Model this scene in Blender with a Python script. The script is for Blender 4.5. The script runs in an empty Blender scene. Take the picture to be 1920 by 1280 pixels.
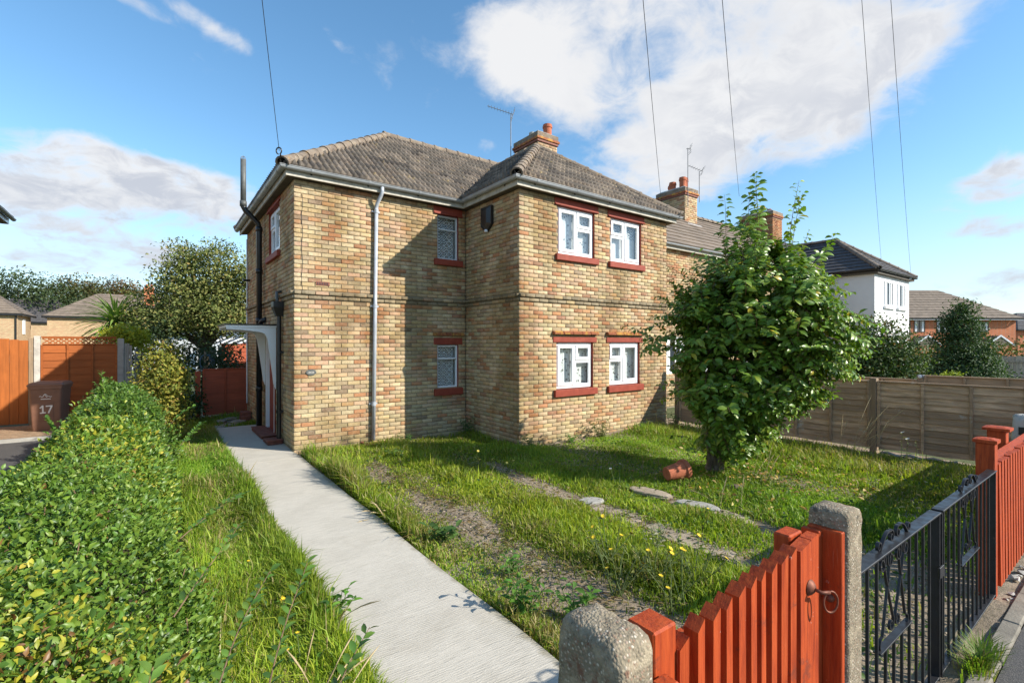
import bpy, math, random
import numpy as np
from mathutils import Vector, Matrix

random.seed(17)
rng = np.random.default_rng(17)
C = bpy.context.scene.collection
SC = bpy.context.scene
R = math.radians

# ------------------------------------------------------------------ camera, sky, sun, exposure
CAM_H = 1.87
YAW = R(36.347)
cam_d = bpy.data.cameras.new("camera")
cam = bpy.data.objects.new("camera", cam_d)
C.objects.link(cam)
cam_d.sensor_width = 36.0
cam_d.lens = 903.0 / 1920.0 * 36.0
cam_d.shift_y = 0.0015
cam_d.clip_start = 0.05
cam_d.clip_end = 3000.0
cam.location = (0, 0, CAM_H)
cam.rotation_euler = (R(90), 0, -YAW)
SC.camera = cam

SUN_TRAVEL = Vector((-0.735, 1.0, -0.745)).normalized()
SUN_EL = math.asin(-SUN_TRAVEL.z)
SUN_ROT = math.atan2(-SUN_TRAVEL.x, -SUN_TRAVEL.y)
sun_d = bpy.data.lights.new("sun", 'SUN')
sun_d.energy = 5.0
sun_d.angle = R(0.53)
sun_d.color = (1.0, 0.93, 0.82)
sun = bpy.data.objects.new("sun", sun_d)
C.objects.link(sun)
sun.rotation_euler = SUN_TRAVEL.to_track_quat('-Z', 'Y').to_euler()

SC.view_settings.view_transform = 'Standard'
SC.view_settings.look = 'None'
SC.view_settings.gamma = 1.0
SC.view_settings.use_curve_mapping = False
SC.view_settings.exposure = 0.62

def cam_dir(px, py):
    a = (px - 960.0) / 903.0
    b = -(py - 642.8) / 903.0
    c, s = math.cos(YAW), math.sin(YAW)
    return (a * c + s, -a * s + c, b)

def az_el(px, py):
    d = cam_dir(px, py)
    return math.atan2(d[0], d[1]), math.atan2(d[2], math.hypot(d[0], d[1]))

def build_world():
    w = bpy.data.worlds.new("World")
    SC.world = w
    w.use_nodes = True
    nt = w.node_tree
    N, L = nt.nodes, nt.links
    N.clear()
    def M(op, a, b=None, clamp=False):
        n = N.new('ShaderNodeMath'); n.operation = op; n.use_clamp = clamp
        for i, v in enumerate((a, b)):
            if v is None: continue
            if isinstance(v, (int, float)): n.inputs[i].default_value = v
            else: L.new(v, n.inputs[i])
        return n.outputs[0]
    def MR(v, a, b, c=0.0, d=1.0):
        n = N.new('ShaderNodeMapRange'); n.interpolation_type = 'SMOOTHSTEP'
        L.new(v, n.inputs[0])
        for i, x in enumerate((a, b, c, d)): n.inputs[i + 1].default_value = x
        return n.outputs[0]
    out = N.new('ShaderNodeOutputWorld')
    bg = N.new('ShaderNodeBackground'); bg.inputs[1].default_value = 0.15
    L.new(bg.outputs[0], out.inputs[0])
    sky = N.new('ShaderNodeTexSky'); sky.sky_type = 'NISHITA'
    sky.sun_disc = False
    sky.sun_elevation = SUN_EL
    sky.sun_rotation = SUN_ROT
    sky.air_density = 1.0; sky.dust_density = 0.15; sky.ozone_density = 2.0
    hs = N.new('ShaderNodeHueSaturation'); hs.inputs['Saturation'].default_value = 1.15
    hs.inputs['Hue'].default_value = 0.492; hs.inputs['Value'].default_value = 1.02
    L.new(sky.outputs[0], hs.inputs['Color'])
    tc = N.new('ShaderNodeTexCoord')
    sx = N.new('ShaderNodeSeparateXYZ'); L.new(tc.outputs['Generated'], sx.inputs[0])
    X, Y, Z = sx.outputs
    az = M('ARCTAN2', X, Y)
    el = M('ARCTAN2', Z, M('SQRT', M('ADD', M('MULTIPLY', X, X), M('MULTIPLY', Y, Y))))
    # cloud-plane coordinates for the noise: clouds flatten towards the horizon
    zz = M('ADD', M('MAXIMUM', Z, 0.0), 0.32)
    cb = N.new('ShaderNodeCombineXYZ')
    L.new(M('DIVIDE', X, zz), cb.inputs[0]); L.new(M('DIVIDE', Y, zz), cb.inputs[1])
    def noise(scale, detail, rough, off=0.0, dist=0.0):
        mp = N.new('ShaderNodeMapping'); mp.inputs['Location'].default_value = (off, off * 1.7, off * .3)
        L.new(cb.outputs[0], mp.inputs[0])
        n = N.new('ShaderNodeTexNoise'); n.inputs['Scale'].default_value = scale
        n.inputs['Detail'].default_value = detail; n.inputs['Roughness'].default_value = rough
        n.inputs['Distortion'].default_value = dist
        L.new(mp.outputs[0], n.inputs['Vector'])
        return n.outputs['Fac']
    n1 = noise(2.6, 9, 0.58, 3.1, 0.35)
    n2 = noise(9.0, 8, 0.62, 8.3, 0.5)
    n3 = noise(1.3, 6, 0.55, 21.0, 0.3)
    # cumulus banks that stand where the picture looks (bearing, height, size, tilt, weight)
    blobs = [
        (1010, 95, 190, 110, 0, 1.25), (1180, 40, 280, 130, 0, 1.3), (1330, 120, 220, 110, 0, 1.2), (1130, 150, 120, 60, 20, .9),
        (1500, 100, 200, 130, -5, 1.0), (1700, 75, 190, 85, 12, .92),
        (1420, 225, 210, 90, 0, .85), (1530, 255, 95, 55, 0, 1.0), (1240, 275, 150, 50, -8, .72), (1210, 345, 140, 55, 0, .80),
        (1340, 330, 130, 60, 0, .62),
        (215, 318, 215, 50, -6, 1.15), (110, 345, 165, 50, 0, 1.0), (390, 350, 145, 48, -8, 1.0), (150, 262, 70, 26, 0, .7),
        (140, 430, 330, 40, 0, .62), (420, 410, 200, 42, -5, .65), (150, 495, 320, 38, 0, .78), (30, 350, 120, 60, 0, .8), (350, 480, 160, 30, 0, .6),
        (380, 40, 160, 26, -17, .78), (250, 5, 120, 22, -10, .75), (620, 65, 70, 22, -35, .55), (560, 75, 120, 14, -25, .5),
        (640, 262, 90, 26, 0, .6), (915, 268, 36, 22, 0, .62), (790, 268, 60, 18, 0, .45),
        (1860, 345, 130, 45, 14, 1.05), (1930, 330, 120, 55, 0, .95), (1830, 430, 120, 24, 8, .98), (1890, 425, 60, 28, 0, .8),
        (1880, 520, 100, 26, 0, .82), (1700, 560, 300, 30, 0, .4),
    ]
    acc = None
    for (px, py, sxp, syp, rot, wt) in blobs:
        a0, e0 = az_el(px, py)
        d = cam_dir(px, py)
        f = 1.0 / math.sqrt(d[0] ** 2 + d[1] ** 2 + d[2] ** 2)      # pixels to radians shrink off axis
        sa = .84 * sxp / 903.0 * f * (f / max(.3, math.cos(e0))) ** .5
        se = .84 * syp / 903.0 * f
        da = M('SUBTRACT', az, a0); de = M('SUBTRACT', el, e0)
        cr, sr = math.cos(R(rot)), math.sin(R(rot))
        p = M('DIVIDE', M('ADD', M('MULTIPLY', da, cr), M('MULTIPLY', de, sr)), sa)
        q = M('DIVIDE', M('SUBTRACT', M('MULTIPLY', de, cr), M('MULTIPLY', da, sr)), se)
        g = M('MULTIPLY', M('POWER', 2.718, M('MULTIPLY', M('ADD', M('MULTIPLY', p, p), M('MULTIPLY', q, q)), -1.0)), wt)
        acc = g if acc is None else M('MAXIMUM', acc, g) if False else M('ADD', acc, g)
    acc = M('MINIMUM', acc, 1.08)
    # elsewhere round the sky the same kind of broken cloud goes on
    fwd = M('ADD', M('MULTIPLY', X, math.sin(YAW)), M('MULTIPLY', Y, math.cos(YAW)))
    away = MR(fwd, 0.62, 0.30)
    general = M('MULTIPLY', MR(n3, 0.46, 0.62), 0.95)
    acc = M('ADD', acc, M('MULTIPLY', general, away))
    fbm = M('ADD', M('MULTIPLY', n1, 0.68), M('MULTIPLY', n2, 0.32))
    dens = M('ADD', acc, M('MULTIPLY', M('SUBTRACT', fbm, 0.5), 3.6))
    cov = MR(dens, 0.40, 1.18)
    cov = M('MULTIPLY', cov, MR(Z, -0.02, 0.05))
    # sunlit tops and greyer, violet undersides
    core = MR(M('ADD', dens, M('MULTIPLY', M('SUBTRACT', n2, .5), 2.6)), 0.65, 1.75)
    shade = M('MULTIPLY', core, MR(M('SUBTRACT', n3, M('MULTIPLY', Z, 0.20)), 0.22, 0.52))
    cm = N.new('ShaderNodeMix'); cm.data_type = 'RGBA'
    L.new(shade, cm.inputs['Factor'])
    cm.inputs['A'].default_value = (3.95, 3.95, 3.98, 1)
    cm.inputs['B'].default_value = (2.62, 2.74, 3.05, 1)
    lowc = N.new('ShaderNodeMix'); lowc.data_type = 'RGBA'
    L.new(MR(Z, 0.30, 0.06), lowc.inputs['Factor'])
    L.new(cm.outputs['Result'], lowc.inputs['A'])
    lowc.inputs['B'].default_value = (2.75, 2.9, 3.25, 1)
    hz = N.new('ShaderNodeMix'); hz.data_type = 'RGBA'      # pale air low down, all the way round
    L.new(MR(Z, 0.30, -0.02, 0.0, 0.66), hz.inputs['Factor'])
    L.new(hs.outputs[0], hz.inputs['A']); hz.inputs['B'].default_value = (2.75, 3.2, 3.75, 1)
    mx = N.new('ShaderNodeMix'); mx.data_type = 'RGBA'
    L.new(M('MULTIPLY', cov, 0.96), mx.inputs['Factor'])
    L.new(hz.outputs['Result'], mx.inputs['A'])
    L.new(lowc.outputs['Result'], mx.inputs['B'])
    L.new(mx.outputs['Result'], bg.inputs[0])
build_world()

# ------------------------------------------------------------------ small tools
def px_of(P):
    """photo pixel (1920 wide) and depth of world points, to choose which pieces show largest"""
    P = np.asarray(P, float).reshape(-1, 3)
    c, s = math.cos(YAW), math.sin(YAW)
    r = P[:, 0] * c - P[:, 1] * s
    w = P[:, 0] * s + P[:, 1] * c
    w = np.where(np.abs(w) < 1e-3, 1e-3, w)
    return 960 + 903 * r / w, 642.8 - 903 * (P[:, 2] - CAM_H) / w, w

def in_frame(P, m=0):
    u, v, w = px_of(P)
    return (w > .2) & (u > -m) & (u < 1920 + m) & (v > -m) & (v < 1280 + m)

def sn(x, y, scale, seed, n=7):
    """smooth pseudo noise, about -1..1"""
    g = np.random.default_rng(seed)
    x = np.asarray(x, float); y = np.asarray(y, float)
    t = np.zeros_like(x)
    for i in range(n):
        a = g.uniform(0, 2 * math.pi); f = scale * g.uniform(.55, 1.6)
        t = t + np.sin((x * math.cos(a) + y * math.sin(a)) * f + g.uniform(0, 6.28))
    return t / math.sqrt(n * 1.1)

class MB:
    def __init__(s):
        s.v = []; s.f = []; s.c = []
        s.col = None
    def add(s, verts, faces, col=None):
        b = len(s.v)
        s.v.extend([tuple(p) for p in verts])
        s.f.extend([tuple(b + i for i in f) for f in faces])
        c = col if col is not None else s.col
        s.c.extend([c or (1, 1, 1)] * len(verts))
        return s
    def obox(s, c, ax, half, ch=0.0, col=None):
        """box: centre, three unit axes, half sizes, chamfer"""
        c = Vector(c); A = [Vector(a) for a in ax]
        hx, hy, hz = half
        if ch <= 0:
            vs = [c + A[0] * (sx * hx) + A[1] * (sy * hy) + A[2] * (sz * hz) for sx in (-1, 1) for sy in (-1, 1) for sz in (-1, 1)]
            fs = [(0, 1, 3, 2), (4, 6, 7, 5), (0, 4, 5, 1), (2, 3, 7, 6), (0, 2, 6, 4), (1, 5, 7, 3)]
            return s.add(vs, fs, col)
        ch = min(ch, hx * .9, hy * .9, hz * .9)
        vs = []; idx = {}
        for sx in (-1, 1):
            for sy in (-1, 1):
                for sz in (-1, 1):
                    for k in range(3):
                        h = [hx - ch, hy - ch, hz - ch]
                        h[k] = (hx, hy, hz)[k]
                        idx[(sx, sy, sz, k)] = len(vs)
                        vs.append(c + A[0] * (sx * h[0]) + A[1] * (sy * h[1]) + A[2] * (sz * h[2]))
        fs = []
        for k in range(3):
            o = [j for j in range(3) if j != k]
            for sg in (-1, 1):
                q = []
                for (a, b) in ((-1, -1), (1, -1), (1, 1), (-1, 1)):
                    t = [0, 0, 0]; t[k] = sg; t[o[0]] = a; t[o[1]] = b
                    q.append(idx[(t[0], t[1], t[2], k)])
                flip = (sg > 0) == (k != 1)
                fs.append(tuple(q) if flip else tuple(reversed(q)))
        for k in range(3):                                   # edges along axis k
            o = [j for j in range(3) if j != k]
            for a in (-1, 1):
                for b in (-1, 1):
                    t0 = [0, 0, 0]; t0[o[0]] = a; t0[o[1]] = b
                    t1 = list(t0); t0[k] = -1; t1[k] = 1
                    q = (idx[(*t0, o[0])], idx[(*t1, o[0])], idx[(*t1, o[1])], idx[(*t0, o[1])])
                    fs.append(q)
        for sx in (-1, 1):
            for sy in (-1, 1):
                for sz in (-1, 1):
                    fs.append((idx[(sx, sy, sz, 0)], idx[(sx, sy, sz, 1)], idx[(sx, sy, sz, 2)]))
        return s.add(vs, fs, col)
    def box(s, p0, p1, ch=0.0, col=None):
        c = [(a + b) / 2 for a, b in zip(p0, p1)]
        h = [abs(b - a) / 2 for a, b in zip(p0, p1)]
        return s.obox(c, ((1, 0, 0), (0, 1, 0), (0, 0, 1)), h, ch, col)
    def tube(s, pts, r, n=8, cap=True, col=None):
        pts = [Vector(p) for p in pts]
        rs = r if isinstance(r, (list, tuple)) else [r] * len(pts)
        rings = []; up = None; vs = []
        for i, p in enumerate(pts):
            d = (pts[min(i + 1, len(pts) - 1)] - pts[max(i - 1, 0)]).normalized()
            if up is None:
                up = Vector((0, 0, 1)) if abs(d.z) < .9 else Vector((1, 0, 0))
            x = d.cross(up); x = x.normalized() if x.length > 1e-6 else d.orthogonal().normalized()
            up = x.cross(d).normalized()
            for k in range(n):
                a = 2 * math.pi * k / n
                vs.append(p + (x * math.cos(a) + up * math.sin(a)) * rs[i])
        fs = []
        for i in range(len(pts) - 1):
            for k in range(n):
                fs.append((i * n + k, i * n + (k + 1) % n, (i + 1) * n + (k + 1) % n, (i + 1) * n + k))
        if cap:
            fs.append(tuple(range(n - 1, -1, -1))); b = (len(pts) - 1) * n
            fs.append(tuple(range(b, b + n)))
        return s.add(vs, fs, col)
    def lathe(s, c, prof, n=16, axis=(0, 0, 1), col=None):
        c = Vector(c); ax = Vector(axis).normalized(); x = ax.orthogonal().normalized(); y = ax.cross(x)
        vs = []
        for (r, z) in prof:
            for k in range(n):
                a = 2 * math.pi * k / n
                vs.append(c + ax * z + (x * math.cos(a) + y * math.sin(a)) * r)
        fs = []
        for i in range(len(prof) - 1):
            for k in range(n):
                fs.append((i * n + k, i * n + (k + 1) % n, (i + 1) * n + (k + 1) % n, (i + 1) * n + k))
        return s.add(vs, fs, col)
    def prism(s, poly, ext, col=None):
        """polygon (list of 3D points) pushed along ext"""
        n = len(poly); e = Vector(ext)
        vs = [Vector(p) for p in poly] + [Vector(p) + e for p in poly]
        fs = [tuple(range(n - 1, -1, -1)), tuple(range(n, 2 * n))]
        for i in range(n):
            fs.append((i, (i + 1) % n, n + (i + 1) % n, n + i))
        return s.add(vs, fs, col)
    def sweep(s, path, prof, side, col=None, closed=False):
        """2D profile (a, b) swept along a path; a along `side[i]`, b along z"""
        vs = []; m = len(prof)
        for p, sd in zip(path, side):
            p = Vector(p); sd = Vector(sd)
            for (a, b) in prof: vs.append(p + sd * a + Vector((0, 0, b)))
        fs = []
        for i in range(len(path) - 1):
            for k in range(m if closed else m - 1):
                fs.append((i * m + k, i * m + (k + 1) % m, (i + 1) * m + (k + 1) % m, (i + 1) * m + k))
        return s.add(vs, fs, col)
    def mesh(s, name, off=(0, 0, 0), smooth=False):
        me = bpy.data.meshes.new(name)
        o = Vector(off)
        me.from_pydata([tuple(Vector(p) - o) for p in s.v], [], s.f)
        if any(c != (1, 1, 1) for c in s.c):
            at = me.color_attributes.new('col', 'FLOAT_COLOR', 'POINT')
            a = np.ones((len(s.v), 4), np.float32); a[:, :3] = np.array(s.c, np.float32)
            at.data.foreach_set('color', a.ravel())
        if smooth:
            me.polygons.foreach_set('use_smooth', [True] * len(me.polygons))
        fix_normals(me)
        return me
    def build(s, name, mat, parent=None, smooth=False, kind=None, label=None):
        off = base_of(parent)
        me = s.mesh(name, off, smooth)
        return link(name, me, mat, parent, kind, label)

def fix_normals(me):
    import bmesh
    bm = bmesh.new(); bm.from_mesh(me)
    bmesh.ops.recalc_face_normals(bm, faces=bm.faces)
    bm.to_mesh(me); bm.free()

def base_of(parent):
    o = Vector((0, 0, 0))
    while parent is not None:
        o += Vector(parent.location); parent = parent.parent
    return o

def link(name, me, mat, parent=None, kind=None, label=None, loc=None):
    o = bpy.data.objects.new(name, me)
    C.objects.link(o)
    if mat is not None and me is not None and len(me.materials) == 0: me.materials.append(mat)
    if parent is not None: o.parent = parent
    if loc is not None: o.location = loc
    if kind: o['kind'] = kind
    if label: o['label'] = label
    return o

def thing(name, label, cat, loc=(0, 0, 0), group=None, kind=None):
    o = bpy.data.objects.new(name, None); C.objects.link(o)
    o.empty_display_size = .1
    o.location = loc; o['label'] = label; o['category'] = cat
    if group: o['group'] = group
    if kind: o['kind'] = kind
    return o

def tag(o, label, cat, group=None):
    o['label'] = label; o['category'] = cat
    if group: o['group'] = group
    return o

def np_mesh(name, V, F, col=None, smooth=False, off=(0, 0, 0)):
    """V (n,3); F list of int arrays (m,k)"""
    me = bpy.data.meshes.new(name)
    V = np.asarray(V, np.float32) - np.asarray(off, np.float32)
    me.vertices.add(len(V)); me.vertices.foreach_set('co', V.ravel())
    F = [np.asarray(f, np.int32) for f in F if len(f)]
    nl = sum(f.size for f in F); npoly = sum(len(f) for f in F)
    me.loops.add(nl); me.polygons.add(npoly)
    me.loops.foreach_set('vertex_index', np.concatenate([f.ravel() for f in F]))
    tot = np.concatenate([np.full(len(f), f.shape[1], np.int32) for f in F])
    st = np.zeros(npoly, np.int32); st[1:] = np.cumsum(tot)[:-1]
    me.polygons.foreach_set('loop_start', st); me.polygons.foreach_set('loop_total', tot)
    if smooth: me.polygons.foreach_set('use_smooth', np.ones(npoly, bool))
    if col is not None:
        at = me.color_attributes.new('col', 'FLOAT_COLOR', 'POINT')
        a = np.ones((len(V), 4), np.float32); a[:, :3] = col
        at.data.foreach_set('color', a.ravel())
    me.update(calc_edges=True); me.validate()
    return me

# ------------------------------------------------------------------ materials
MAT = {}
class NT:
    def __init__(s, name):
        s.m = bpy.data.materials.new(name); s.m.use_nodes = True
        s.t = s.m.node_tree; s.N = s.t.nodes; s.L = s.t.links
        s.b = s.N['Principled BSDF']; s.out = s.N['Material Output']
        MAT[name] = s.m
    def set(s, inp, v):
        if isinstance(v, (int, float, tuple)): s.b.inputs[inp].default_value = v
        else: s.L.new(v, s.b.inputs[inp])
    def pos(s, scale=(1, 1, 1), kind='Position'):
        g = s.N.new('ShaderNodeNewGeometry')
        mp = s.N.new('ShaderNodeMapping'); mp.inputs['Scale'].default_value = scale
        s.L.new(g.outputs['Position'], mp.inputs[0]); return mp.outputs[0]
    def noise(s, vec, scale, detail=5, rough=.55, dist=0.0):
        n = s.N.new('ShaderNodeTexNoise'); s.L.new(vec, n.inputs['Vector'])
        n.inputs['Scale'].default_value = scale; n.inputs['Detail'].default_value = detail
        n.inputs['Roughness'].default_value = rough; n.inputs['Distortion'].default_value = dist
        return n.outputs['Fac']
    def vor(s, vec, scale, feat='F1', out='Distance'):
        n = s.N.new('ShaderNodeTexVoronoi'); n.feature = feat; s.L.new(vec, n.inputs['Vector'])
        n.inputs['Scale'].default_value = scale; return n.outputs[out]
    def ramp(s, fac, stops):
        n = s.N.new('ShaderNodeValToRGB'); s.L.new(fac, n.inputs[0])
        e = n.color_ramp.elements
        while len(e) < len(stops): e.new(.5)
        for el, (p, c) in zip(e, stops):
            el.position = p; el.color = (*c, 1) if len(c) == 3 else c
        return n.outputs[0]
    def mr(s, v, a, b, c=0.0, d=1.0):
        n = s.N.new('ShaderNodeMapRange'); n.interpolation_type = 'SMOOTHSTEP'; s.L.new(v, n.inputs[0])
        for i, x in enumerate((a, b, c, d)): n.inputs[i + 1].default_value = x
        return n.outputs[0]
    def mix(s, f, a, b, mode='MIX'):
        n = s.N.new('ShaderNodeMix'); n.data_type = 'RGBA'; n.blend_type = mode
        for i, v in (('Factor', f), ('A', a), ('B', b)):
            if isinstance(v, (int, float)): n.inputs[i].default_value = v
            elif isinstance(v, tuple): n.inputs[i].default_value = (*v, 1) if len(v) == 3 else v
            else: s.L.new(v, n.inputs[i])
        return n.outputs['Result']
    def math(s, op, a, b=0.0):
        n = s.N.new('ShaderNodeMath'); n.operation = op
        for i, v in enumerate((a, b)):
            if isinstance(v, (int, float)): n.inputs[i].default_value = v
            else: s.L.new(v, n.inputs[i])
        return n.outputs[0]
    def attr(s, name='col'):
        n = s.N.new('ShaderNodeAttribute'); n.attribute_name = name; return n.outputs['Color']
    def objrand(s):
        return s.N.new('ShaderNodeObjectInfo').outputs['Random']
    def bump(s, h, strength=.3, dist=.01):
        n = s.N.new('ShaderNodeBump'); n.inputs['Strength'].default_value = strength
        n.inputs['Distance'].default_value = dist; s.L.new(h, n.inputs['Height'])
        s.L.new(n.outputs[0], s.b.inputs['Normal'])
    def vary(s, base, amt=.25, scale=3, vec=None):
        """lighter and darker mottling of one colour"""
        vec = vec or s.pos()
        f = s.noise(vec, scale, 6, .6)
        lo = tuple(max(0, c * (1 - amt)) for c in base); hi = tuple(min(1, c * (1 + amt)) for c in base)
        return s.ramp(f, [(.3, lo), (.7, hi)])

def simple(name, col, rough=.6, amt=.12, scale=6, bump=0.0, bscale=60, spec=.5, metal=0.0):
    t = NT(name); p = t.pos()
    t.set('Base Color', t.vary(col, amt, scale, p)); t.set('Roughness', rough)
    t.set('Specular IOR Level', spec); t.set('Metallic', metal)
    if bump: t.bump(t.noise(p, bscale, 4, .6), bump, .01)
    return t.m

def wood(name, col, grain_scale, amt=.28, rough=.7, wear=None, objvar=.25, bump=.25, rings=26):
    """boards: grain is stretched along the long way of the boards"""
    t = NT(name); p = t.pos(grain_scale)
    g = t.noise(p, rings, 7, .62, .4); g2 = t.noise(t.pos(), 2.3, 4, .6)
    lo = tuple(c * (1 - amt) for c in col); hi = tuple(min(1, c * (1 + amt)) for c in col)
    c = t.ramp(g, [(.28, lo), (.72, hi)])
    c = t.mix(t.mr(g2, .35, .75, 0, .5), c, tuple(x * .62 for x in col))
    if objvar:
        c = t.mix(t.mr(t.objrand(), 0, 1, 0, objvar), c, tuple(x * .45 for x in col))
    if wear is not None:
        w = t.mr(t.noise(t.pos(), 5.0, 7, .68), .60, .70)
        c = t.mix(t.math('MULTIPLY', w, .75), c, wear)
    t.set('Base Color', c); t.set('Roughness', rough); t.set('Specular IOR Level', .35)
    t.bump(g, bump, .006)
    return t.m

def leafmat(name, rough=.45, trans=.35, spec=.45):
    t = NT(name)
    a = t.attr('col')
    f = t.noise(t.pos(), 35, 3, .5)
    c = t.mix(t.mr(f, .3, .7, 0, .35), a, t.mix(1.0, a, (.62, .66, .5), 'MULTIPLY'))
    t.set('Base Color', c); t.set('Roughness', rough); t.set('Specular IOR Level', spec)
    tr = t.N.new('ShaderNodeBsdfTranslucent')
    t.L.new(t.mix(1.0, c, (1.15, 1.25, .5), 'MULTIPLY'), tr.inputs[0])
    ms = t.N.new('ShaderNodeMixShader'); ms.inputs[0].default_value = trans
    t.L.new(t.b.outputs[0], ms.inputs[1]); t.L.new(tr.outputs[0], ms.inputs[2])
    t.L.new(ms.outputs[0], t.out.inputs[0])
    return t.m

def make_materials():
    # bricks: every brick brings its own clay colour; weathering stains run over all of them
    t = NT('brick_clay'); p = t.pos()
    a = t.attr('col')
    fine = t.noise(p, 42, 5, .7); mid = t.noise(p, 9, 5, .6); big = t.noise(t.pos((1, 1, .45)), 1.05, 6, .62)
    c = t.mix(t.mr(fine, .3, .75, 0, .55), a, t.mix(1.0, a, (.52, .46, .40), 'MULTIPLY'))
    c = t.mix(t.mr(mid, .50, .70, 0, .5), c, (.40, .31, .185))
    c = t.mix(t.mr(big, .44, .62, 0, .75), c, t.mix(1.0, c, (.56, .50, .39), 'MULTIPLY'))
    c = t.mix(t.mr(t.noise(p, 24, 6, .75), .56, .68, 0, .55), c, t.mix(1.0, c, (.40, .34, .26), 'MULTIPLY'))
    # burnt and rusty blotches inside and across bricks
    c = t.mix(t.mr(t.noise(t.pos((1, 1, 1.6)), 11, 6, .72), .55, .66, 0, .42), c, (.43, .235, .105))
    c = t.mix(t.mr(t.noise(t.pos((1, 1, 2.2)), 17, 6, .75), .57, .68, 0, .60), c, (.235, .185, .115))
    c = t.mix(t.mr(t.noise(t.pos((1.2, 1.2, 2)), 19, 5, .7, .4), .58, .68, 0, .40), c, (.62, .53, .385))
    # run-off streaks, and damp with green algae low down on the wall
    c = t.mix(t.mr(t.noise(t.pos((7, 7, .55)), 1.0, 5, .6), .56, .74, 0, .55), c, t.mix(1.0, c, (.55, .52, .44), 'MULTIPLY'))
    sx = t.N.new('ShaderNodeSeparateXYZ'); t.L.new(p, sx.inputs[0])
    low = t.mr(t.math('ADD', sx.outputs[2], t.math('MULTIPLY', t.noise(p, 3.0, 5, .6), .5)), .62, .22)
    c = t.mix(t.math('MULTIPLY', low, .45), c, (.30, .25, .125))
    t.set('Base Color', c); t.set('Roughness', .88); t.set('Specular IOR Level', .25)
    t.bump(t.noise(p, 75, 4, .65), .45, .006)
    t = NT('mortar'); p = t.pos()
    t.set('Base Color', t.ramp(t.noise(p, 8, 6, .6), [(.3, (.17, .145, .10)), (.7, (.30, .255, .18))])); t.set('Roughness', .95)
    t.bump(t.noise(p, 120, 3, .6), .4, .004)
    # roof tiles with lichen
    t = NT('roof_tile'); p = t.pos()
    a = t.attr('col')
    c = t.mix(t.mr(t.noise(p, 14, 6, .65), .35, .7, 0, .6), a, t.mix(1.0, a, (.55, .53, .50), 'MULTIPLY'))
    c = t.mix(t.mr(t.noise(p, 5.5, 7, .7), .60, .68, 0, .55), c, (.36, .27, .10))
    c = t.mix(t.mr(t.noise(p, 8.5, 7, .7), .62, .68, 0, .55), c, (.34, .34, .28))
    t.set('Base Color', c); t.set('Roughness', .9); t.set('Specular IOR Level', .25); t.bump(t.noise(p, 90, 4, .7), .5, .008)
    t = NT('hip_tile'); p = t.pos()
    c = t.ramp(t.noise(p, 6, 6, .65), [(.25, (.12, .09, .07)), (.5, (.20, .155, .115)), (.75, (.28, .235, .175))])
    c = t.mix(t.mr(t.noise(p, 9, 6, .7), .56, .66, 0, .6), c, (.36, .23, .09))
    c = t.mix(t.mr(t.noise(p, 15, 6, .7), .60, .66, 0, .8), c, (.45, .45, .38))
    t.set('Base Color', c); t.set('Roughness', .92); t.bump(t.noise(p, 70, 4, .7), .5, .01)
    simple('roof_far', (.19, .15, .115), .9, .3, 2.0, .4, 30)
    simple('roof_slate', (.075, .07, .07), .7, .3, 5.0, .4, 30)
    simple('lead', (.16, .165, .17), .6, .2)
    simple('upvc', (.80, .81, .82), .28, .04, 2.0)
    simple('old_white_paint', (.62, .63, .62), .45, .10, 9.0)
    simple('gutter_grey', (.34, .36, .375), .38, .16, 4.0)
    simple('pipe_grey', (.40, .43, .47), .35, .12, 6.0)
    t = NT('fascia_paint'); p = t.pos()
    c = t.ramp(t.noise(p, 7, 7, .68), [(.3, (.27, .25, .20)), (.55, (.47, .44, .37)), (.75, (.56, .53, .46))])
    t.set('Base Color', c); t.set('Roughness', .7)
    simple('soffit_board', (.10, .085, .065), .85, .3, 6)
    simple('black_plastic', (.014, .014, .015), .35, .3, 6)
    simple('vent_grey', (.10, .105, .10), .55, .25, 8)
    t = NT('red_paint'); p = t.pos()
    c = t.ramp(t.noise(p, 9, 7, .66), [(.25, (.20, .034, .018)), (.6, (.29, .055, .030)), (.8, (.34, .10, .065))])
    t.set('Base Color', c); t.set('Roughness', .62); t.set('Specular IOR Level', .3); t.bump(t.noise(p, 60, 4, .6), .3, .004)
    t = NT('hood_tile'); p = t.pos()
    c = t.ramp(t.noise(p, 12, 6, .65), [(.3, (.22, .06, .03)), (.6, (.34, .12, .05))])
    c = t.mix(t.mr(t.noise(p, 7, 6, .7), .48, .60), c, (.46, .24, .05))
    t.set('Base Color', c); t.set('Roughness', .9); t.bump(t.noise(p, 70, 4, .6), .4, .006)
    # window glass: clear with a real mirror reflection at grazing angles
    t = NT('glass')
    t.N.remove(t.b)
    lw = t.N.new('ShaderNodeLayerWeight'); lw.inputs['Blend'].default_value = .5      # same from either side of the sheet
    fr = t.math('ADD', t.math('MULTIPLY', t.math('POWER', lw.outputs['Facing'], 4.0), .80), .10)
    tr = t.N.new('ShaderNodeBsdfTransparent'); tr.inputs[0].default_value = (.86, .90, .90, 1)
    gl = t.N.new('ShaderNodeBsdfGlossy'); gl.inputs['Roughness'].default_value = .015
    gl.inputs[0].default_value = (.95, .97, 1, 1)
    ms = t.N.new('ShaderNodeMixShader')
    t.L.new(fr, ms.inputs[0]); t.L.new(tr.outputs[0], ms.inputs[1]); t.L.new(gl.outputs[0], ms.inputs[2])
    t.L.new(ms.outputs[0], t.out.inputs[0])
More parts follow.
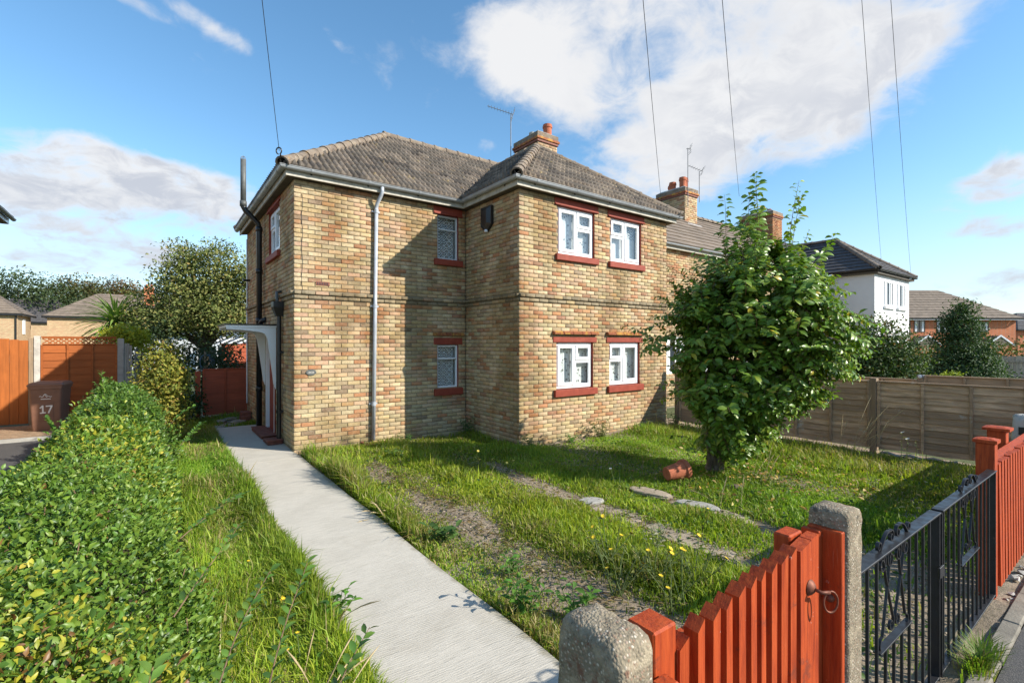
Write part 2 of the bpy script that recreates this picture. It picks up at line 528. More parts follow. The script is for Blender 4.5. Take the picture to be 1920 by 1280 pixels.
    # lace net: threads and holes in a lattice of little flowers
    def lace(name, sc, thr, soft, lo=.34):
        t = NT(name)
        p = t.pos((1, 1, 1))
        v = t.vor(p, sc); v2 = t.noise(p, sc * .45, 4, .6, 1.0); v3 = t.vor(p, sc * 2.6)
        h = t.math('ADD', t.mr(v, .22, .42, 0, .75), t.mr(v2, .44, .60, 0, .55))
        h = t.math('MULTIPLY', h, t.mr(v3, .05, .35, .55, 1.0))
        t.set('Base Color', (.88, .88, .86, 1)); t.set('Roughness', .9)
        tr = t.N.new('ShaderNodeBsdfTransparent')
        ms = t.N.new('ShaderNodeMixShader')
        t.L.new(t.mr(h, thr, thr + soft, lo, .98), ms.inputs[0])
        t.L.new(tr.outputs[0], ms.inputs[1]); t.L.new(t.b.outputs[0], ms.inputs[2]); t.L.new(ms.outputs[0], t.out.inputs[0])
    lace('lace', 15, .36, .32, .34)
    t = NT('lace_fine'); p = t.pos()
    sx = t.N.new('ShaderNodeSeparateXYZ'); t.L.new(p, sx.inputs[0])
    u = t.math('ADD', sx.outputs[0], sx.outputs[1]); z = sx.outputs[2]
    wob = t.math('MULTIPLY', t.noise(p, 9, 3, .5), .02)
    a = t.math('ABSOLUTE', t.math('SINE', t.math('MULTIPLY', t.math('ADD', t.math('ADD', u, z), wob), 27)))
    b = t.math('ABSOLUTE', t.math('SINE', t.math('MULTIPLY', t.math('SUBTRACT', t.math('SUBTRACT', u, z), wob), 27)))
    line = t.math('MAXIMUM', t.mr(a, .38, .16), t.mr(b, .38, .16))
    dot = t.mr(t.math('MULTIPLY', a, b), .72, .9)
    h = t.math('MAXIMUM', line, dot)
    t.set('Base Color', (.82, .83, .83, 1)); t.set('Roughness', .9)
    tr = t.N.new('ShaderNodeBsdfTransparent'); ms = t.N.new('ShaderNodeMixShader')
    t.L.new(t.mr(h, 0, 1, .28, .99), ms.inputs[0]); t.L.new(tr.outputs[0], ms.inputs[1]); t.L.new(t.b.outputs[0], ms.inputs[2]); t.L.new(ms.outputs[0], t.out.inputs[0])
    t = NT('white_net'); t.set('Base Color', t.vary((.74, .74, .74), .12, 7)); t.set('Roughness', .9)
    simple('room', (.20, .18, .16), .9)
    # brushed concrete path
    t = NT('path_concrete'); p = t.pos()
    wv = t.N.new('ShaderNodeTexWave'); wv.wave_type = 'BANDS'; wv.bands_direction = 'Y'
    mp = t.N.new('ShaderNodeMapping'); mp.inputs['Rotation'].default_value = (0, 0, R(7)); t.L.new(p, mp.inputs[0])
    t.L.new(mp.outputs[0], wv.inputs['Vector'])
    wv.inputs['Scale'].default_value = 17; wv.inputs['Distortion'].default_value = 5; wv.inputs['Detail'].default_value = 4; wv.inputs['Detail Scale'].default_value = 1.6
    st = t.noise(t.pos((1.2, 16, 1)), 7, 6, .65)
    bl = t.noise(p, 2.2, 6, .6)
    c = t.ramp(st, [(.22, (.36, .33, .275)), (.45, (.50, .465, .395)), (.62, (.555, .515, .44)), (.82, (.63, .59, .51))])
    c = t.mix(t.mr(bl, .42, .7, 0, .35), c, (.39, .36, .30))
    c = t.mix(t.mr(t.noise(p, 60, 3, .6), .62, .75, 0, .5), c, (.25, .24, .22))
    # soil and moss creep in from both edges
    sx = t.N.new('ShaderNodeSeparateXYZ'); t.L.new(p, sx.inputs[0])
    e = t.math('ABSOLUTE', t.math('SUBTRACT', sx.outputs[0], 1.388))
    c = t.mix(t.math('MULTIPLY', t.mr(t.math('ADD', e, t.math('MULTIPLY', t.noise(p, 7, 6, .65), .22)), .52, .60), .7), c, (.24, .21, .14))
    c = t.mix(t.mr(t.noise(t.pos(), 1.1, 5, .6, 1.2), .55, .75, 0, .35), c, (.34, .30, .235))
    t.set('Base Color', c); t.set('Roughness', .9); t.set('Specular IOR Level', .3)
    h = t.math('ADD', t.math('MULTIPLY', wv.outputs['Fac'], t.mr(bl, .3, .7, .05, .30)), st)
    t.bump(h, .5, .010)
    # exposed-aggregate concrete posts
    t = NT('aggregate'); p = t.pos()
    v = t.vor(p, 150, 'F1', 'Color'); d = t.vor(p, 150)
    sp = t.N.new('ShaderNodeSeparateColor'); t.L.new(v, sp.inputs[0])
    c = t.ramp(sp.outputs[0], [(.0, (.10, .075, .05)), (.3, (.21, .17, .11)), (.55, (.30, .245, .165)), (.75, (.20, .10, .06)), (.95, (.50, .45, .36))])
    c = t.mix(t.mr(d, .30, .62), c, (.19, .16, .11))
    c = t.mix(t.mr(t.noise(p, 12, 6, .65), .48, .66, 0, .75), c, (.36, .30, .205))
    c = t.mix(t.mr(t.noise(p, 9, 6, .7), .58, .66, 0, .75), c, (.15, .06, .035))
    c = t.mix(t.mr(t.noise(p, 17, 6, .7), .60, .68, 0, .8), c, (.07, .06, .045))
    t.set('Base Color', c); t.set('Roughness', .95)
    t.bump(t.math('SUBTRACT', t.noise(p, 20, 5, .7), t.math('MULTIPLY', d, .35)), .75, .010)
    simple('concrete_grey', (.33, .32, .29), .92, .2, 7, .4, 60)
    simple('edging_concrete', (.19, .17, .135), .92, .3, 6, .5, 50)
    simple('concrete_pale', (.46, .44, .40), .92, .25, 6, .5, 50)
    t = NT('red_timber'); p = t.pos((1, 1, .10))
    g = t.noise(p, 55, 6, .6, .3)
    c = t.ramp(g, [(.25, (.20, .026, .008)), (.5, (.37, .056, .012)), (.8, (.48, .088, .020))])
    c = t.mix(t.mr(t.noise(t.pos(), 14, 7, .7), .57, .67, 0, .75), c, (.17, .04, .02))
    c = t.mix(t.mr(t.noise(t.pos(), 38, 5, .7), .665, .73, 0, .7), c, (.55, .34, .26))
    sc = t.noise(t.pos((1, 1, .06)), 85, 5, .7)
    c = t.mix(t.mr(sc, .62, .70, 0, .55), c, (.15, .03, .016))
    c = t.mix(t.mr(sc, .36, .30, 0, .35), c, (.56, .20, .10))
    t.set('Base Color', c); t.set('Roughness', .62); t.set('Specular IOR Level', .25); t.bump(t.math('ADD', g, sc), .5, .005)
    wood('orange_board', (.38, .115, .024), (1, 1, .08), .25, .7, None, .28)
    wood('orange_lap', (.35, .098, .020), (.08, 1, 1), .25, .7, None, .2)
    wood('mahogany_lap', (.40, .085, .034), (.08, 1, 1), .25, .6, None, .25)
    wood('grey_lap', (.57, .385, .24), (1, .07, 1), .5, .85, (.50, .46, .40), .75, 1.0)
    wood('grey_board', (.33, .30, .255), (1, 1, .08), .3, .85, (.38, .37, .34), .3, .3)
    wood('brown_post', (.30, .22, .145), (1, 1, .08), .3, .85, (.33, .31, .28), .2, .3)
    t = NT('iron_paint'); p = t.pos()
    c = t.mix(t.mr(t.noise(p, 16, 6, .7), .63, .70, 0, .8), (.016, .016, .018), (.07, .03, .018))
    t.set('Base Color', c); t.set('Roughness', t.mr(t.noise(p, 25, 4, .6), .3, .7, .28, .55)); t.set('Specular IOR Level', .5)
    t = NT('rust'); t.set('Base Color', t.vary((.16, .055, .03), .45, 60)); t.set('Roughness', .6); t.set('Metallic', .4)
    # soil, with old roots and dry thatch
    t = NT('soil'); p = t.pos()
    c = t.ramp(t.noise(p, 3.5, 8, .65), [(.3, (.16, .13, .085)), (.5, (.28, .22, .155)), (.72, (.38, .31, .225))])
    c = t.mix(t.mr(t.noise(p, 26, 6, .65), .5, .66, 0, .6), c, (.09, .085, .045))
    c = t.mix(t.mr(t.vor(p, 55), .0, .22, .55, 0), c, (.36, .33, .28))
    t.set('Base Color', c); t.set('Roughness', .97); t.bump(t.noise(p, 30, 7, .7), .9, .02)
    t = NT('ground_mix'); p = t.pos()
    c = t.ramp(t.noise(p, .6, 8, .65), [(.3, (.055, .075, .022)), (.6, (.085, .105, .035)), (.8, (.14, .12, .07))])
    t.set('Base Color', c); t.set('Roughness', .97); t.bump(t.noise(p, 25, 6, .7), .8, .02)
    t = NT('track_concrete'); p = t.pos()
    c = t.ramp(t.noise(p, 4, 8, .68), [(.28, (.22, .175, .125)), (.5, (.34, .28, .205)), (.75, (.42, .355, .27))])
    c = t.mix(t.mr(t.noise(p, 17, 6, .7), .55, .68, 0, .6), c, (.14, .12, .065))
    t.set('Base Color', c); t.set('Roughness', .95); t.bump(t.noise(p, 45, 6, .7), .7, .01)
    t = NT('asphalt'); p = t.pos()
    c = t.ramp(t.vor(p, 190, 'F1', 'Color'), [(.1, (.045, .045, .047)), (.6, (.075, .072, .07)), (.95, (.14, .13, .12))])
    t.set('Base Color', c); t.set('Roughness', .93); t.bump(t.vor(p, 190), .5, .006)
    simple('paver', (.27, .185, .115), .9, .35, 9, .4, 70)
    t = NT('leaf'); MAT.pop('leaf'); bpy.data.materials.remove(t.m)
    leafmat('grass_blade', .5, .42, .3)
    leafmat('hedge_leaf', .42, .30, .45)
    leafmat('tree_leaf', .36, .26, .42)
    leafmat('far_leaf', .6, .25, .3)
    t = NT('bark'); p = t.pos((1, 1, .3))
    t.set('Base Color', t.ramp(t.noise(p, 22, 6, .65), [(.3, (.07, .05, .035)), (.7, (.20, .16, .12))])); t.set('Roughness', .9); t.bump(t.noise(p, 40, 5, .6), .6, .01)
    simple('twig', (.17, .105, .06), .85, .35, 20)
    simple('dry_stalk', (.40, .31, .17), .9, .25, 20)
    t = NT('flower'); t.set('Base Color', t.attr('col')); t.set('Roughness', .7)
    simple('bin_brown', (.20, .10, .065), .45, .12, 8, .1, 90)
    simple('white_print', (.78, .77, .74), .6, .05)
    simple('bin_dark', (.035, .04, .05), .45, .15)
    simple('terracotta', (.42, .125, .06), .85, .22, 14, .3, 50)
    simple('quarry_tile', (.20, .065, .04), .7, .3, 12, .3, 40)
    simple('white_render', (.77, .77, .76), .85, .05, 1.2, .15, 50)
    simple('white_plastic', (.72, .73, .75), .4, .12, 12)
    simple('steel', (.20, .205, .21), .6, .2, 20, metal=.0)
    simple('cable_black', (.03, .03, .035), .6)
    t = NT('brown_brick_far')
    def brickmat(name, c1, c2, mort, scale_u, swap):
        t = NT(name); g = t.N.new('ShaderNodeNewGeometry')
        sx = t.N.new('ShaderNodeSeparateXYZ'); t.L.new(g.outputs['Position'], sx.inputs[0])
        cb = t.N.new('ShaderNodeCombineXYZ')
        u = t.math('ADD', sx.outputs[0], sx.outputs[1])
        t.L.new(u, cb.inputs[0]); t.L.new(sx.outputs[2], cb.inputs[1])
        b = t.N.new('ShaderNodeTexBrick'); t.L.new(cb.outputs[0], b.inputs['Vector'])
        b.inputs['Color1'].default_value = (*c1, 1); b.inputs['Color2'].default_value = (*c2, 1); b.inputs['Mortar'].default_value = (*mort, 1)
        b.inputs['Scale'].default_value = 1; b.inputs['Brick Width'].default_value = .225; b.inputs['Row Height'].default_value = .075
        b.inputs['Mortar Size'].default_value = .007; b.inputs['Bias'].default_value = -.1
        c = t.mix(t.mr(t.noise(t.pos(), 2.2, 6, .6), .45, .7, 0, .45), b.outputs['Color'], tuple(x * .6 for x in c1))
        t.set('Base Color', c); t.set('Roughness', .9); t.bump(b.outputs['Fac'], -.4, .01)
    brickmat('buff_brick_far', (.52, .38, .21), (.44, .25, .14), (.30, .25, .18), 1, 0)
    brickmat('orange_brick_far', (.62, .19, .07), (.50, .14, .055), (.40, .27, .19), 1, 0)
    simple('pink_cloth', (.62, .22, .30), .8, .15, 20)
    simple('panel_blue', (.10, .16, .22), .5, .2, 6)
make_materials()
m = MAT
# ------------------------------------------------------------------ setting: ground, path, drive, pavement
def sheet(name, poly, z, mat, kind='structure', thick=0.0):
    b = MB()
    if thick: b.prism([(x, y, z - thick) for x, y in poly], (0, 0, thick))
    else: b.add([(x, y, z) for x, y in poly], [tuple(range(len(poly)))])
    o = b.build(name, mat); o['kind'] = kind
    return o

def lawn_h(x, y):
    """gentle unevenness of the garden soil"""
    return .018 * sn(x, y, 1.5, 5) + .012 * sn(x, y, 4.5, 6)

def build_ground():
    sheet('ground', [(-700, -700), (700, -700), (700, 700), (-700, 700)], -.05, m['ground_mix'])
    # garden soil: one uneven grid
    xs = np.linspace(-2.2, 10.2, 140); ys = np.linspace(.66, 15.4, 150)
    X, Y = np.meshgrid(xs, ys)
    Z = lawn_h(X, Y) - .008
    Z = np.where((X > .85) & (X < 1.92), -.03, Z)
    Z = np.where((X < -1.25), -.03, Z)
    V = np.stack([X, Y, Z], -1).reshape(-1, 3)
    i = np.arange(149)[:, None] * 140 + np.arange(139)[None]
    F = np.stack([i, i + 1, i + 141, i + 140], -1).reshape(-1, 4)
    o = link('garden_soil', np_mesh('garden_soil', V, [F], smooth=True), m['soil']); o['kind'] = 'structure'
    # path: cast slabs with a joint between them
    p = thing('garden_path', 'pale brushed concrete path running up to the side of the brick house', 'path', (1.38, 5, 0), kind='structure')
    edges = [(.56, 8.25), (8.262, 12.15)]
    for k, (a, b) in enumerate(edges):
        mb = MB()
        ny = 60; L = []; Rr = []
        for j in range(ny + 1):
            y = a + (b - a) * j / ny
            L.append((.915 + .012 * sn(y, 0, 3.5, 9) , y)); Rr.append((1.862 + .012 * sn(y, 3, 3.1, 10) - (.02 if y > 8.6 else 0), y))
        poly = L + Rr[::-1]
        mb.prism([(x, y, -.03) for x, y in reversed(poly)], (0, 0, .068))
        mb.build('path_slab', m['path_concrete'], p)
    # pavement, kerb edging, threshold of the drive
    sheet('pavement', [(-60, -60), (60, -60), (60, .56), (-60, .56)], 0.0, m['asphalt'])
    k = thing('pavement_edging', 'row of worn concrete edging stones along the asphalt pavement by the gate', 'edging', (3, .6, 0), kind='structure')
    x = -3.0
    while x < 11:
        w = .6 + rng.uniform(-.06, .06)
        mb = MB(); mb.box((x + .006, .565 + rng.uniform(-.006, .006), -.05), (x + w - .006, .655, .022 + rng.uniform(-.006, .008)), .008)
        mb.build('edging_stone', m['edging_concrete'], k); x += w
    # two and a half old wheel tracks of concrete under the grass
    tr = thing('wheel_track', 'old broken concrete wheel tracks half buried in the grass of the drive', 'track', (3.5, 4, 0), kind='structure')
    for (xc, w, y, l) in ((4.02, .30, 5.75, .75), (4.08, .34, 3.28, .62), (4.10, .30, 2.25, .95), (5.02, .22, 3.55, .55), (5.0, .24, 2.55, .75)):
        poly = []
        for s, rev in ((-1, 0), (1, 1)):
            ys_ = np.linspace(y + .02, y + l - .02, 9)
            if rev: ys_ = ys_[::-1]
            for yy in ys_:
                e = 1 - abs((yy - y) / l * 2 - 1) ** 4 * .5
                poly.append((xc + s * w / 2 * e + rng.uniform(-.03, .03), yy, -.02))
        mb = MB(); mb.prism(poly[::-1], (0, 0, .012 + rng.uniform(-.004, .006)))
        mb.build('track_slab', m['track_concrete'], tr)
    # next door's block-paved drive
    d = thing('block_drive', 'brown block paved drive next door in front of the orange fence', 'drive', (-2.5, 14, 0), kind='structure')
    me = []
    for k in range(6):
        mb = MB(); mb.obox((0, 0, 0), ((1, 0, 0), (0, 1, 0), (0, 0, 1)), (.097, .047, .03), .006, col=None)
        me.append(mb.mesh('paver'))
    mb = MB(); mb.box((-6.5, 13.0, -.05), (-.75, 15.32, -.012)); mb.build('paver_bed', m['soil'], d)
    n = 0
    for j in range(22):
        for i in range(13):
            x = -3.75 + i * .2 + (.1 if j % 2 else 0); y = 13.12 + j * .1
            if x > -1.2: continue
            o = link('paver', me[n % 6], m['paver'], d, loc=(x + 2.5, y - 14, -.015 + rng.uniform(-.003, .003)))
            o.rotation_euler = (rng.uniform(-.02, .02), rng.uniform(-.02, .02), 0); n += 1
    mb = MB(); mb.box((-6.5, 12.98, -.05), (-1.25, 13.07, .045), .01); mb.build('kerb', m['concrete_grey'], d)
    sheet('drive_apron', [(-8, .66), (-1.35, .66), (-1.35, 12.97), (-8, 12.97)], -.02, m['asphalt'])
build_ground()

# ------------------------------------------------------------------ brickwork
BRICK_COLS = [((.55, .43, .255), 30), ((.62, .52, .355), 20), ((.55, .385, .27), 16), ((.45, .20, .10), 10), ((.50, .28, .14), 9),
              ((.33, .16, .105), 4), ((.42, .36, .235), 12), ((.51, .43, .30), 10), ((.26, .21, .155), 2)]
_bc = np.array([c for c, w in BRICK_COLS]); _bw = np.array([w for c, w in BRICK_COLS], float); _bw /= _bw.sum()
def brick_colour(n):
    c = _bc[rng.choice(len(_bc), n, p=_bw)]
    c = c * .78 + np.array((.53, .41, .255)) * .22
    return np.clip(c * np.array((.985, .945, .875)) * rng.uniform(.84, 1.12, (n, 1)) * rng.uniform(.96, 1.04, (n, 3)), 0, 1)

ZB = -.012; COURSE = .075
class Wall:
    """a stretch of wall: start corner, direction u, outward normal n (both 2D), length"""
    def __init__(s, x, y, u, n, w, holes=(), top=4.638):
        s.o = Vector((x, y, 0)); s.u = Vector((*u, 0)); s.n = Vector((*n, 0)); s.w = w; s.holes = list(holes); s.top = top
        s.ang = math.atan2(u[1], u[0])
    def P(s, u, d, z): return s.o + s.u * u + s.n * d + Vector((0, 0, z))
    def box(s, mb, u0, u1, d0, d1, z0, z1, ch=0.0, col=None):
        mb.obox(s.P((u0 + u1) / 2, (d0 + d1) / 2, (z0 + z1) / 2), (s.u, s.n, (0, 0, 1)), (abs(u1 - u0) / 2, abs(d1 - d0) / 2, abs(z1 - z0) / 2), ch, col)
    def backing(s, mb, z0=-.3, d=-.012):
        us = sorted({0, s.w, *[h[0] for h in s.holes], *[h[1] for h in s.holes]})
        zs = sorted({z0, s.top, *[h[2] for h in s.holes], *[h[3] for h in s.holes]})
        for a, b in zip(us, us[1:]):
            for c, e in zip(zs, zs[1:]):
                if any(h[0] <= (a + b) / 2 <= h[1] and h[2] <= (c + e) / 2 <= h[3] for h in s.holes): continue
                mb.add([s.P(a, d, c), s.P(b, d, c), s.P(b, d, e), s.P(a, d, e)], [(0, 1, 2, 3)])
    def reveals(s, mb, depth=.13):
        for (a, b, c, e) in s.holes:
            for q in (((a, c), (a, e)), ((b, c), (b, e)), ((a, c), (b, c)), ((a, e), (b, e))):
                (u0, z0), (u1, z1) = q
                mb.add([s.P(u0, -.002, z0), s.P(u1, -.002, z1), s.P(u1, -depth, z1), s.P(u0, -depth, z0)], [(0, 1, 2, 3)])
    def bricks(s, shift=0.0, zmin=-.1, proud=True):
        out = []
        k0 = 0; nk = int(round((s.top - ZB) / COURSE))
        for k in range(k0, nk):
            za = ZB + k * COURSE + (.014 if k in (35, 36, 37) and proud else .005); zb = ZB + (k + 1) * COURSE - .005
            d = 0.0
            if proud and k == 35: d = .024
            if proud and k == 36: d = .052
            off = shift + (0 if k % 2 == 0 else -.1125)
            i = -2
            while True:
                u0 = off + i * .225; i += 1
                if u0 > s.w: break
                a = max(u0 + .005, .002); b = min(u0 + .220, s.w - .002)
                if b - a < .025: continue
                segs = [(a, b)]
                for h in s.holes:
                    if za < h[3] - .01 and zb > h[2] + .01:
                        ns = []
                        for (p, q) in segs:
                            if q <= h[0] or p >= h[1]: ns.append((p, q)); continue
                            if p < h[0] - .03: ns.append((p, h[0] - .003))
                            if q > h[1] + .03: ns.append((h[1] + .003, q))
                        segs = ns
                for (p, q) in segs:
                    zz0, zz1 = za, zb
                    out.append((p, q, zz0, zz1, d + rng.uniform(-.0025, .002)))
        return out

def brick_template(L, H, seed=None):
    """one brick: clipped front arrises, a little out of true; x along, -y outward"""
    g = np.random.default_rng(seed)
    j = lambda a: g.uniform(-a, a)
    hx, hz = L / 2, H / 2
    c = .0042
    v = [(-hx, .060, -hz), (hx, .060, -hz), (hx, .060, hz), (-hx, .060, hz)]
    v += [(sx * hx, -.0 + .003, sz * hz) for sx, sz in ((-1, -1), (1, -1), (1, 1), (-1, 1))]
    v += [(sx * (hx - c - abs(j(.003))), -.0015 + j(.001), sz * (hz - c * .8 - abs(j(.0025)))) for sx, sz in ((-1, -1), (1, -1), (1, 1), (-1, 1))]
    f = [(8, 9, 10, 11)] + [(4 + i, 4 + (i + 1) % 4, 8 + (i + 1) % 4, 8 + i) for i in range(4)] + [(i, (i + 1) % 4, 4 + (i + 1) % 4, 4 + i) for i in range(4)]
    return np.array(v), np.array(f)

def lay_bricks(walls, parent, limit=300, name='brick', mat='brick_clay', tint=None):
    """the bricks that show largest become objects of their own; the rest is one joined part"""
    rec = []
    for w in walls:
        for b in w.bricks(shift=rng.choice([0, .1125])): rec.append((w, b))
    cen = np.array([w.P((b[0] + b[1]) / 2, b[4], (b[2] + b[3]) / 2) for w, b in rec])
    nrm = np.array([w.n for w, b in rec])
    ln = np.array([b[1] - b[0] for w, b in rec])
    to = np.array([0, 0, CAM_H]) - cen
    dist = np.linalg.norm(to, axis=1)
    score = ln * np.clip((to * nrm).sum(1) / dist, 0, 1) / dist ** 2
    score = np.where(in_frame(cen, -5), score, 0)
    order = np.argsort(-score)
    single = set(order[:limit].tolist()) if limit else set()
    cols = brick_colour(len(rec))
    if tint is not None: cols = cols * np.array(tint)
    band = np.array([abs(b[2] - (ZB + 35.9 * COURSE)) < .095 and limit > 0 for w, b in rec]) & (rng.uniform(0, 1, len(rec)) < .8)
    cols = np.where(band[:, None], np.array((.27, .225, .15)) * rng.uniform(.75, 1.25, (len(rec), 1)), cols)          # stained string course bricks, darkened further to paint in the band's shadow
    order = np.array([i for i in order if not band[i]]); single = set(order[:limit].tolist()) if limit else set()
    off = base_of(parent)
    var = []
    if limit:
        for k in range(48):
            V, F = brick_template(.215, .065, k)
            mb = MB(); mb.add([tuple(x) for x in V], [tuple(x) for x in F], tuple(brick_colour(1)[0]))
            me = mb.mesh('brick'); me.materials.append(m[mat]); var.append(me)
    AV = []; AF = []; AC = []; nv = 0
    for k, (w, b) in enumerate(rec):
        L = b[1] - b[0]; H = b[3] - b[2]
        if k in single:
            me = var[int(rng.integers(48))]
            o = bpy.data.objects.new(name, me); C.objects.link(o); o.parent = parent
            o.location = Vector(cen[k]) - off
            o.rotation_euler = (rng.uniform(-.006, .006), 0, w.ang)
            o.scale = (L / .215, 1, H / .065)
        else:
            V, F = brick_template(L, H, int(rng.integers(1 << 30)))
            ca, sa = math.cos(w.ang), math.sin(w.ang)
            W = np.stack([V[:, 0] * ca - V[:, 1] * sa, V[:, 0] * sa + V[:, 1] * ca, V[:, 2]], -1) + cen[k]
            AV.append(W); AF.append(F + nv); AC.append(np.repeat(cols[k][None], len(V), 0)); nv += len(V)
    me = np_mesh('brickwork', np.concatenate(AV), [np.concatenate(AF)], np.concatenate(AC), off=off)
    return link('brickwork', me, m[mat], parent, kind='stuff')

# ------------------------------------------------------------------ roof tiles
COS, SIN = math.cos(math.atan(.747)), math.sin(math.atan(.747))
TILE_COLS = [(.165, .142, .118), (.20, .168, .138), (.14, .12, .10), (.185, .15, .12), (.12, .104, .09), (.23, .19, .15)]
class Slope:
    def __init__(s, E, u, up, umin, umax, vmax, tint=(1, 1, 1)):
        s.E = Vector(E); s.u = Vector(u); up2 = Vector(up); s.v = (up2 * COS + Vector((0, 0, SIN))).normalized()
        s.n = (Vector((0, 0, 1)) * COS - up2 * SIN).normalized(); s.umin = umin; s.umax = umax; s.vmax = vmax; s.tint = tint
    def P(s, u, v, n=0): return s.E + s.u * u + s.v * v + s.n * n

def tile_arrays(w, g):
    t = np.linspace(0, 1, 13)
    h = np.zeros(13)
    for c in (.21, .71):
        q = np.clip(np.abs(t - c) / .17, 0, 1); h = np.maximum(h, .054 * np.cos(q * math.pi / 2) ** 1.3)
    us = np.concatenate([t * w] * 3)
    vs = np.concatenate([np.zeros(13), np.zeros(13), np.full(13, g + .03)])
    ns = np.concatenate([np.full(13, .002), .036 + h, .002 + h])
    F = []
    for r in (0, 1):
        for i in range(12): F.append((r * 13 + i, r * 13 + i + 1, (r + 1) * 13 + i + 1, (r + 1) * 13 + i))
    return us, vs, ns, np.array(F)

def lay_tiles(slopes, parent, limit=300, w=.225, g=.30, mat='roof_tile', name='tile'):
    off = base_of(parent)
    us, vs, ns, F = tile_arrays(w, g)
    full = []; parts = []
    for s in slopes:
        row = 0
        while row * g < s.vmax - .05:
            v0 = row * g
            lo = min(s.umin(v0), s.umin(v0 + g)); hi = max(s.umax(v0), s.umax(v0 + g))
            i = math.floor(lo / w)
            while i * w < hi:
                u0 = i * w; i += 1
                a = max(s.umin(v0), s.umin(v0 + g)); b = min(s.umax(v0), s.umax(v0 + g))
                if u0 >= a - 1e-6 and u0 + w <= b + 1e-6 and v0 + g <= s.vmax: full.append((s, u0, v0))
                else: parts.append((s, u0, v0))
            row += 1
    cen = np.array([s.P(u + w / 2, v + g / 2) for s, u, v in full])
    nr = np.array([s.n for s, u, v in full])
    to = np.array([0, 0, CAM_H]) - cen; d = np.linalg.norm(to, axis=1)
    sc = np.clip((to * nr).sum(1) / d, 0, 1) / d ** 2
    sc = np.where(in_frame(cen, -5), sc, 0)
    order = np.argsort(-sc); single = set(order[:limit].tolist())
    var = []
    if limit:
        for k in range(18):
            V = np.stack([us - w / 2, vs - g / 2, ns], -1)
            c = np.array(TILE_COLS[k % 6]) * rng.uniform(.82, 1.16)
            me = np_mesh('tile', V, [F], np.repeat(c[None], len(V), 0)); me.materials.append(m[mat]); var.append(me)
    AV = []; AF = []; AC = []; nv = 0
    for k, (s, u, v) in list(enumerate(full)) + [(-1, p) for p in parts]:
        if k >= 0 and k in single:
            o = bpy.data.objects.new(name, var[int(rng.integers(18))]); C.objects.link(o); o.parent = parent
            M = Matrix((s.u, s.v, s.n)).transposed().to_4x4()
            M.translation = Vector(s.P(u + w / 2, v + g / 2, rng.uniform(0, .004))) - off
            o.matrix_basis = M
            continue
        uu = us + u; vv = vs + v
        if k < 0:
            vv = np.minimum(vv, s.vmax)
            lo = np.array([s.umin(x) for x in vv]); hi = np.array([s.umax(x) for x in vv])
            uu = np.minimum(np.maximum(uu, lo), hi)
            if uu.max() - uu.min() < .02: continue
        E, U, Vv, Nn = (np.array(x) for x in (s.E, s.u, s.v, s.n))
        W = E + uu[:, None] * U + vv[:, None] * Vv + (ns + rng.uniform(0, .004))[:, None] * Nn
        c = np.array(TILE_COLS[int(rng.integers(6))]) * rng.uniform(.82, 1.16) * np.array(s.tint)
        AV.append(W); AF.append(F + nv); AC.append(np.repeat(c[None], len(W), 0)); nv += len(W)
    link('tiling', np_mesh('tiling', np.concatenate(AV), [np.concatenate(AF)], np.concatenate(AC), off=off), m[mat], parent, kind='stuff')
    mb = MB()
    for s in slopes:                                          # felt and battens under the tiles
        vs_ = np.linspace(0, s.vmax, 9); q = []
        for a, b in zip(vs_, vs_[1:]):
            mb.add([s.P(s.umin(a) + .01, a, -.03), s.P(s.umax(a) - .01, a, -.03), s.P(s.umax(b) - .01, b, -.03), s.P(s.umin(b) + .01, b, -.03)], [(0, 1, 2, 3)])
    mb.build('roof_deck', m['soffit_board'], parent)

def ridge_run(a, b, parent, name, r=.105, L=.34, mat='hip_tile'):
    a = Vector(a); b = Vector(b); d = (b - a); n = max(1, int(d.length / L)); d.normalize()
    side = d.cross(Vector((0, 0, 1))).normalized(); up = side.cross(d).normalized()
    off = base_of(parent); st = (b - a).length / n
    for i in range(n):
        mb = MB(); vs = []
        rr = r * rng.uniform(.96, 1.05)
        for (t, k) in ((0, 1.13), (.05, 1.13), (.06, 1.02), (st + .02, .98)):
            for q in range(9):
                an = math.pi * (-.08 + 1.16 * q / 8)
                vs.append(a + d * (i * st + t) + side * (math.cos(an) * rr * k) + up * (math.sin(an) * rr * k * .92 - .03))
        fs = [(j * 9 + q, j * 9 + q + 1, (j + 1) * 9 + q + 1, (j + 1) * 9 + q) for j in range(3) for q in range(8)]
        base = len(vs)
        for q in range(9):
            an = math.pi * (-.08 + 1.16 * q / 8)
            vs.append(a + d * (i * st) + side * (math.cos(an) * rr * .86) + up * (math.sin(an) * rr * .78 - .03))
        fs += [(q, q + 1, base + q + 1, base + q) for q in range(8)]
        mb.add(vs, fs); mb.build(name, m[mat], parent, smooth=False)

# ------------------------------------------------------------------ the house
xL, yL, xF, yF, xR = 1.85, 8.721, 5.205, 6.861, 9.498
yB = 13.98; RIDGE_Y = 11.35; OV = .215; EZ = 4.785
house = thing('brick_house', 'two storey buff brick house with hipped tiled roof and white windows beside the concrete path', 'house', (5.6, 10.0, 0))

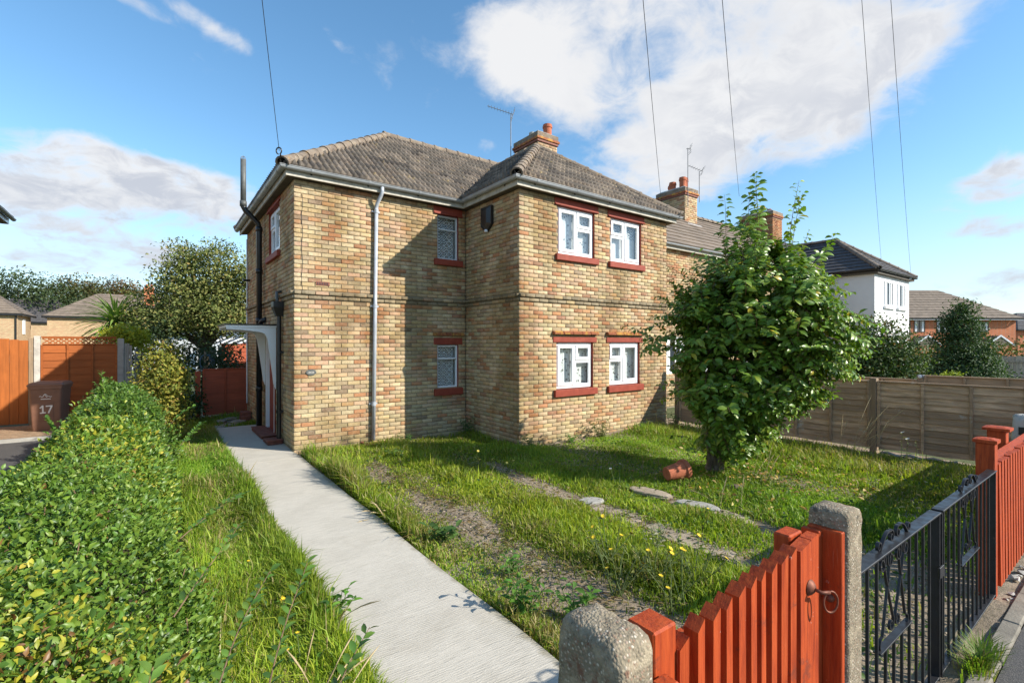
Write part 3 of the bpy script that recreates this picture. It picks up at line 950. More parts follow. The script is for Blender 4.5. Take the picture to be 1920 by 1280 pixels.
W_front = Wall(xL, yL, (1, 0), (0, -1), xF - xL, [(4.55 - xL, 5.035 - xL, 3.57, 4.47), (4.55 - xL, 5.035 - xL, .955, 1.83)])
W_ret = Wall(xF, yL, (0, -1), (-1, 0), yL - yF)
W_wing = Wall(xF, yF, (1, 0), (0, -1), xR - xF, [(6.14 - xF, 7.12 - xF, 3.57, 4.49), (7.60 - xF, 8.58 - xF, 3.57, 4.49),
                                                   (6.10 - xF, 7.08 - xF, .985, 1.88), (7.565 - xF, 8.53 - xF, .985, 1.88)])
W_right = Wall(xR, yF, (0, 1), (1, 0), yL - yF)
W_side = Wall(xL, yB, (0, -1), (-1, 0), yB - yL, [(yB - 10.99, yB - 9.89, 3.62, 4.52), (yB - 11.25, yB - 10.32, .10, 2.12)])
walls = [W_front, W_ret, W_wing, W_right, W_side]

def build_shell():
    mb = MB()
    for w in walls: w.backing(mb)
    # rear and party walls, floors (plain, unseen from the street)
    for q in ([(xL, yB), (xR, yB)], [(xR, yB), (xR, yL)]):
        (x0, y0), (x1, y1) = q
        mb.add([(x0, y0, -.3), (x1, y1, -.3), (x1, y1, 4.7), (x0, y0, 4.7)], [(0, 1, 2, 3)])
    mb.build('wall', m['mortar'], house)
    fl = MB()
    for z in (.06, 2.45, 4.66): fl.add([(xL, yL, z), (xF, yL, z), (xF, yF, z), (xR, yF, z), (xR, yB, z), (xL, yB, z)], [(0, 1, 2, 3, 4, 5)])
    for (x0, y0, x1, y1) in ((xL + .1, 12.0, xR, 12.0), (xF, yL, xF, 12.0), (7.35, yF, 7.35, 12)):
        fl.add([(x0, y0, 0), (x1, y1, 0), (x1, y1, 4.66), (x0, y0, 4.66)], [(0, 1, 2, 3)])
    fl.build('room', m['room'], house)
    for w in walls:
        for hl in list(w.holes):
            keep, w.holes = w.holes, [hl]
            rv = MB(); w.reveals(rv); rv.build('window_reveal', m['red_paint'], house); w.holes = keep
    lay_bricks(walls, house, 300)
build_shell()

def window(w, u0, z0, W, H, kind, net='lace', fw=.060, mat='upvc', parent=None, hood=None, lint=None, sill=None):
    """uPVC window in wall w: outer frame, mullion, an opening casement, a top-hung vent, panes and net"""
    parent = parent or house
    mb = MB(); d0, d1 = -.105, -.045
    B = lambda mb, a, b, c, e, dd0=d0, dd1=d1, ch=.006: w.box(mb, u0 + a, u0 + b, dd0, dd1, z0 + c, z0 + e, ch)
    panes = []
    if kind in ('L', 'R'):
        B(mb, 0, fw, 0, H); B(mb, W - fw, W, 0, H); B(mb, fw, W - fw, H - fw, H); B(mb, fw, W - fw, 0, fw * 1.15)
        mid = W * (.52 if kind == 'L' else .46)
        B(mb, mid - fw / 2, mid + fw / 2, fw * 1.15, H - fw)
        c0, c1 = (fw, mid - fw / 2) if kind == 'L' else (mid + fw / 2, W - fw)
        f0, f1 = (mid + fw / 2, W - fw) if kind == 'L' else (fw, mid - fw / 2)
        zt = H * .60
        B(mb, f0, f1, zt - fw / 2, zt + fw / 2)
        root = mb.build('window', m[mat], parent)
        for (a, b, c, e) in ((c0, c1, fw * 1.15, H - fw), (f0, f1, zt + fw / 2, H - fw)):
            s = MB(); k = .014; q = .060
            B(s, a - k, a + q - k, c - k, e + k, -.075, -.027); B(s, b - q + k, b + k, c - k, e + k, -.075, -.027)
            B(s, a + q - k, b - q + k, e - q + k, e + k, -.075, -.027); B(s, a + q - k, b - q + k, c - k, c + q - k, -.075, -.027)
            s.build('sash', m[mat], root)
            panes.append((a + q - k, b - q + k, c + q - k, e - q + k, -.055))
        panes.append((f0, f1, fw * 1.15, zt - fw / 2, -.075))
        bl = MB()
        for (a, b, c, e) in ((f0, f1, fw * 1.15, zt - fw / 2),):
            g = .012; B(bl, a, a + g, c, e, -.08, -.05, 0); B(bl, b - g, b, c, e, -.08, -.05, 0); B(bl, a + g, b - g, c, c + g, -.08, -.05, 0); B(bl, a + g, b - g, e - g, e, -.08, -.05, 0)
        bl.build('glazing_bead', m[mat], root)
    else:
        fw2 = .034
        B(mb, 0, fw2, 0, H); B(mb, W - fw2, W, 0, H); B(mb, fw2, W - fw2, H - fw2, H); B(mb, fw2, W - fw2, 0, fw2)
        root = mb.build('window', m[mat], parent)
        zt = H * .685
        s = MB(); B(s, fw2, W - fw2, zt - .016, zt + .016, -.10, -.035); s.build('transom', m[mat], root)
        panes += [(fw2, W - fw2, fw2, zt - .016, -.075), (fw2, W - fw2, zt + .016, H - fw2, -.07)]
    for (a, b, c, e, d) in panes:
        g = MB(); g.add([w.P(u0 + a, d, z0 + c), w.P(u0 + b, d, z0 + c), w.P(u0 + b, d, z0 + e), w.P(u0 + a, d, z0 + e)], [(0, 1, 2, 3)])
        g.build('pane', m['glass'], root)
    # net curtains hang in soft folds just behind the glass
    def fold(a, b, c, e, mat_, amp=.012, dd=-.16):
        mb = MB(); n = 26; vs = []
        for i in range(n + 1):
            u = a + (b - a) * i / n; d = dd + amp * math.sin(i * 2.1 + a * 9) + .004 * math.sin(i * .9)
            vs += [w.P(u0 + u, d, z0 + c), w.P(u0 + u, d, z0 + e)]
        mb.add(vs, [(2 * i, 2 * i + 2, 2 * i + 3, 2 * i + 1) for i in range(n)])
        mb.build('net_curtain', m[mat_], root, smooth=True)
    if net == 'lace':
        fold(.01, W * .50, .02, H * .97, 'lace'); fold(W * .52, W * .99, .02, H * .97, 'lace', .012, -.175)
    elif net == 'lacefull': fold(.01, W - .01, .01, H - .02, 'lace_fine', .006)
    elif net == 'white': fold(.02, W - .02, .02, H * .62, 'white_net', .01); fold(.02, W - .02, H * .62, H * .98, 'lace_fine', .01)
    if sill:
        s = MB(); w.box(s, u0 - sill[0], u0 + W + sill[0], -.03, .062, sill[1], sill[2], .008); s.build('sill', m['red_paint'], root)
    if lint:
        s = MB(); w.box(s, u0 - lint[0], u0 + W + lint[0], -.02, .016, lint[1], lint[2], .004)
        if not hood: w.box(s, u0 - lint[0], u0 + W + lint[0], .0165, .040, lint[1] - .002, lint[1] + .028, .006)
        s.build('lintel', m['red_paint'], root)
    if hood:
        s = MB(); n = 5; a0, b0 = u0 - lint[0] - .02, u0 + W + lint[0] + .02
        for i in range(n):
            p, q = a0 + (b0 - a0) * i / n, a0 + (b0 - a0) * (i + 1) / n
            for (zz, dd) in ((hood, .085), (hood + .032, .065)):
                w.box(s, p + .003, q - .003, -.01, dd + rng.uniform(-.004, .004), zz + rng.uniform(-.002, .002), zz + .030, .006)
        s.build('drip_course', m['hood_tile'], root)
    return root

def build_windows():
    S = dict(sill=(.085, 3.445, 3.565), lint=(.10, 4.492, 4.632))
    window(W_wing, 6.145 - xF, 3.575, .97, .91, 'L', **S)
    window(W_wing, 7.605 - xF, 3.575, .97, .91, 'R', net='white', **S)
    S = dict(sill=(.085, .845, .978), lint=(.10, 1.885, 1.985), hood=2.035)
    window(W_wing, 6.105 - xF, .99, .97, .885, 'L', **S)
    window(W_wing, 7.57 - xF, .99, .955, .885, 'R', **S)
    window(W_front, 4.552 - xL, 3.575, .481, .89, 'N', net='lacefull', mat='old_white_paint', sill=(.085, 3.445, 3.568), lint=(.09, 4.475, 4.632))
    window(W_front, 4.552 - xL, .96, .481, .865, 'N', net='lacefull', mat='upvc', sill=(.085, .81, .95), lint=(.09, 1.84, 1.975), hood=2.02)
    window(W_side, yB - 10.985, 3.625, 1.09, .89, 'R', sill=(.08, 3.50, 3.615), lint=(.09, 4.525, 4.632))
build_windows()

def build_roof():
    vr = (RIDGE_Y - (yL - OV)) / COS
    ex, ey = xL - OV, yL - OV                       # eave lines
    wx, wy = xF - OV, yF - OV
    wr = xR + OV
    half = (wr - wx) / 2; vw = half / COS; xr = wx + half
    zr = EZ + half * .747
    def umax_main(v):
        c = v * COS
        return (wx + c) - ex if c < half - .02 else xR - ex
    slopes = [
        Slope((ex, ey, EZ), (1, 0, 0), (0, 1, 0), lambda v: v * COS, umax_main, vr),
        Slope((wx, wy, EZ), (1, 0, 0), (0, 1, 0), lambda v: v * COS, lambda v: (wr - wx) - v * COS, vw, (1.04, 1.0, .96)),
        Slope((wx, ey, EZ), (0, -1, 0), (1, 0, 0), lambda v: -v * COS, lambda v: (ey - wy) - v * COS, vw, (.66, .72, .82)),  # slope turned from the sun: its shade is tinted into the tile colour
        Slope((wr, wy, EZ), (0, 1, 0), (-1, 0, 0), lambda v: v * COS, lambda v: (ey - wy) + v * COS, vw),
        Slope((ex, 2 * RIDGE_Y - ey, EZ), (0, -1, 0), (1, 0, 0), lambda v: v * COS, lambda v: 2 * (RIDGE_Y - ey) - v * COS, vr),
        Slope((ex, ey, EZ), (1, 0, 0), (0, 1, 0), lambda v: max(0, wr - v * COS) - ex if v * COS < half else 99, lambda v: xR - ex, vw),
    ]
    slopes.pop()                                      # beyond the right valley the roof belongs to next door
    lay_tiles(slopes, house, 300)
    rz = EZ + (RIDGE_Y - ey) * .747
    apex = (ex + (RIDGE_Y - ey), RIDGE_Y, rz)
    ridge_run((ex - .02, ey - .02, EZ + .03), (apex[0], apex[1], apex[2] + .05), house, 'hip_tile')
    ridge_run((ex, 2 * RIDGE_Y - ey, EZ + .03), (apex[0], apex[1], apex[2] + .05), house, 'hip_tile')
    ridge_run((apex[0] - .05, RIDGE_Y, rz + .05), (8.88, RIDGE_Y, rz + .05), house, 'ridge_tile')
    wa = (xr, wy + half, zr)
    ridge_run((wx - .02, wy - .02, EZ + .03), (wa[0], wa[1], wa[2] + .05), house, 'hip_tile')
    ridge_run((wr + .02, wy - .02, EZ + .03), (wa[0], wa[1], wa[2] + .05), house, 'hip_tile')
    ridge_run((wa[0], wa[1] - .04, zr + .05), (xr, ey + half, zr + .05), house, 'ridge_tile')
    # rear slope and lead valley
    mb = MB()
    b = 2 * RIDGE_Y - ey
    mb.add([(ex, b, EZ), (xR, b, EZ), (xR, RIDGE_Y, rz), (apex[0], RIDGE_Y, rz)], [(0, 1, 2, 3)])
    mb.build('rear_roof', m['roof_far'], house)
    mb = MB()
    s = Vector((1, 1, 0)).normalized(); e = Vector((-1, 1, 0)).normalized() * .11
    p0 = Vector((wx, ey, EZ - .005)); p1 = Vector((xr, ey + half, zr - .005))
    mb.add([p0 - e, p0 + e, p1 + e, p1 - e], [(0, 1, 2, 3)])
    mb.build('valley_lining', m['lead'], house)
    # hip iron with the telephone hook at the left corner
    mb = MB(); c = Vector((ex + .02, ey + .02, EZ + .04))
    pts = [c + Vector((-.04, -.04, .0))]
    for k in range(11):
        a = R(-60 + k * 32); pts.append(c + Vector((-.085, -.07, .13)) + Vector((.62, -.45, 0)) * (math.cos(a) * .055) + Vector((0, 0, math.sin(a) * .055)))
    mb.tube(pts, .011, 7); mb.build('hip_iron', m['black_plastic'], house, smooth=True)
    # soffits, fascias, gutters
    path = [(ex, b), (ex, ey), (wx, ey), (wx, wy), (wr, wy), (wr, ey)]
    def inner(d):                                     # the eaves line moved towards the wall by d
        return [(ex + d, b - d), (ex + d, ey + d), (wx + d, ey + d), (wx + d, wy + d), (wr - d, wy + d), (wr - d, ey + d)]
    sides = [(-1, 0), (-1, -1), (-1, -1), (-1, -1), (1, -1), (1, 0)]
    fi = inner(.062); si = inner(OV + .005)
    for i in range(5):
        p, q = fi[i], fi[i + 1]; a, c = inner(.088)[i], inner(.088)[i + 1]
        mb = MB()
        mb.add([(*p, 4.632), (*q, 4.632), (*q, 4.775), (*p, 4.775), (*a, 4.632), (*c, 4.632), (*c, 4.775), (*a, 4.775)],
               [(0, 1, 2, 3), (7, 6, 5, 4), (0, 4, 5, 1), (3, 2, 6, 7), (0, 3, 7, 4), (1, 5, 6, 2)])
        mb.build('fascia', m['fascia_paint'], house)
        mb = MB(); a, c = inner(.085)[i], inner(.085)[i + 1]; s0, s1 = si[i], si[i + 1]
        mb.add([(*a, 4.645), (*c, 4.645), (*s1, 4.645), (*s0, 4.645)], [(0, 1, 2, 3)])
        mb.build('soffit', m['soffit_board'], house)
    gi = inner(.008)
    prof = [(.054 * math.cos(t), .054 * math.sin(t)) for t in np.linspace(math.pi, 2 * math.pi, 11)]
    prof = [(-.060, .004)] + prof + [(.060, .004), (.060, -.004)] + [(.049 * math.cos(t), .049 * math.sin(t)) for t in np.linspace(2 * math.pi, math.pi, 9)] + [(-.060, -.004)]
    for i in range(5):
        p = Vector((*gi[i], 4.768)); q = Vector((*gi[i + 1], 4.768)); d = (q - p).normalized(); sd = Vector((d.y, -d.x, 0))
        if sd.x > 0 and i < 2: pass
        e0 = Vector((*sides[i], 0)); e1 = Vector((*sides[i + 1], 0))
        # the outward side of each run
        outw = [(-1, 0), (0, -1), (-1, 0), (0, -1), (1, 0)][i]
        o3 = Vector((*outw, 0))
        def mit(pt, e):                               # mitred end: keep the outward share equal
            return e if abs(e.x) + abs(e.y) > 1.5 else o3
        mb = MB(); mb.sweep([p, q], prof, [mit(p, e0), mit(q, e1)], closed=True)
        mb.build('gutter', m['gutter_grey'], house, smooth=True)
        # union brackets
        L = (q - p).length; k = .45
        while k < L - .2:
            c0 = p + d * k; br = MB(); vs = []
            pr = [(.060 * math.cos(t), .060 * math.sin(t)) for t in np.linspace(math.pi * .98, 2.02 * math.pi, 9)]
            br.sweep([c0 - d * .022, c0 + d * .022], pr, [o3, o3]); br.build('gutter_union', m['gutter_grey'], house, smooth=True)
            st = MB(); st.obox(c0 - o3 * .062 + Vector((0, 0, -.055)) + o3 * .004, (d, o3, (0, 0, 1)), (.016, .006, .018)); st.build('gutter_bracket', m['black_plastic'], house)
            k += .98
build_roof()

def build_pipes():
    # grey downpipe with its swan neck, and the shoe over a tile gulley
    mb = MB(); y = yL - .055
    mb.tube([(3.315, yL - .205, 4.735), (3.315, yL - .205, 4.64), (3.305, yL - .185, 4.585), (3.265, y - .02, 4.43), (3.262, y, 4.36), (3.262, y, 4.30)], .034, 12)
    mb.tube([(3.262, y, 4.36), (3.205, y, .09)], .0345, 12)
    dp = mb.build('downpipe', m['pipe_grey'], house, smooth=True)
    for z in (4.30, 2.55, .75):
        x = 3.205 + (z - .09) / 4.27 * .057
        b = MB(); b.tube([(x, y, z - .035), (x, y, z + .035)], .041, 12); b.box((x - .075, yL - .028, z - .015), (x + .075, yL - .004, z + .015)); b.build('pipe_collar', m['pipe_grey'], dp, smooth=False)
    mb = MB(); mb.box((xL + 1.10, yL - .40, -.02), (xL + 1.62, yL - .035, .045), .01); mb.box((xL + 1.2, yL - .35, .045), (xL + 1.5, yL - .30, .075), .006)
    mb.box((xL + 1.10, yL - .40, .045), (xL + 1.17, yL - .06, .085), .008)
    mb.build('gulley', m['quarry_tile'], house)
    # black soil stack with grey top
    x = xL - .10; ys = 11.5
    mb = MB(); mb.tube([(x, ys, .0), (x, ys, 4.30), (x - .02, ys, 4.42), (x - .26, ys, 4.66), (x - .30, ys, 4.74), (x - .30, ys, 4.80)], .056, 12)
    for z in (.9, 2.35, 3.4, 4.3): mb.tube([(x, ys, z - .05), (x, ys, z + .05)], .068, 12)
    mb.tube([(x, ys, 2.25), (x + .03, ys - .12, 2.33), (x + .1, ys - .22, 2.38)], .05, 10)
    sv = mb.build('soil_pipe', m['black_plastic'], house, smooth=True)
    mb = MB(); mb.tube([(x - .30, ys, 4.79), (x - .30, ys, 5.72)], .054, 14); mb.tube([(x - .30, ys, 4.74), (x - .30, ys, 4.85)], .066, 14)
    mb.build('vent_terminal', m['vent_grey'], sv, smooth=True)
    mb = MB(); c = Vector((x - .30, ys, 5.72))
    for k in range(6):
        a = math.pi * k / 6; mb.tube([c + Vector((math.cos(a) * .052 * math.cos(t), math.sin(a) * .052 * math.cos(t), .075 * math.sin(t))) for t in np.linspace(0, math.pi, 9)], .003, 5)
    mb.build('wire_balloon', m['steel'], sv)
    # hopper and black downpipe by the front corner of the side wall
    x = xL - .065; yy = 9.60
    mb = MB(); mb.tube([(x, yy, .12), (x, yy, 2.36)], .040, 12)
    for z in (.62, 1.7): mb.tube([(x, yy, z - .03), (x, yy, z + .03)], .05, 12); mb.box((x, yy - .08, z - .02), (xL - .003, yy + .08, z + .02))
    rp = mb.build('rainwater_pipe', m['black_plastic'], house, smooth=False)
    mb = MB()
    t, b_ = .115, .055
    vs = [(x - b_, yy - b_, 2.36), (x + .06, yy - b_, 2.36), (x + .06, yy + b_, 2.36), (x - b_, yy + b_, 2.36), (x - t, yy - t, 2.52), (x + .06, yy - t, 2.52), (x + .06, yy + t, 2.52), (x - t, yy + t, 2.52),
          (x - t, yy - t, 2.62), (x + .06, yy - t, 2.62), (x + .06, yy + t, 2.62), (x - t, yy + t, 2.62)]
    mb.add(vs, [(0, 1, 5, 4), (1, 2, 6, 5), (2, 3, 7, 6), (3, 0, 4, 7), (4, 5, 9, 8), (5, 6, 10, 9), (6, 7, 11, 10), (7, 4, 8, 11), (3, 2, 1, 0)])
    mb.build('hopper', m['black_plastic'], rp)
    mb = MB(); mb.tube([(xL - .01, yy + .12, 2.82), (x - .02, yy + .10, 2.80), (x - .03, yy + .02, 2.70), (x - .03, yy, 2.55)], .028, 10)
    mb.build('waste_pipe', m['vent_grey'], rp, smooth=True)
    # thin white overflow and cable at the far corner
    mb = MB(); mb.tube([(xL - .02, yB - .12, .35), (xL - .02, yB - .12, 4.5)], .016, 8); mb.build('overflow_pipe', m['white_plastic'], house)
    mb = MB(); mb.tube([(xL, yB - .5, 3.42), (xL - .16, yB - .52, 3.41)], .03, 8); mb.build('overflow_stub', m['black_plastic'], house)
    mb = MB(); p = [W_front.P(.13 + .01 * math.sin(k), .004, 4.4 - k * .082) for k in range(22)]
    mb.tube(p, .0035, 5); mb.build('bell_wire', m['cable_black'], house)
build_pipes()

def build_door():
    y0, y1 = 10.16, 11.42
    # flat porch canopy on shaped white gallows brackets
    can = MB(); can.box((xL - .845, y0, 2.155), (xL - .004, y1, 2.205), .004); cp = can.build('porch_canopy', m['upvc'], house)
    f = MB(); f.box((xL - .865, y0 - .025, 2.2055), (xL - .004, y1 + .025, 2.228), .004); f.build('felt_roof', m['black_plastic'], cp)
    for yy in (y0 + .012, y1 - .10):
        pr = [(-.84, 2.153), (-.84, 2.128), (-.55, 2.110), (-.27, 2.075), (-.205, 2.045), (-.165, 1.96), (-.140, 1.80), (-.105, 1.55), (-.07, 1.28), (-.05, 1.08), (-.012, .98), (-.012, 2.153)]
        b = MB(); b.prism([(xL + a, yy, z) for a, z in pr], (0, .07, 0)); b.build('bracket', m['upvc'], cp)
    # front door seen edge-on in its frame
    d = MB()
    ua, ub = yB - 11.25, yB - 10.32
    W_side.box(d, ua, ua + .06, -.12, .018, .1, 2.12, .005); W_side.box(d, ub - .06, ub, -.12, .018, .1, 2.12, .005); W_side.box(d, ua + .06, ub - .06, -.12, .018, 2.06, 2.12, .005)
    fr = d.build('door_frame', m['upvc'], house)
    d = MB(); W_side.box(d, ua + .063, ub - .063, -.10, -.05, .10, 2.055, .004)
    for (a, b) in ((.25, .9), (1.05, 1.9)): W_side.box(d, ua + .2, ub - .2, -.05, -.038, a, b, .01)
    dr = d.build('door', m['red_paint'], house)
    d = MB(); W_side.box(d, ub - .16, ub - .13, -.05, .0, 1.0, 1.14, .005); d.build('handle', m['steel'], dr)
    d = MB(); W_side.box(d, ua - .15, ub + .12, .003, .26, -.02, .10, .012)
    for k in range(7): W_side.box(d, ua - .15 + k * .19, ua - .15 + k * .19 + .18, .006, .272, .1005, .118, .004)
    d.build('doorstep', m['quarry_tile'], house)
    d = MB(); d.box((xL - .27, 9.50, .035), (xL - .02, 9.98, .10), .012); d.box((xL - .29, 9.47, .101), (xL - .015, 9.72, .135), .01)
    d.build('gulley_kerb', m['quarry_tile'], house)
    # meter strip of old red paint by the door
    d = MB(); W_side.box(d, ub + .02, ub + .07, .003, .02, .1, 2.0, .004); d.build('trellis_strip', m['red_paint'], house)
    # air brick, oval plaque, bulkhead sounder
    d = MB(); W_front.box(d, 2.205 - xL, 2.435 - xL, -.01, .012, 2.868, 2.935, .004); ab = d.build('air_brick', m['quarry_tile'], house)
    d = MB()
    for k in range(7): W_front.box(d, 2.225 - xL + k * .028, 2.237 - xL + k * .028, .0125, .016, 2.88, 2.922)
    d.build('grille_slot', m['black_plastic'], ab)
    d = MB(); c = W_front.P(2.125 - xL, .0, 1.365); vs = []; n = 24
    for dd, k in ((.004, 1), (.016, 1), (.020, .88), (.017, .84)):
        for i in range(n):
            a = 2 * math.pi * i / n; vs.append(c + Vector((math.cos(a) * .085 * k, -dd, math.sin(a) * .052 * k)))
    fs = [(r * n + i, r * n + (i + 1) % n, (r + 1) * n + (i + 1) % n, (r + 1) * n + i) for r in range(3) for i in range(n)] + [tuple(range(3 * n, 4 * n))]
    d.add(vs, fs); pl = d.build('number_plaque', m['vent_grey'], house)
    d = MB()
    for k, hh in enumerate((.030, .022, .034, .026)):
        d.obox(c + Vector((-.036 + k * .024, -.0185, 0)), ((1, 0, 0), (0, 1, 0), (0, 0, 1)), (.006, .002, hh / 2), .001)
    d.build('plaque_relief', m['concrete_pale'], pl)
    d = MB(); w = W_ret; a = yL - 8.04; b = yL - 7.67
    pf = [(a, .0, 4.52), (b, .0, 4.52), (b, .0, 4.16), ((a + b) / 2, .0, 4.03), (a, .0, 4.16)]
    d.prism([w.P(u, .004, z) for u, _, z in pf], w.n * .055)
    mx = (a + b) / 2
    vs = [w.P(a + .02, .059, 4.50), w.P(b - .02, .059, 4.50), w.P(b - .02, .059, 4.17), w.P(mx, .059, 4.05), w.P(a + .02, .059, 4.17),
          w.P(mx - .07, .10, 4.46), w.P(mx + .07, .10, 4.46), w.P(mx + .07, .10, 4.20), w.P(mx, .10, 4.13), w.P(mx - .07, .10, 4.20)]
    d.add(vs, [(i, (i + 1) % 5, 5 + (i + 1) % 5, 5 + i) for i in range(5)] + [(5, 6, 7, 8, 9)])
    ab = d.build('alarm_box', m['black_plastic'], house)
    d = MB(); d.lathe(w.P(mx + .01, .06, 4.045), [(.0, .035), (.03, .025), (.038, 0), (.03, -.02), (0, -.026)], 12, (0, 0, 1)); d.build('lamp_lens', m['white_plastic'], ab, smooth=True)
build_door()

def chimney(parent, x0, x1, y0, y1, zb, zt, pots, tint=None, lich=True):
    ws = [Wall(x0, y0, (1, 0), (0, -1), x1 - x0, top=zt), Wall(x0, y1, (0, -1), (-1, 0), y1 - y0, top=zt),
          Wall(x1, y0, (0, 1), (1, 0), y1 - y0, top=zt), Wall(x1, y1, (-1, 0), (0, 1), x1 - x0, top=zt)]
    k0 = int((zb - ZB) / COURSE)
    base = MB(); base.box((x0 + .009, y0 + .009, zb), (x1 - .009, y1 - .009, zt + .02)); ch = base.build('chimney', m['mortar'], parent)
    rec_walls = []
    for w in ws:
        org = w.bricks
        w.bricks = (lambda o: (lambda shift=0: [b for b in o(shift, proud=False) if b[2] > zb]))(org)
    lay_bricks(ws, ch, 0, tint=tint)
    for (p, za, ze, mt) in ((.03, zt, zt + .068, 'brown_brick'), (.06, zt + .07, zt + .14, 'hood_tile'), (.03, zt + .142, zt + .285, 'hip_tile')):
        b = MB(); b.box((x0 - p, y0 - p, za), (x1 + p, y1 + p, ze), .006); b.build('corbel_course', m['quarry_tile'] if mt == 'brown_brick' else m[mt], ch)
    b = MB(); z = zt + .286; e = .02; i = .10
    vs = [(x0 - e, y0 - e, z), (x1 + e, y0 - e, z), (x1 + e, y1 + e, z), (x0 - e, y1 + e, z), (x0 + i, y0 + i, z + .08), (x1 - i, y0 + i, z + .08), (x1 - i, y1 - i, z + .08), (x0 + i, y1 - i, z + .08)]
    b.add(vs, [(0, 1, 5, 4), (1, 2, 6, 5), (2, 3, 7, 6), (3, 0, 4, 7), (4, 5, 6, 7)]); b.build('flaunching', m['concrete_grey'], ch)
    for (px, py, r, h, mt) in pots:
        b = MB(); zz = z + .02
        b.lathe((px, py, zz), [(r * .92, 0), (r * .95, h * .7), (r * 1.08, h * .72), (r * 1.1, h * .86), (r, h * .88), (r, h), (r * .8, h), (r * .78, h * .3), (0, h * .3)], 18)
        b.build('chimney_pot', m[mt], ch, smooth=False)
    return ch
chimney(house, 8.89, 9.64, 10.82, 11.94, 5.4, 7.74, [(9.43, 11.02, .135, .36, 'terracotta'), (9.12, 11.35, .10, .16, 'concrete_pale'), (9.14, 11.62, .08, .10, 'concrete_pale'), (9.2, 11.85, .07, .09, 'concrete_grey')])

RIGHT = Vector((math.cos(YAW), -math.sin(YAW), 0))
def aerial(name, label, base, top, boom, n=9, el=.16, group=None):
    t = thing(name, label, 'aerial', base, group)
    b = MB(); b.tube([base, top], .014, 7); b.build('mast', m['steel'], t)
    b = MB(); p0 = Vector(top) + Vector(boom[0]); p1 = Vector(top) + Vector(boom[1]); b.tube([p0, p1], .010, 6); bm_ = b.build('boom', m['steel'], t)
    d = (p1 - p0).normalized(); s = d.cross(Vector((0, 0, 1))).normalized()
    for i in range(n):
        c = p0 + (p1 - p0) * (i + .5) / n; l = el * (1 - .35 * i / n)
        e = MB(); e.tube([c - s * l, c + s * l], .005, 5); e.build('element', m['steel'], t)
    e = MB(); u = s.cross(d).normalized()
    for k in (-.16, -.08, .08, .16): e.tube([p0 - s * .15 + u * k, p0 + s * .15 + u * k], .005, 5)
    e.tube([p0 - u * .17, p0 + u * .17], .008, 5)
    e.build('reflector', m['steel'], t)
    return t
A0 = Vector((8.77, 11.98, 7.05))
aerial('tv_aerial', 'thin television aerial on a mast beside the chimney of the brick house', A0, A0 + Vector((0, 0, 1.86)), (RIGHT * .07, RIGHT * -.72 + Vector((0, 0, .26))))
# ------------------------------------------------------------------ front boundary: posts, gates, pickets
def concrete_post(name, label, x0, x1, y0, y1, z, rnd=1.0, n=6, mat='aggregate', rough=1.0):
    t = thing(name, label, 'post', ((x0 + x1) / 2, (y0 + y1) / 2, 0))
    # rounded top and arrises, worn surface: a fine lattice pushed about
    us = np.linspace(0, 1, 15); mb = MB()
    prof = []                                           # outline in the y-z plane with a round top
    for k in range(13):
        a = math.pi - math.pi * k / 12
        prof.append((math.cos(a), math.sin(a)))
    cx, cy = (x0 + x1) / 2, (y0 + y1) / 2; hx, hy = (x1 - x0) / 2, (y1 - y0) / 2
    lev = [-.1, .15, .35, .55, .75, .9, z - .22, z - .14, z - .08, z - .05] + [None] * 0
    rings = []
    nseg = 40
    def ring(zz, k, kz=0):
        r = []
        for i in range(nseg):
            a = 2 * math.pi * i / nseg
            ca, sa = math.cos(a), math.sin(a)
            e = (8 if k > .97 else 6) if rnd > .6 else 14
            q = (abs(ca) ** e + abs(sa) ** e) ** (-1.0 / e)
            r.append(Vector((cx + ca * q * hx * k, cy + sa * q * hy * k, zz)))
        return r
    for zz in lev: rings.append(ring(zz, 1.0))
    for (dz, k) in ((.048, .99), (.034, .955), (.020, .88), (.009, .74), (.001, .45), (-.002, .12)): rings.append(ring(z - dz * rnd, 1 - (1 - k) * (1 if rnd > .6 or k < .5 else .75)))
    vs = []
    for r in rings:
        for p in r:
            j = .0035 * sn(p.x * 1 + p.z * 2, p.y + p.z, 40, 3) + .003 * sn(p.z * 3 + p.x, p.y * 2, 90, 4)
            j *= rough
            d = Vector((p.x - cx, p.y - cy, 0)); d = d.normalized() if d.length > 1e-5 else d
            vs.append(p + d * float(j) + Vector((0, 0, float(j) * .6)))
    fs = [(i * nseg + k, i * nseg + (k + 1) % nseg, (i + 1) * nseg + (k + 1) % nseg, (i + 1) * nseg + k) for i in range(len(rings) - 1) for k in range(nseg)]
    fs.append(tuple(range((len(rings) - 1) * nseg, len(rings) * nseg)))
    mb.add(vs, fs); mb.build('shaft', m[mat], t, smooth=True)
    return t

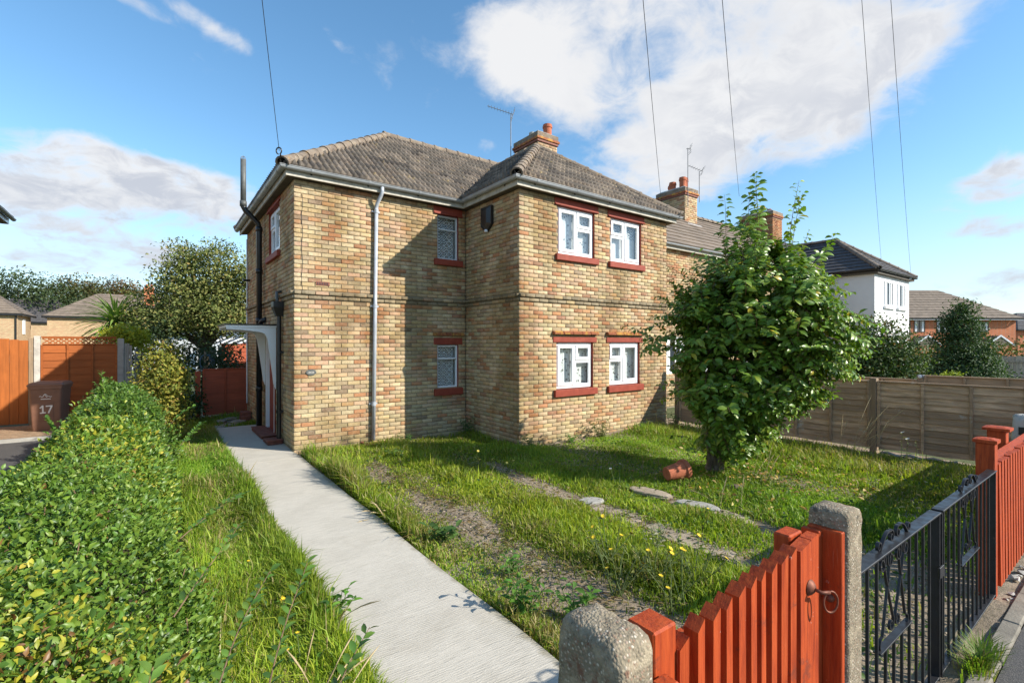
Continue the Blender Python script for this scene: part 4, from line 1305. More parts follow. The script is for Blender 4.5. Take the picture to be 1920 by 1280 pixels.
def build_front():
    p1 = concrete_post('concrete_gatepost', 'stout rounded concrete gatepost at the left of the red garden gate', .745, .868, .648, .845, 1.255)
    p2 = concrete_post('concrete_gatepost', 'tall flat concrete gatepost between the red garden gate and the black iron gate', 1.905, 2.035, .645, .775, 1.285, rnd=.5, rough=.4)
    b = MB(); b.tube([(1.9, .69, .995), (1.888, .69, .995)], .012, 8); b.lathe((1.889, .69, .995), [(0, -.012), (.012, -.008), (.016, 0), (.016, .004)], 10, (1, 0, 0))
    # red boards fixed to the post as a gate stop
    g = thing('gate_stop', 'two upright red boards fixed to the tall concrete gatepost beside the red gate', 'gate stop', (1.88, .7, 0))
    for (a, c, d, e, z) in ((1.877, 1.903, .655, .765, 1.222), (1.852, 1.8765, .715, .775, 1.215)):
        b = MB(); b.box((a, c - c + d, .02), (c, e, z), .003) if False else b.box((a, d, .02), (c, e, z), .003); b.build('board', m['red_timber'], g)
    b = MB(); b.lathe((1.876, .69, .99), [(0, -.018), (.010, -.016), (.014, -.006), (.014, .0)], 12, (1, 0, 0)); b.build('bolt_head', m['rust'], g, smooth=True)
    b = MB(); b.box((2.036, .70, 1.13), (2.062, .74, 1.165), .004); b.build('packing_block', m['red_timber'], g)
    # red pedestrian gate, closed, its top curving up to the latch side
    gate = thing('garden_gate', 'bright red timber picket gate with a ring latch across the end of the path', 'gate', (1.4, .72, 0))
    y0 = .695
    def hinge_post(x, z, hw, y): 
        b = MB(); b.box((x - hw, y - .038, .03), (x + hw, y + .045, z), .005); return b
    hinge_post(.975, 1.192, .044, .745).build('stile', m['red_timber'], gate)
    b = MB(); b.box((.905, .655, .05), (.960, .700, 1.10), .006); b.build('hanging_board', m['red_timber'], gate)
    b = MB(); b.box((1.70, .745, .03), (1.792, .80, 1.225), .005); b.build('stile', m['red_timber'], gate)
    for z in (.22, .62, 1.02):
        b = MB(); b.box((1.02, .737, z), (1.70, .775, z + .09), .004); b.build('rail', m['red_timber'], gate)
    xs = [1.035, 1.108, 1.175, 1.240, 1.305, 1.368, 1.430, 1.492, 1.552, 1.612]
    zs = [1.135, 1.150, 1.160, 1.170, 1.178, 1.186, 1.190, 1.196, 1.203, 1.210]
    for x, z in zip(xs, zs):
        b = MB(); w = .0158; lean = rng.uniform(-.007, .007); x += rng.uniform(-.004, .004); z += rng.uniform(-.006, .006)
        poly = [(x - w + lean, .697, .04), (x + w + lean, .697, .04), (x + w, .697 + rng.uniform(-.006, .004), z + .014), (x - w, .697, z - .012)]
        b.prism(poly, (0, .042, 0)); b.build('picket', m['red_timber'], gate)
    b = MB(); b.prism([(1.655, .690, .04), (1.738, .690, .04), (1.731, .690, 1.222), (1.648, .690, 1.206)], (0, .040, 0)); b.build('picket', m['red_timber'], gate)
    b = MB(); b.prism([(1.742, .694, .04), (1.790, .694, .04), (1.792, .694, 1.228), (1.735, .694, 1.223)], (0, .036, 0)); b.build('picket', m['red_timber'], gate)
    # ring latch
    b = MB(); b.lathe((1.712, .688, 1.075), [(0, .016), (.012, .014), (.022, .006), (.026, 0)], 14, (0, -1, 0)); b.tube([(1.712, .69, 1.075), (1.712, .652, 1.072), (1.745, .645, 1.066)], .006, 8)
    lt = b.build('latch_boss', m['rust'], gate, smooth=True)
    b = MB(); c = Vector((1.748, .642, 1.036)); b.tube([c + Vector((.012 * math.sin(a), .010 * math.sin(a), .034 * math.cos(a))) + Vector((.010, -.022, 0)) * math.sin(a) for a in np.linspace(0, 2 * math.pi, 22)], .0035, 7, cap=False)
    b.build('latch_ring', m['rust'], lt, smooth=True)

    # double iron gates
    def ribbon(mb, pts, w=.011, t=.0055):
        """flat scroll bar bent in the gate plane: pts are (x, z)"""
        vs = []
        n = len(pts)
        for i, (x, z) in enumerate(pts):
            a = pts[max(0, i - 1)]; b = pts[min(n - 1, i + 1)]
            dx, dz = b[0] - a[0], b[1] - a[1]; L = math.hypot(dx, dz) or 1; nx, nz = -dz / L * t / 2, dx / L * t / 2
            for (sx, yy) in ((1, -w / 2), (1, w / 2), (-1, w / 2), (-1, -w / 2)): vs.append((x + nx * sx, YG + yy, z + nz * sx))
        fs = [(i * 4 + k, i * 4 + (k + 1) % 4, (i + 1) * 4 + (k + 1) % 4, (i + 1) * 4 + k) for i in range(n - 1) for k in range(4)]
        mb.add(vs, fs + [(3, 2, 1, 0), tuple((n - 1) * 4 + k for k in range(4))])
    def spiral(cx, cz, r, a0, a1, shrink=.35, n=16):
        return [(cx + r * (1 - (1 - shrink) * i / n) * math.cos(a0 + (a1 - a0) * i / n), cz + r * (1 - (1 - shrink) * i / n) * math.sin(a0 + (a1 - a0) * i / n)) for i in range(n + 1)]
    for gi, (xa, xb, mid, lab) in enumerate(((2.085, 3.435, .40, 'black wrought iron drive gate leaf hung on the tall concrete gatepost'), (3.475, 4.885, .60, 'black wrought iron drive gate leaf hung on the red capped post'))):
        YG = .752
        t = thing('iron_gate', lab, 'gate', ((xa + xb) / 2, YG, 0), 'pair of iron drive gates')
        b = MB(); b.box((xa, YG - .027, .940), (xb, YG + .027, .950), .002); b.build('top_rail', m['iron_paint'], t)
        b = MB(); b.box((xa, YG - .021, .045), (xb, YG + .021, .055), .002); b.build('bottom_rail', m['iron_paint'], t)
        for x in (xa + .006, xb - .006):
            b = MB(); b.box((x - .006, YG - .022, .03), (x + .006, YG + .022, .9395), .002); b.build('stile', m['iron_paint'], t)
        nb = 12; pit = (xb - xa) / nb
        ca, cb = (4, 8)
        for i in range(1, nb):
            x = xa + pit * i
            z1 = .9395 if i <= ca or i >= cb else .505
            b = MB(); b.box((x - .006, YG - .006, .0555), (x + .006, YG + .006, z1), .0015); b.build('bar', m['iron_paint'], t)
        pa, pb = xa + pit * ca, xa + pit * cb; pm = (pa + pb) / 2
        b = MB(); b.box((pa + .0065, YG - .016, .506), (pb - .0065, YG + .016, .513), .001); b.build('panel_rail', m['iron_paint'], t)
        r = .045
        for s in (-1, 1):
            # S scroll from a top curl down to a curl in the lower corner
            pts = spiral(pm + s * .056, .886, r, R(90 if s > 0 else 90), R(90) + s * R(-430), .30, 22)[::-1]
            pts += [(pm + s * (.054 + .01 * math.sin(q * math.pi)) - s * .012 * q + s * .115 * q ** 1.5, .931 - .37 * q) for q in np.linspace(.08, 1, 12)]
            ex, ez = pts[-1]
            pts += [(ex + s * (.03 + .0 * k) + s * .034 * math.sin(k) - s * 0.0 - s * .028, ez + .0 - .03 * (1 - math.cos(k))) for k in np.linspace(.2, 3.4, 12)]
            b = MB(); ribbon(b, pts); b.build('scroll', m['iron_paint'], t)
            # outer curl running down to the middle of the panel
            pts = spiral(pm + s * .160, .886, r, R(90), R(90) + s * R(430), .30, 22)[::-1]
            pts += [(pm + s * (.152 + .0 * q) - s * .140 * q ** 1.2, .931 - .33 * q) for q in np.linspace(.08, 1, 12)]
            ex, ez = pts[-1]
            pts += spiral(ex + s * .032, ez - .02, .034, R(90) + s * R(60), R(90) + s * R(480), .3, 18)
            b = MB(); ribbon(b, pts); b.build('scroll', m['iron_paint'], t)
            # cresting above the rail
            pts = spiral(pm + s * .045, .992, .032, R(90) + s * R(360), R(90) + s * R(-40), .3, 20)[::1]
            pts = spiral(pm + s * .046, .985, .030, R(90) - s * R(30) - s * R(0), R(90) + s * R(390), .28, 22)[::-1]
            pts += [(pm + s * (.060 + .125 * q), 1.012 - .060 * q ** 1.6 + .012 * math.sin(q * 3.14)) for q in np.linspace(.1, 1, 10)]
            pts += spiral(pm + s * .205, .972, .024, R(90) + s * R(80), R(90) - s * R(260), .3, 14)
            b = MB(); ribbon(b, pts, .014, .006); b.build('crest_scroll', m['iron_paint'], t)
        if gi == 0:
            b = MB(); b.box((xb - .05, YG - .032, .60), (xb + .03, YG - .0225, .66), .002); b.build('latch_plate', m['iron_paint'], t)
    # red posts with caps, red palings on towards the right
    def red_post(lab, x, y, h, z, cap):
        t = thing('red_post', lab, 'post', (x, y, 0), 'red capped fence posts')
        b = MB(); b.box((x - h, y - h, .0), (x + h, y + h, z - .03), .005); b.build('shaft', m['red_timber'], t)
        b = MB(); c = cap
        vs = [(x + sx * c, y + sy * c, z - .0295) for sx, sy in ((-1, -1), (1, -1), (1, 1), (-1, 1))] + [(x + sx * c, y + sy * c, z - .006) for sx, sy in ((-1, -1), (1, -1), (1, 1), (-1, 1))] + \
             [(x + sx * c * .5, y + sy * c * .5, z + .004) for sx, sy in ((-1, -1), (1, -1), (1, 1), (-1, 1))]
        b.add(vs, [(3, 2, 1, 0)] + [(i, (i + 1) % 4, 4 + (i + 1) % 4, 4 + i) for i in range(4)] + [(4 + i, 4 + (i + 1) % 4, 8 + (i + 1) % 4, 8 + i) for i in range(4)] + [(8, 9, 10, 11)])
        b.build('cap', m['red_timber'], t)
        return t
    red_post('red capped post that carries the iron gate', 4.955, .792, .052, 1.165, .066)
    red_post('broad red capped post just behind the palings', 6.12, .905, .062, 1.115, .09)
    f = thing('red_fence', 'red paling fence with a sloping cap board running to the right from the iron gate', 'fence', (5.8, .76, 0))
    for z in (.25, .82):
        b = MB(); b.box((5.02, .775, z), (10.0, .815, z + .08), .004); b.build('rail', m['red_timber'], f)
    x = 5.05; k = 0
    while x < 9.95:
        w = .033; z = .975 + .008 * math.sin(k * 1.7); ln = .035 if k == 0 else rng.uniform(-.006, .006)
        b = MB(); b.prism([(x - w + ln, .728, .06), (x + w + ln, .728, .06), (x + w, .735, z + .004), (x - w, .735, z - .004)], (0, .036, 0)); b.build('paling', m['red_timber'], f)
        x += .112; k += 1
    b = MB(); b.prism([(5.03, .772, .955), (5.03, .83, .965), (5.03, .83, .985), (5.03, .772, .975)], (4.95, .0, .0)); b.build('cap_board', m['red_timber'], f)
    # rubble by the fence foot
    for k in range(16):
        x, y = rng.uniform(4.9, 6.3), rng.uniform(.66, .73); s = rng.uniform(.02, .055)
        b = MB(); pts = rng.normal(0, 1, (9, 3)); pts = pts / np.linalg.norm(pts, axis=1)[:, None] * rng.uniform(.7, 1.1, (9, 1))
        b.v = [tuple(p * np.array([s, s * .8, s * .5]) + np.array([x, y, s * .25])) for p in pts]; b.c = [(1, 1, 1)] * 9
        import bmesh
        bm = bmesh.new(); vv = [bm.verts.new(p) for p in b.v]; bmesh.ops.convex_hull(bm, input=vv); me = bpy.data.meshes.new('rubble_stone'); bm.to_mesh(me); bm.free()
        o = link('rubble_stone', me, m['concrete_pale' if k % 2 else 'concrete_grey']); tag(o, 'lump of pale stone rubble at the foot of the red palings', 'stone', 'rubble at the foot of the red fence')
    t = concrete_post('concrete_fence_post', 'pale concrete post with a square mortice hole beyond the red capped posts', 7.12, 7.26, .80, .95, 1.135, mat='concrete_pale')
    b = MB(); b.box((7.112, .855, .93), (7.119, .90, 1.01)); b.build('mortice_hole', m['black_plastic'], t)
build_front()

# ------------------------------------------------------------------ fences
def lap_fence(name, label, a, b, z0, z1, mat, board=.135, battens=3, post=None, capm=None, out=1, lattice=0.0, capw=.03):
    """panel of overlapping horizontal boards between two ground points"""
    A = Vector((*a, 0)); B = Vector((*b, 0)); u = (B - A).normalized(); L = (B - A).length; n = Vector((u.y, -u.x, 0)) * out
    t = thing(name, label, 'fence', (A + B) / 2)
    zt = z1 - lattice
    k = max(1, int(round((zt - z0) / board))); st = (zt - z0) / k
    for i in range(k):
        za = z0 + i * st; mb = MB(); ns = 6
        vs = []; 
        lo = [rng.uniform(-.010, .010) for _ in range(ns + 1)]
        for q in range(ns + 1):
            uu = .02 + (L - .04) * q / ns
            for (d, z) in ((.027, za - .018 + lo[q]), (.010, za + st), (-.002, za + st), (.012, za - .018 + lo[q])):
                vs.append(A + u * uu + n * d + Vector((0, 0, z)))
        fs = [(q * 4 + j, q * 4 + (j + 1) % 4, (q + 1) * 4 + (j + 1) % 4, (q + 1) * 4 + j) for q in range(ns) for j in range(4)] + [(3, 2, 1, 0), tuple(ns * 4 + j for j in range(4))]
        mb.add(vs, fs); mb.build('board', m[mat], t)
    bw = .020
    for i in range(battens + 1):
        uu = .022 + (L - .044) * i / battens
        mb = MB(); mb.obox(A + u * uu + n * .034 + Vector((0, 0, (z0 + zt) / 2)), (u, n, (0, 0, 1)), (bw, .0125, (zt - z0) / 2 - .004), .003); mb.build('batten', m[mat], t)
    if lattice:
        for zz in (zt + .012, z1 - .012):
            mb = MB(); mb.obox(A + u * L / 2 + n * .02 + Vector((0, 0, zz)), (u, n, (0, 0, 1)), (L / 2 - .03, .018, .013), .003); mb.build('lattice_rail', m[mat], t)
        h = lattice - .05; x = .03
        while x < L - .03:
            for s in (-1, 1):
                x0, x1 = (x, x + h * 1.3) if s > 0 else (x + h * 1.3, x)
                if max(x0, x1) > L - .02: continue
                c = A + u * (x0 + x1) / 2 + n * (.02 + .006 * s) + Vector((0, 0, zt + .025 + h / 2)); d = (u * (x1 - x0) + Vector((0, 0, h))); l = d.length; d.normalize()
                mb = MB(); mb.obox(c, (d, n, d.cross(n)), (l / 2, .0045, .011)); mb.build('lath', m[mat], t)
            x += h * 1.3 * .62
    mb = MB(); mb.obox(A + u * L / 2 + n * .015 + Vector((0, 0, z1 + .012)), (u, n, (0, 0, 1)), (L / 2 - .01, capw, .011), .003); mb.build('cap_rail', m[capm or mat], t)
    return t

def simple_post(name, label, x, y, h, z, mat, cap=None, group=None, rot=0):
    t = thing(name, label, 'post', (x, y, 0), group)
    ax = (Vector((math.cos(rot), math.sin(rot), 0)), Vector((-math.sin(rot), math.cos(rot), 0)), Vector((0, 0, 1)))
    b = MB(); b.obox((x, y, z / 2 - .1), ax, (h, h, z / 2 + .1), .006); b.build('shaft', m[mat], t)
    if cap:
        b = MB(); b.obox((x, y, z + .028), ax, (h * 1.15, h * 1.15, .026), .006); b.build('cap', m[cap], t)
        b = MB(); b.lathe(Vector((x, y, z + .02)) - ax[0] * h * 1.15, [(0, .014), (.022, .012), (.034, .004), (.036, 0)], 12, -ax[0]); b.build('lamp_lens', m['white_plastic'], t, smooth=True)
    return t

def build_fences():
    # right-hand boundary: three weathered panels from the house corner to the street
    def on(y): return (9.55 + (6.9 - y) * .085, y)
    ys = [6.62, 4.80, 2.97, 1.12]
    labs = ['weathered grey lap fence panel nearest the brick house behind the leafy tree', 'weathered grey lap fence panel in the middle of the right boundary behind the leafy tree', 'weathered grey lap fence panel nearest the street on the right boundary']
    for i in range(3):
        lap_fence('lap_fence', labs[i], on(ys[i] - .05), on(ys[i + 1] + .05), .10, 1.205, 'grey_lap', .105, 3, out=1)
        a, b = on(ys[i] - .05), on(ys[i + 1] + .05)
    for i, (yy, lb) in enumerate(zip(ys, ['brown timber fence post against the corner of the brick house', 'brown timber fence post hidden behind the leafy tree', 'brown timber fence post with a pale top between two grey panels', 'brown timber fence post at the street end of the grey fence'])):
        x, y = on(yy); simple_post('fence_post', lb, x, y, .05, 1.27 if i else 1.35, 'brown_post', rot=-.085)
    a, b = on(.98), on(.74)
    lap_fence('lap_fence', 'short weathered fence piece meeting the red palings', a, b, .10, 1.10, 'grey_lap', .105, 1, out=1)
    mb = MB(); n = 20; pts = [on(2.85 - .95 * k / n) for k in range(n + 1)]
    gb = thing('gravel_board', 'pale chipped strip at the foot of the grey fence', 'board', (*on(2.2), 0))
    mb.tube([(x - .07, y, .02 + .015 * math.sin(k)) for k, (x, y) in enumerate(pts)], .025, 6); mb.build('strip', m['concrete_grey'], gb)
    # second fence in the next garden, taller at its street end
    def on2(y): return (12.35 + (6.9 - y) * .085, y)
    for i, (y0, y1, z, lb) in enumerate(((6.6, 4.9, 1.10, 'far brown fence panel in the next garden close to the terrace'), (4.8, 3.05, 1.10, 'far brown fence panel in the next garden left of the capped post'),
                                         (2.95, 1.15, 1.19, 'far brown fence panel in the next garden at its street end'))):
        lap_fence('lap_fence', lb, on2(y0), on2(y1), .1, z, 'grey_lap', .12, 3)
    for yy, lb in ((4.85, 'fence post with a small round white lamp further from the street'), (3.0, 'fence post with a small round white lamp nearer the street')):
        x, y = on2(yy); simple_post('fence_post', lb, x, y, .05, 1.16, 'brown_post', 'steel', 'lamp capped posts in the next garden', -.085)
    # grey close-boarded fence beyond
    t = thing('board_fence', 'distant grey close boarded fence before the orange brick terrace', 'fence', (33, 6, 0))
    x, y = 33.0, 1.0; d = Vector((-.02, 1, 0)).normalized()
    k = 0
    while k * .15 < 9.0:
        p = Vector((33.0, 1.0, 0)) + d * (k * .15)
        mb = MB(); mb.obox(p + Vector((0, 0, .62 + rng.uniform(-.006, .006))), (d, Vector((d.y, -d.x, 0)), (0, 0, 1)), (.07, .011 + (k % 2) * .008, .62)); mb.build('board', m['grey_board'], t); k += 1
    for z in (.3, 1.0):
        mb = MB(); mb.obox(Vector((32.95, 1, 0)) + d * 4.5 + Vector((-.03, 0, z)), (d, Vector((d.y, -d.x, 0)), (0, 0, 1)), (4.5, .02, .04)); mb.build('rail', m['grey_board'], t)
    # next door on the left: orange boarded gate, post, lattice-topped panel
    t = thing('side_gate', 'orange vertical boarded side gate left of the brown wheelie bin', 'gate', (-3.2, 15.36, 0))
    x = -2.37; k = 0
    while x > -4.2:
        zt = 1.93 + .10 * min(1, (-2.37 - x) / .7) ** 1.2
        mb = MB(); mb.box((x - .148, 15.33 + .006 * (k % 2), .04), (x, 15.36 + .006 * (k % 2), zt), .004); mb.build('board', m['orange_board'], t); x -= .152; k += 1
    for z in (.3, 1.6):
        mb = MB(); mb.box((-4.2, 15.367, z), (-2.38, 15.41, z + .1)); mb.build('rail', m['orange_board'], t)
    p = simple_post('timber_gatepost', 'brown timber gatepost between the orange boarded gate and the grey concrete post', -2.325, 15.36, .038, 1.99, 'brown_post')
    simple_post('concrete_fence_post', 'slim grey concrete post just behind the brown wheelie bin', -2.225, 15.36, .052, 2.03, 'concrete_pale')
    lap_fence('lap_fence', 'orange fence panel with a lattice top behind the brown wheelie bin', (-2.17, 15.37), (-.80, 15.37), .12, 2.0, 'orange_lap', .165, 3, lattice=.17)
    simple_post('concrete_fence_post', 'broad grey concrete post at the right end of the orange fence panel', -.735, 15.36, .062, 1.98, 'concrete_grey')
    t = thing('post_boards', 'weathered grey upright boards beside the concrete post at the end of the orange fence', 'boards', (-.62, 15.4, 0))
    for k in range(3):
        mb = MB(); mb.box((-.668 + k * .052, 15.33 + k * .01, .0), (-.62 + k * .052, 15.36 + k * .01, 1.86 - .05 * (k == 2)), .004); mb.build('board', m['grey_board'], t)
    t = thing('board_fence', 'grey boarded fence running back along the garden from the orange panel', 'fence', (-.45, 18.5, 0))
    for k in range(44):
        y = 15.45 + k * .15; mb = MB(); mb.box((-.47 + .008 * (k % 2), y, .02), (-.45 + .008 * (k % 2), y + .143, 1.72 + rng.uniform(-.01, .01))); mb.build('board', m['grey_board'], t)
    for z in (.4, 1.5):
        mb = MB(); mb.box((-.441, 15.45, z), (-.40, 22.0, z + .08)); mb.build('rail', m['grey_board'], t)
    # reddish gate across the side passage and its post
    lap_fence('passage_gate', 'dark red brown lap boarded gate across the passage beside the house', (.90, 14.25), (1.88, 14.25), .08, 1.20, 'mahogany_lap', .085, 2)['category'] = 'gate'
    simple_post('gatepost', 'dark red brown gatepost at the left of the passage gate', .80, 14.2, .055, 1.17, 'mahogany_lap')
    lap_fence('lap_fence', 'dark red brown fence panel in the back garden behind the passage gate', (1.75, 19.2), (3.4, 19.2), .1, 1.83, 'mahogany_lap', .12, 2)
build_fences()

# ------------------------------------------------------------------ things about the garden
def build_bin():
    x, y = -1.86, 14.28
    t = thing('wheelie_bin', 'brown wheelie bin with a painted white 17 standing on the block paved drive', 'bin', (x, y, 0))
    # body tapers down; faces the camera, turned a little
    a = R(-8); ux = Vector((math.cos(a), math.sin(a), 0)); uy = Vector((-math.sin(a), math.cos(a), 0)); c = Vector((x, y, 0))
    P = lambda u, d, z: c + ux * u + uy * d + Vector((0, 0, z))
    def ring(hw, hd, z, r=.035, off=0):
        out = []
        for (sx, sy) in ((-1, -1), (1, -1), (1, 1), (-1, 1)):
            for k in range(4):
                an = {(-1, -1): math.pi, (1, -1): 1.5 * math.pi, (1, 1): 0, (-1, 1): .5 * math.pi}[(sx, sy)] + k * math.pi / 6
                out.append(P(sx * (hw - r) + math.cos(an) * r, off + sy * (hd - r) + math.sin(an) * r, z))
        return out
    mb = MB(); rs = [ring(.225, .24, .02), ring(.235, .25, .10), ring(.262, .305, .80), ring(.266, .31, .90), ring(.283, .33, .905), ring(.285, .332, .955)]
    vs = [p for r in rs for p in r]; n = 16
    mb.add(vs, [(i * n + k, i * n + (k + 1) % n, (i + 1) * n + (k + 1) % n, (i + 1) * n + k) for i in range(len(rs) - 1) for k in range(n)] + [tuple(range(n - 1, -1, -1)), tuple((len(rs) - 1) * n + k for k in range(n))])
    # two ribs and the number panel pressed into the front
    body = mb.build('body', m['bin_brown'], t)
    mb = MB()
    def front(u, z, d=0): return P(u, -(.25 + (z - .10) / .70 * .055) - d, z)
    def plate(u0, u1, z0, z1, d=.006):
        mb.add([front(u0, z0, .001), front(u1, z0, .001), front(u1, z1, .001), front(u0, z1, .001), front(u0 + .012, z0 + .012, d), front(u1 - .012, z0 + .012, d), front(u1 - .012, z1 - .012, d), front(u0 + .012, z1 - .012, d)],
               [(0, 1, 5, 4), (1, 2, 6, 5), (2, 3, 7, 6), (3, 0, 4, 7), (4, 5, 6, 7)])
    plate(-.125, .125, .22, .60); mb.build('number_panel', m['bin_brown'], body)
    # hand-painted 17
    def strokes(name, segs, w, par=body, d=.0095):
        mb = MB()
        for (x0, z0, x1, z1) in segs:
            L = math.hypot(x1 - x0, z1 - z0); nx, nz = -(z1 - z0) / L * w / 2, (x1 - x0) / L * w / 2; ex, ez = (x1 - x0) / L * w * .3, (z1 - z0) / L * w * .3
            q = [(x0 - ex + nx, z0 - ez + nz), (x0 - ex - nx, z0 - ez - nz), (x1 + ex - nx, z1 + ez - nz), (x1 + ex + nx, z1 + ez + nz)]
            mb.add([front(u, z, d) for u, z in q] + [front(u, z, d - .0025) for u, z in q], [(0, 1, 2, 3), (0, 4, 5, 1), (1, 5, 6, 2), (2, 6, 7, 3), (3, 7, 4, 0)]); d += .0004
        mb.build(name, m['white_print'], par)
    strokes('painted_number', [(-.085, .505, -.045, .55), (-.045, .55, -.045, .405), (-.085, .40, -.005, .405), (.01, .54, .10, .545), (.10, .545, .045, .40)], .026)
    strokes('council_logo', [(-.10 + k * .02, .745 + .012 * math.sin(k * 1.9) + (.03 if k in (4, 5) else 0), -.08 + k * .02, .745 + .012 * math.sin((k + 1) * 1.9) + (.03 if k + 1 in (4, 5) else 0)) for k in range(10)] +
            [(-.03, .77, .0, .80), (.0, .80, .03, .77)], .009, d=.004)
    strokes('council_logo', [(-.07, .692, .08, .694)], .014, d=.004)
    mb = MB(); rs = [ring(.295, .335, .956, .04, .0), ring(.298, .34, .985, .04), ring(.27, .30, 1.03, .04, .01), ring(.22, .24, 1.045, .04, .02)]
    vs = [p for r in rs for p in r]
    mb.add(vs, [(i * n + k, i * n + (k + 1) % n, (i + 1) * n + (k + 1) % n, (i + 1) * n + k) for i in range(3) for k in range(n)] + [tuple(range(n - 1, -1, -1)), tuple(3 * n + k for k in range(n))])
    lid = mb.build('lid', m['bin_brown'], t)
    mb = MB(); mb.tube([P(-.24, .36, 1.0), P(.24, .36, 1.0)], .018, 8); mb.build('handle', m['bin_brown'], lid)
    mb = MB(); mb.obox(P(-.02, -.05, 1.050), (ux, uy, (0, 0, 1)), (.15, .14, .006), .004); mb.build('lid_label', m['white_print'], lid) if False else mb.build('lid_panel', m['bin_brown'], lid)
    for s in (-1, 1):
        mb = MB(); mb.lathe(P(s * .25, .24, .10), [(0, -.025), (.06, -.025), (.10, -.02), (.10, .02), (.06, .025), (0, .025)], 18, ux); mb.build('wheel', m['black_plastic'], t, smooth=False)
    # dark bin behind the hedge
    x, y = -.98, 14.9
    t = thing('dustbin', 'small dark dustbin half hidden behind the hedge by the orange fence', 'bin', (x, y, 0))
    mb = MB(); mb.lathe((x, y, 0), [(0, .0), (.17, 0), (.215, .76), (.225, .77), (.225, .80), (.0, .80)], 20); mb.build('body', m['bin_dark'], t)
    mb = MB(); mb.lathe((x, y, .80), [(.235, -.03), (.24, 0), (.20, .045), (.06, .07), (0, .07)], 20); mb.build('lid', m['black_plastic'], t)
    # terracotta pot on its side under the tree
    c = Vector((5.72, 3.98, .115)); ax = Vector((.93, -.30, .13)).normalized()
    t = thing('plant_pot', 'terracotta plant pot lying on its side in the grass under the tree', 'pot', c)
    mb = MB(); mb.lathe(c, [(0, -.16), (.085, -.16), (.088, -.155), (.118, .10), (.132, .10), (.135, .105), (.138, .155), (.134, .16), (.118, .16), (.112, .10), (.08, -.13), (0, -.13)], 24, ax); mb.build('body', m['terracotta'], t, smooth=False)
    # pale sheet of plastic and stones in the wheel track
    def flat_stone(name, lab, cat, x, y, rx, ry, h, mat, rot=0, grp=None):
        mb = MB(); n = 14; ph = rng.uniform(0, 6)
        rad = [1 + .14 * math.sin(2 * k * 2 * math.pi / n + ph) + rng.uniform(-.08, .08) for k in range(n)]
        vs = []
        for (kk, zz) in ((1, -.02), (1.0, h * .6), (.88, h), (.4, h * 1.08)):
            for k in range(n):
                a = 2 * math.pi * k / n; px, py = math.cos(a) * rx * rad[k] * kk, math.sin(a) * ry * rad[k] * kk
                vs.append((x + px * math.cos(rot) - py * math.sin(rot), y + px * math.sin(rot) + py * math.cos(rot), zz + rng.uniform(-.003, .003)))
        mb.add(vs, [(i * n + k, i * n + (k + 1) % n, (i + 1) * n + (k + 1) % n, (i + 1) * n + k) for i in range(3) for k in range(n)] + [tuple(3 * n + k for k in range(n))])
        return tag(mb.build(name, m[mat]), lab, cat, grp)
    flat_stone('broken_slab', 'pale grey slab lying in the middle wheel track', 'slab', 4.13, 4.03, .17, .10, .022, 'concrete_grey')
    flat_stone('broken_slab', 'pale broken slab in the far wheel track before the leafy tree', 'slab', 5.02, 3.2, .12, .24, .018, 'concrete_grey', .1)
    flat_stone('broken_slab', 'sandy flat slab in the far wheel track nearer the fallen pot', 'slab', 4.98, 3.85, .12, .28, .018, 'track_concrete', .1)
    flat_stone('stone', 'small brown stone lying in the grass right of the fallen pot', 'stone', 5.95, 3.25, .10, .06, .06, 'bark', .3)
    # stepping slabs in the side passage
    for (x, y, rx, ry, lab) in ((1.25, 12.65, .22, .16, 'sunken stone slab just beyond the end of the concrete path'), (1.55, 13.1, .2, .17, 'sunken stone slab beside the house wall in the passage'), (1.2, 13.35, .2, .14, 'sunken stone slab left of the others in the passage'),
                                (1.5, 13.75, .22, .15, 'sunken stone slab right in front of the passage gate')):
        flat_stone('stepping_stone', lab, 'slab', x, y, rx, ry, .03, 'track_concrete', rng.uniform(0, 1), 'stepping stones in the side passage')
    flat_stone('broken_slab', 'dark blue grey slab at the left end of the path', 'slab', 1.02, 12.35, .2, .1, .045, 'concrete_grey')
    b = MB(); b.box((1.62, 13.2, 0), (1.83, 13.5, .2), .01); b.box((1.6, 13.12, .0), (1.83, 13.19, .12), .01)
    tag(b.build('brick_step', m['quarry_tile']), 'low red brick step at the far corner of the side wall', 'step')
    # loop of blue hose hanging in the back garden
    hs = thing('garden_hose', 'blue grey coil of hose hanging beyond the passage gate', 'hose', (1.15, 17.3, 1.3))
    mb = MB()
    for q in range(4):
        mb.tube([(1.16 + (.13 + .02 * q) * math.sin(a) + .02 * q, 17.3 + .02 * q, 1.52 - .26 * (1 - math.cos(a)) * (.8 + .08 * q)) for a in np.linspace(0, 2 * math.pi, 26)], .012, 6, cap=False)
    mb.build('coil', m['panel_blue'], hs, smooth=True)
    mb = MB(); mb.tube([(1.16, 17.3, 0), (1.16, 17.3, 1.62)], .03, 8); mb.build('stake', m['brown_post'], hs)
build_bin()

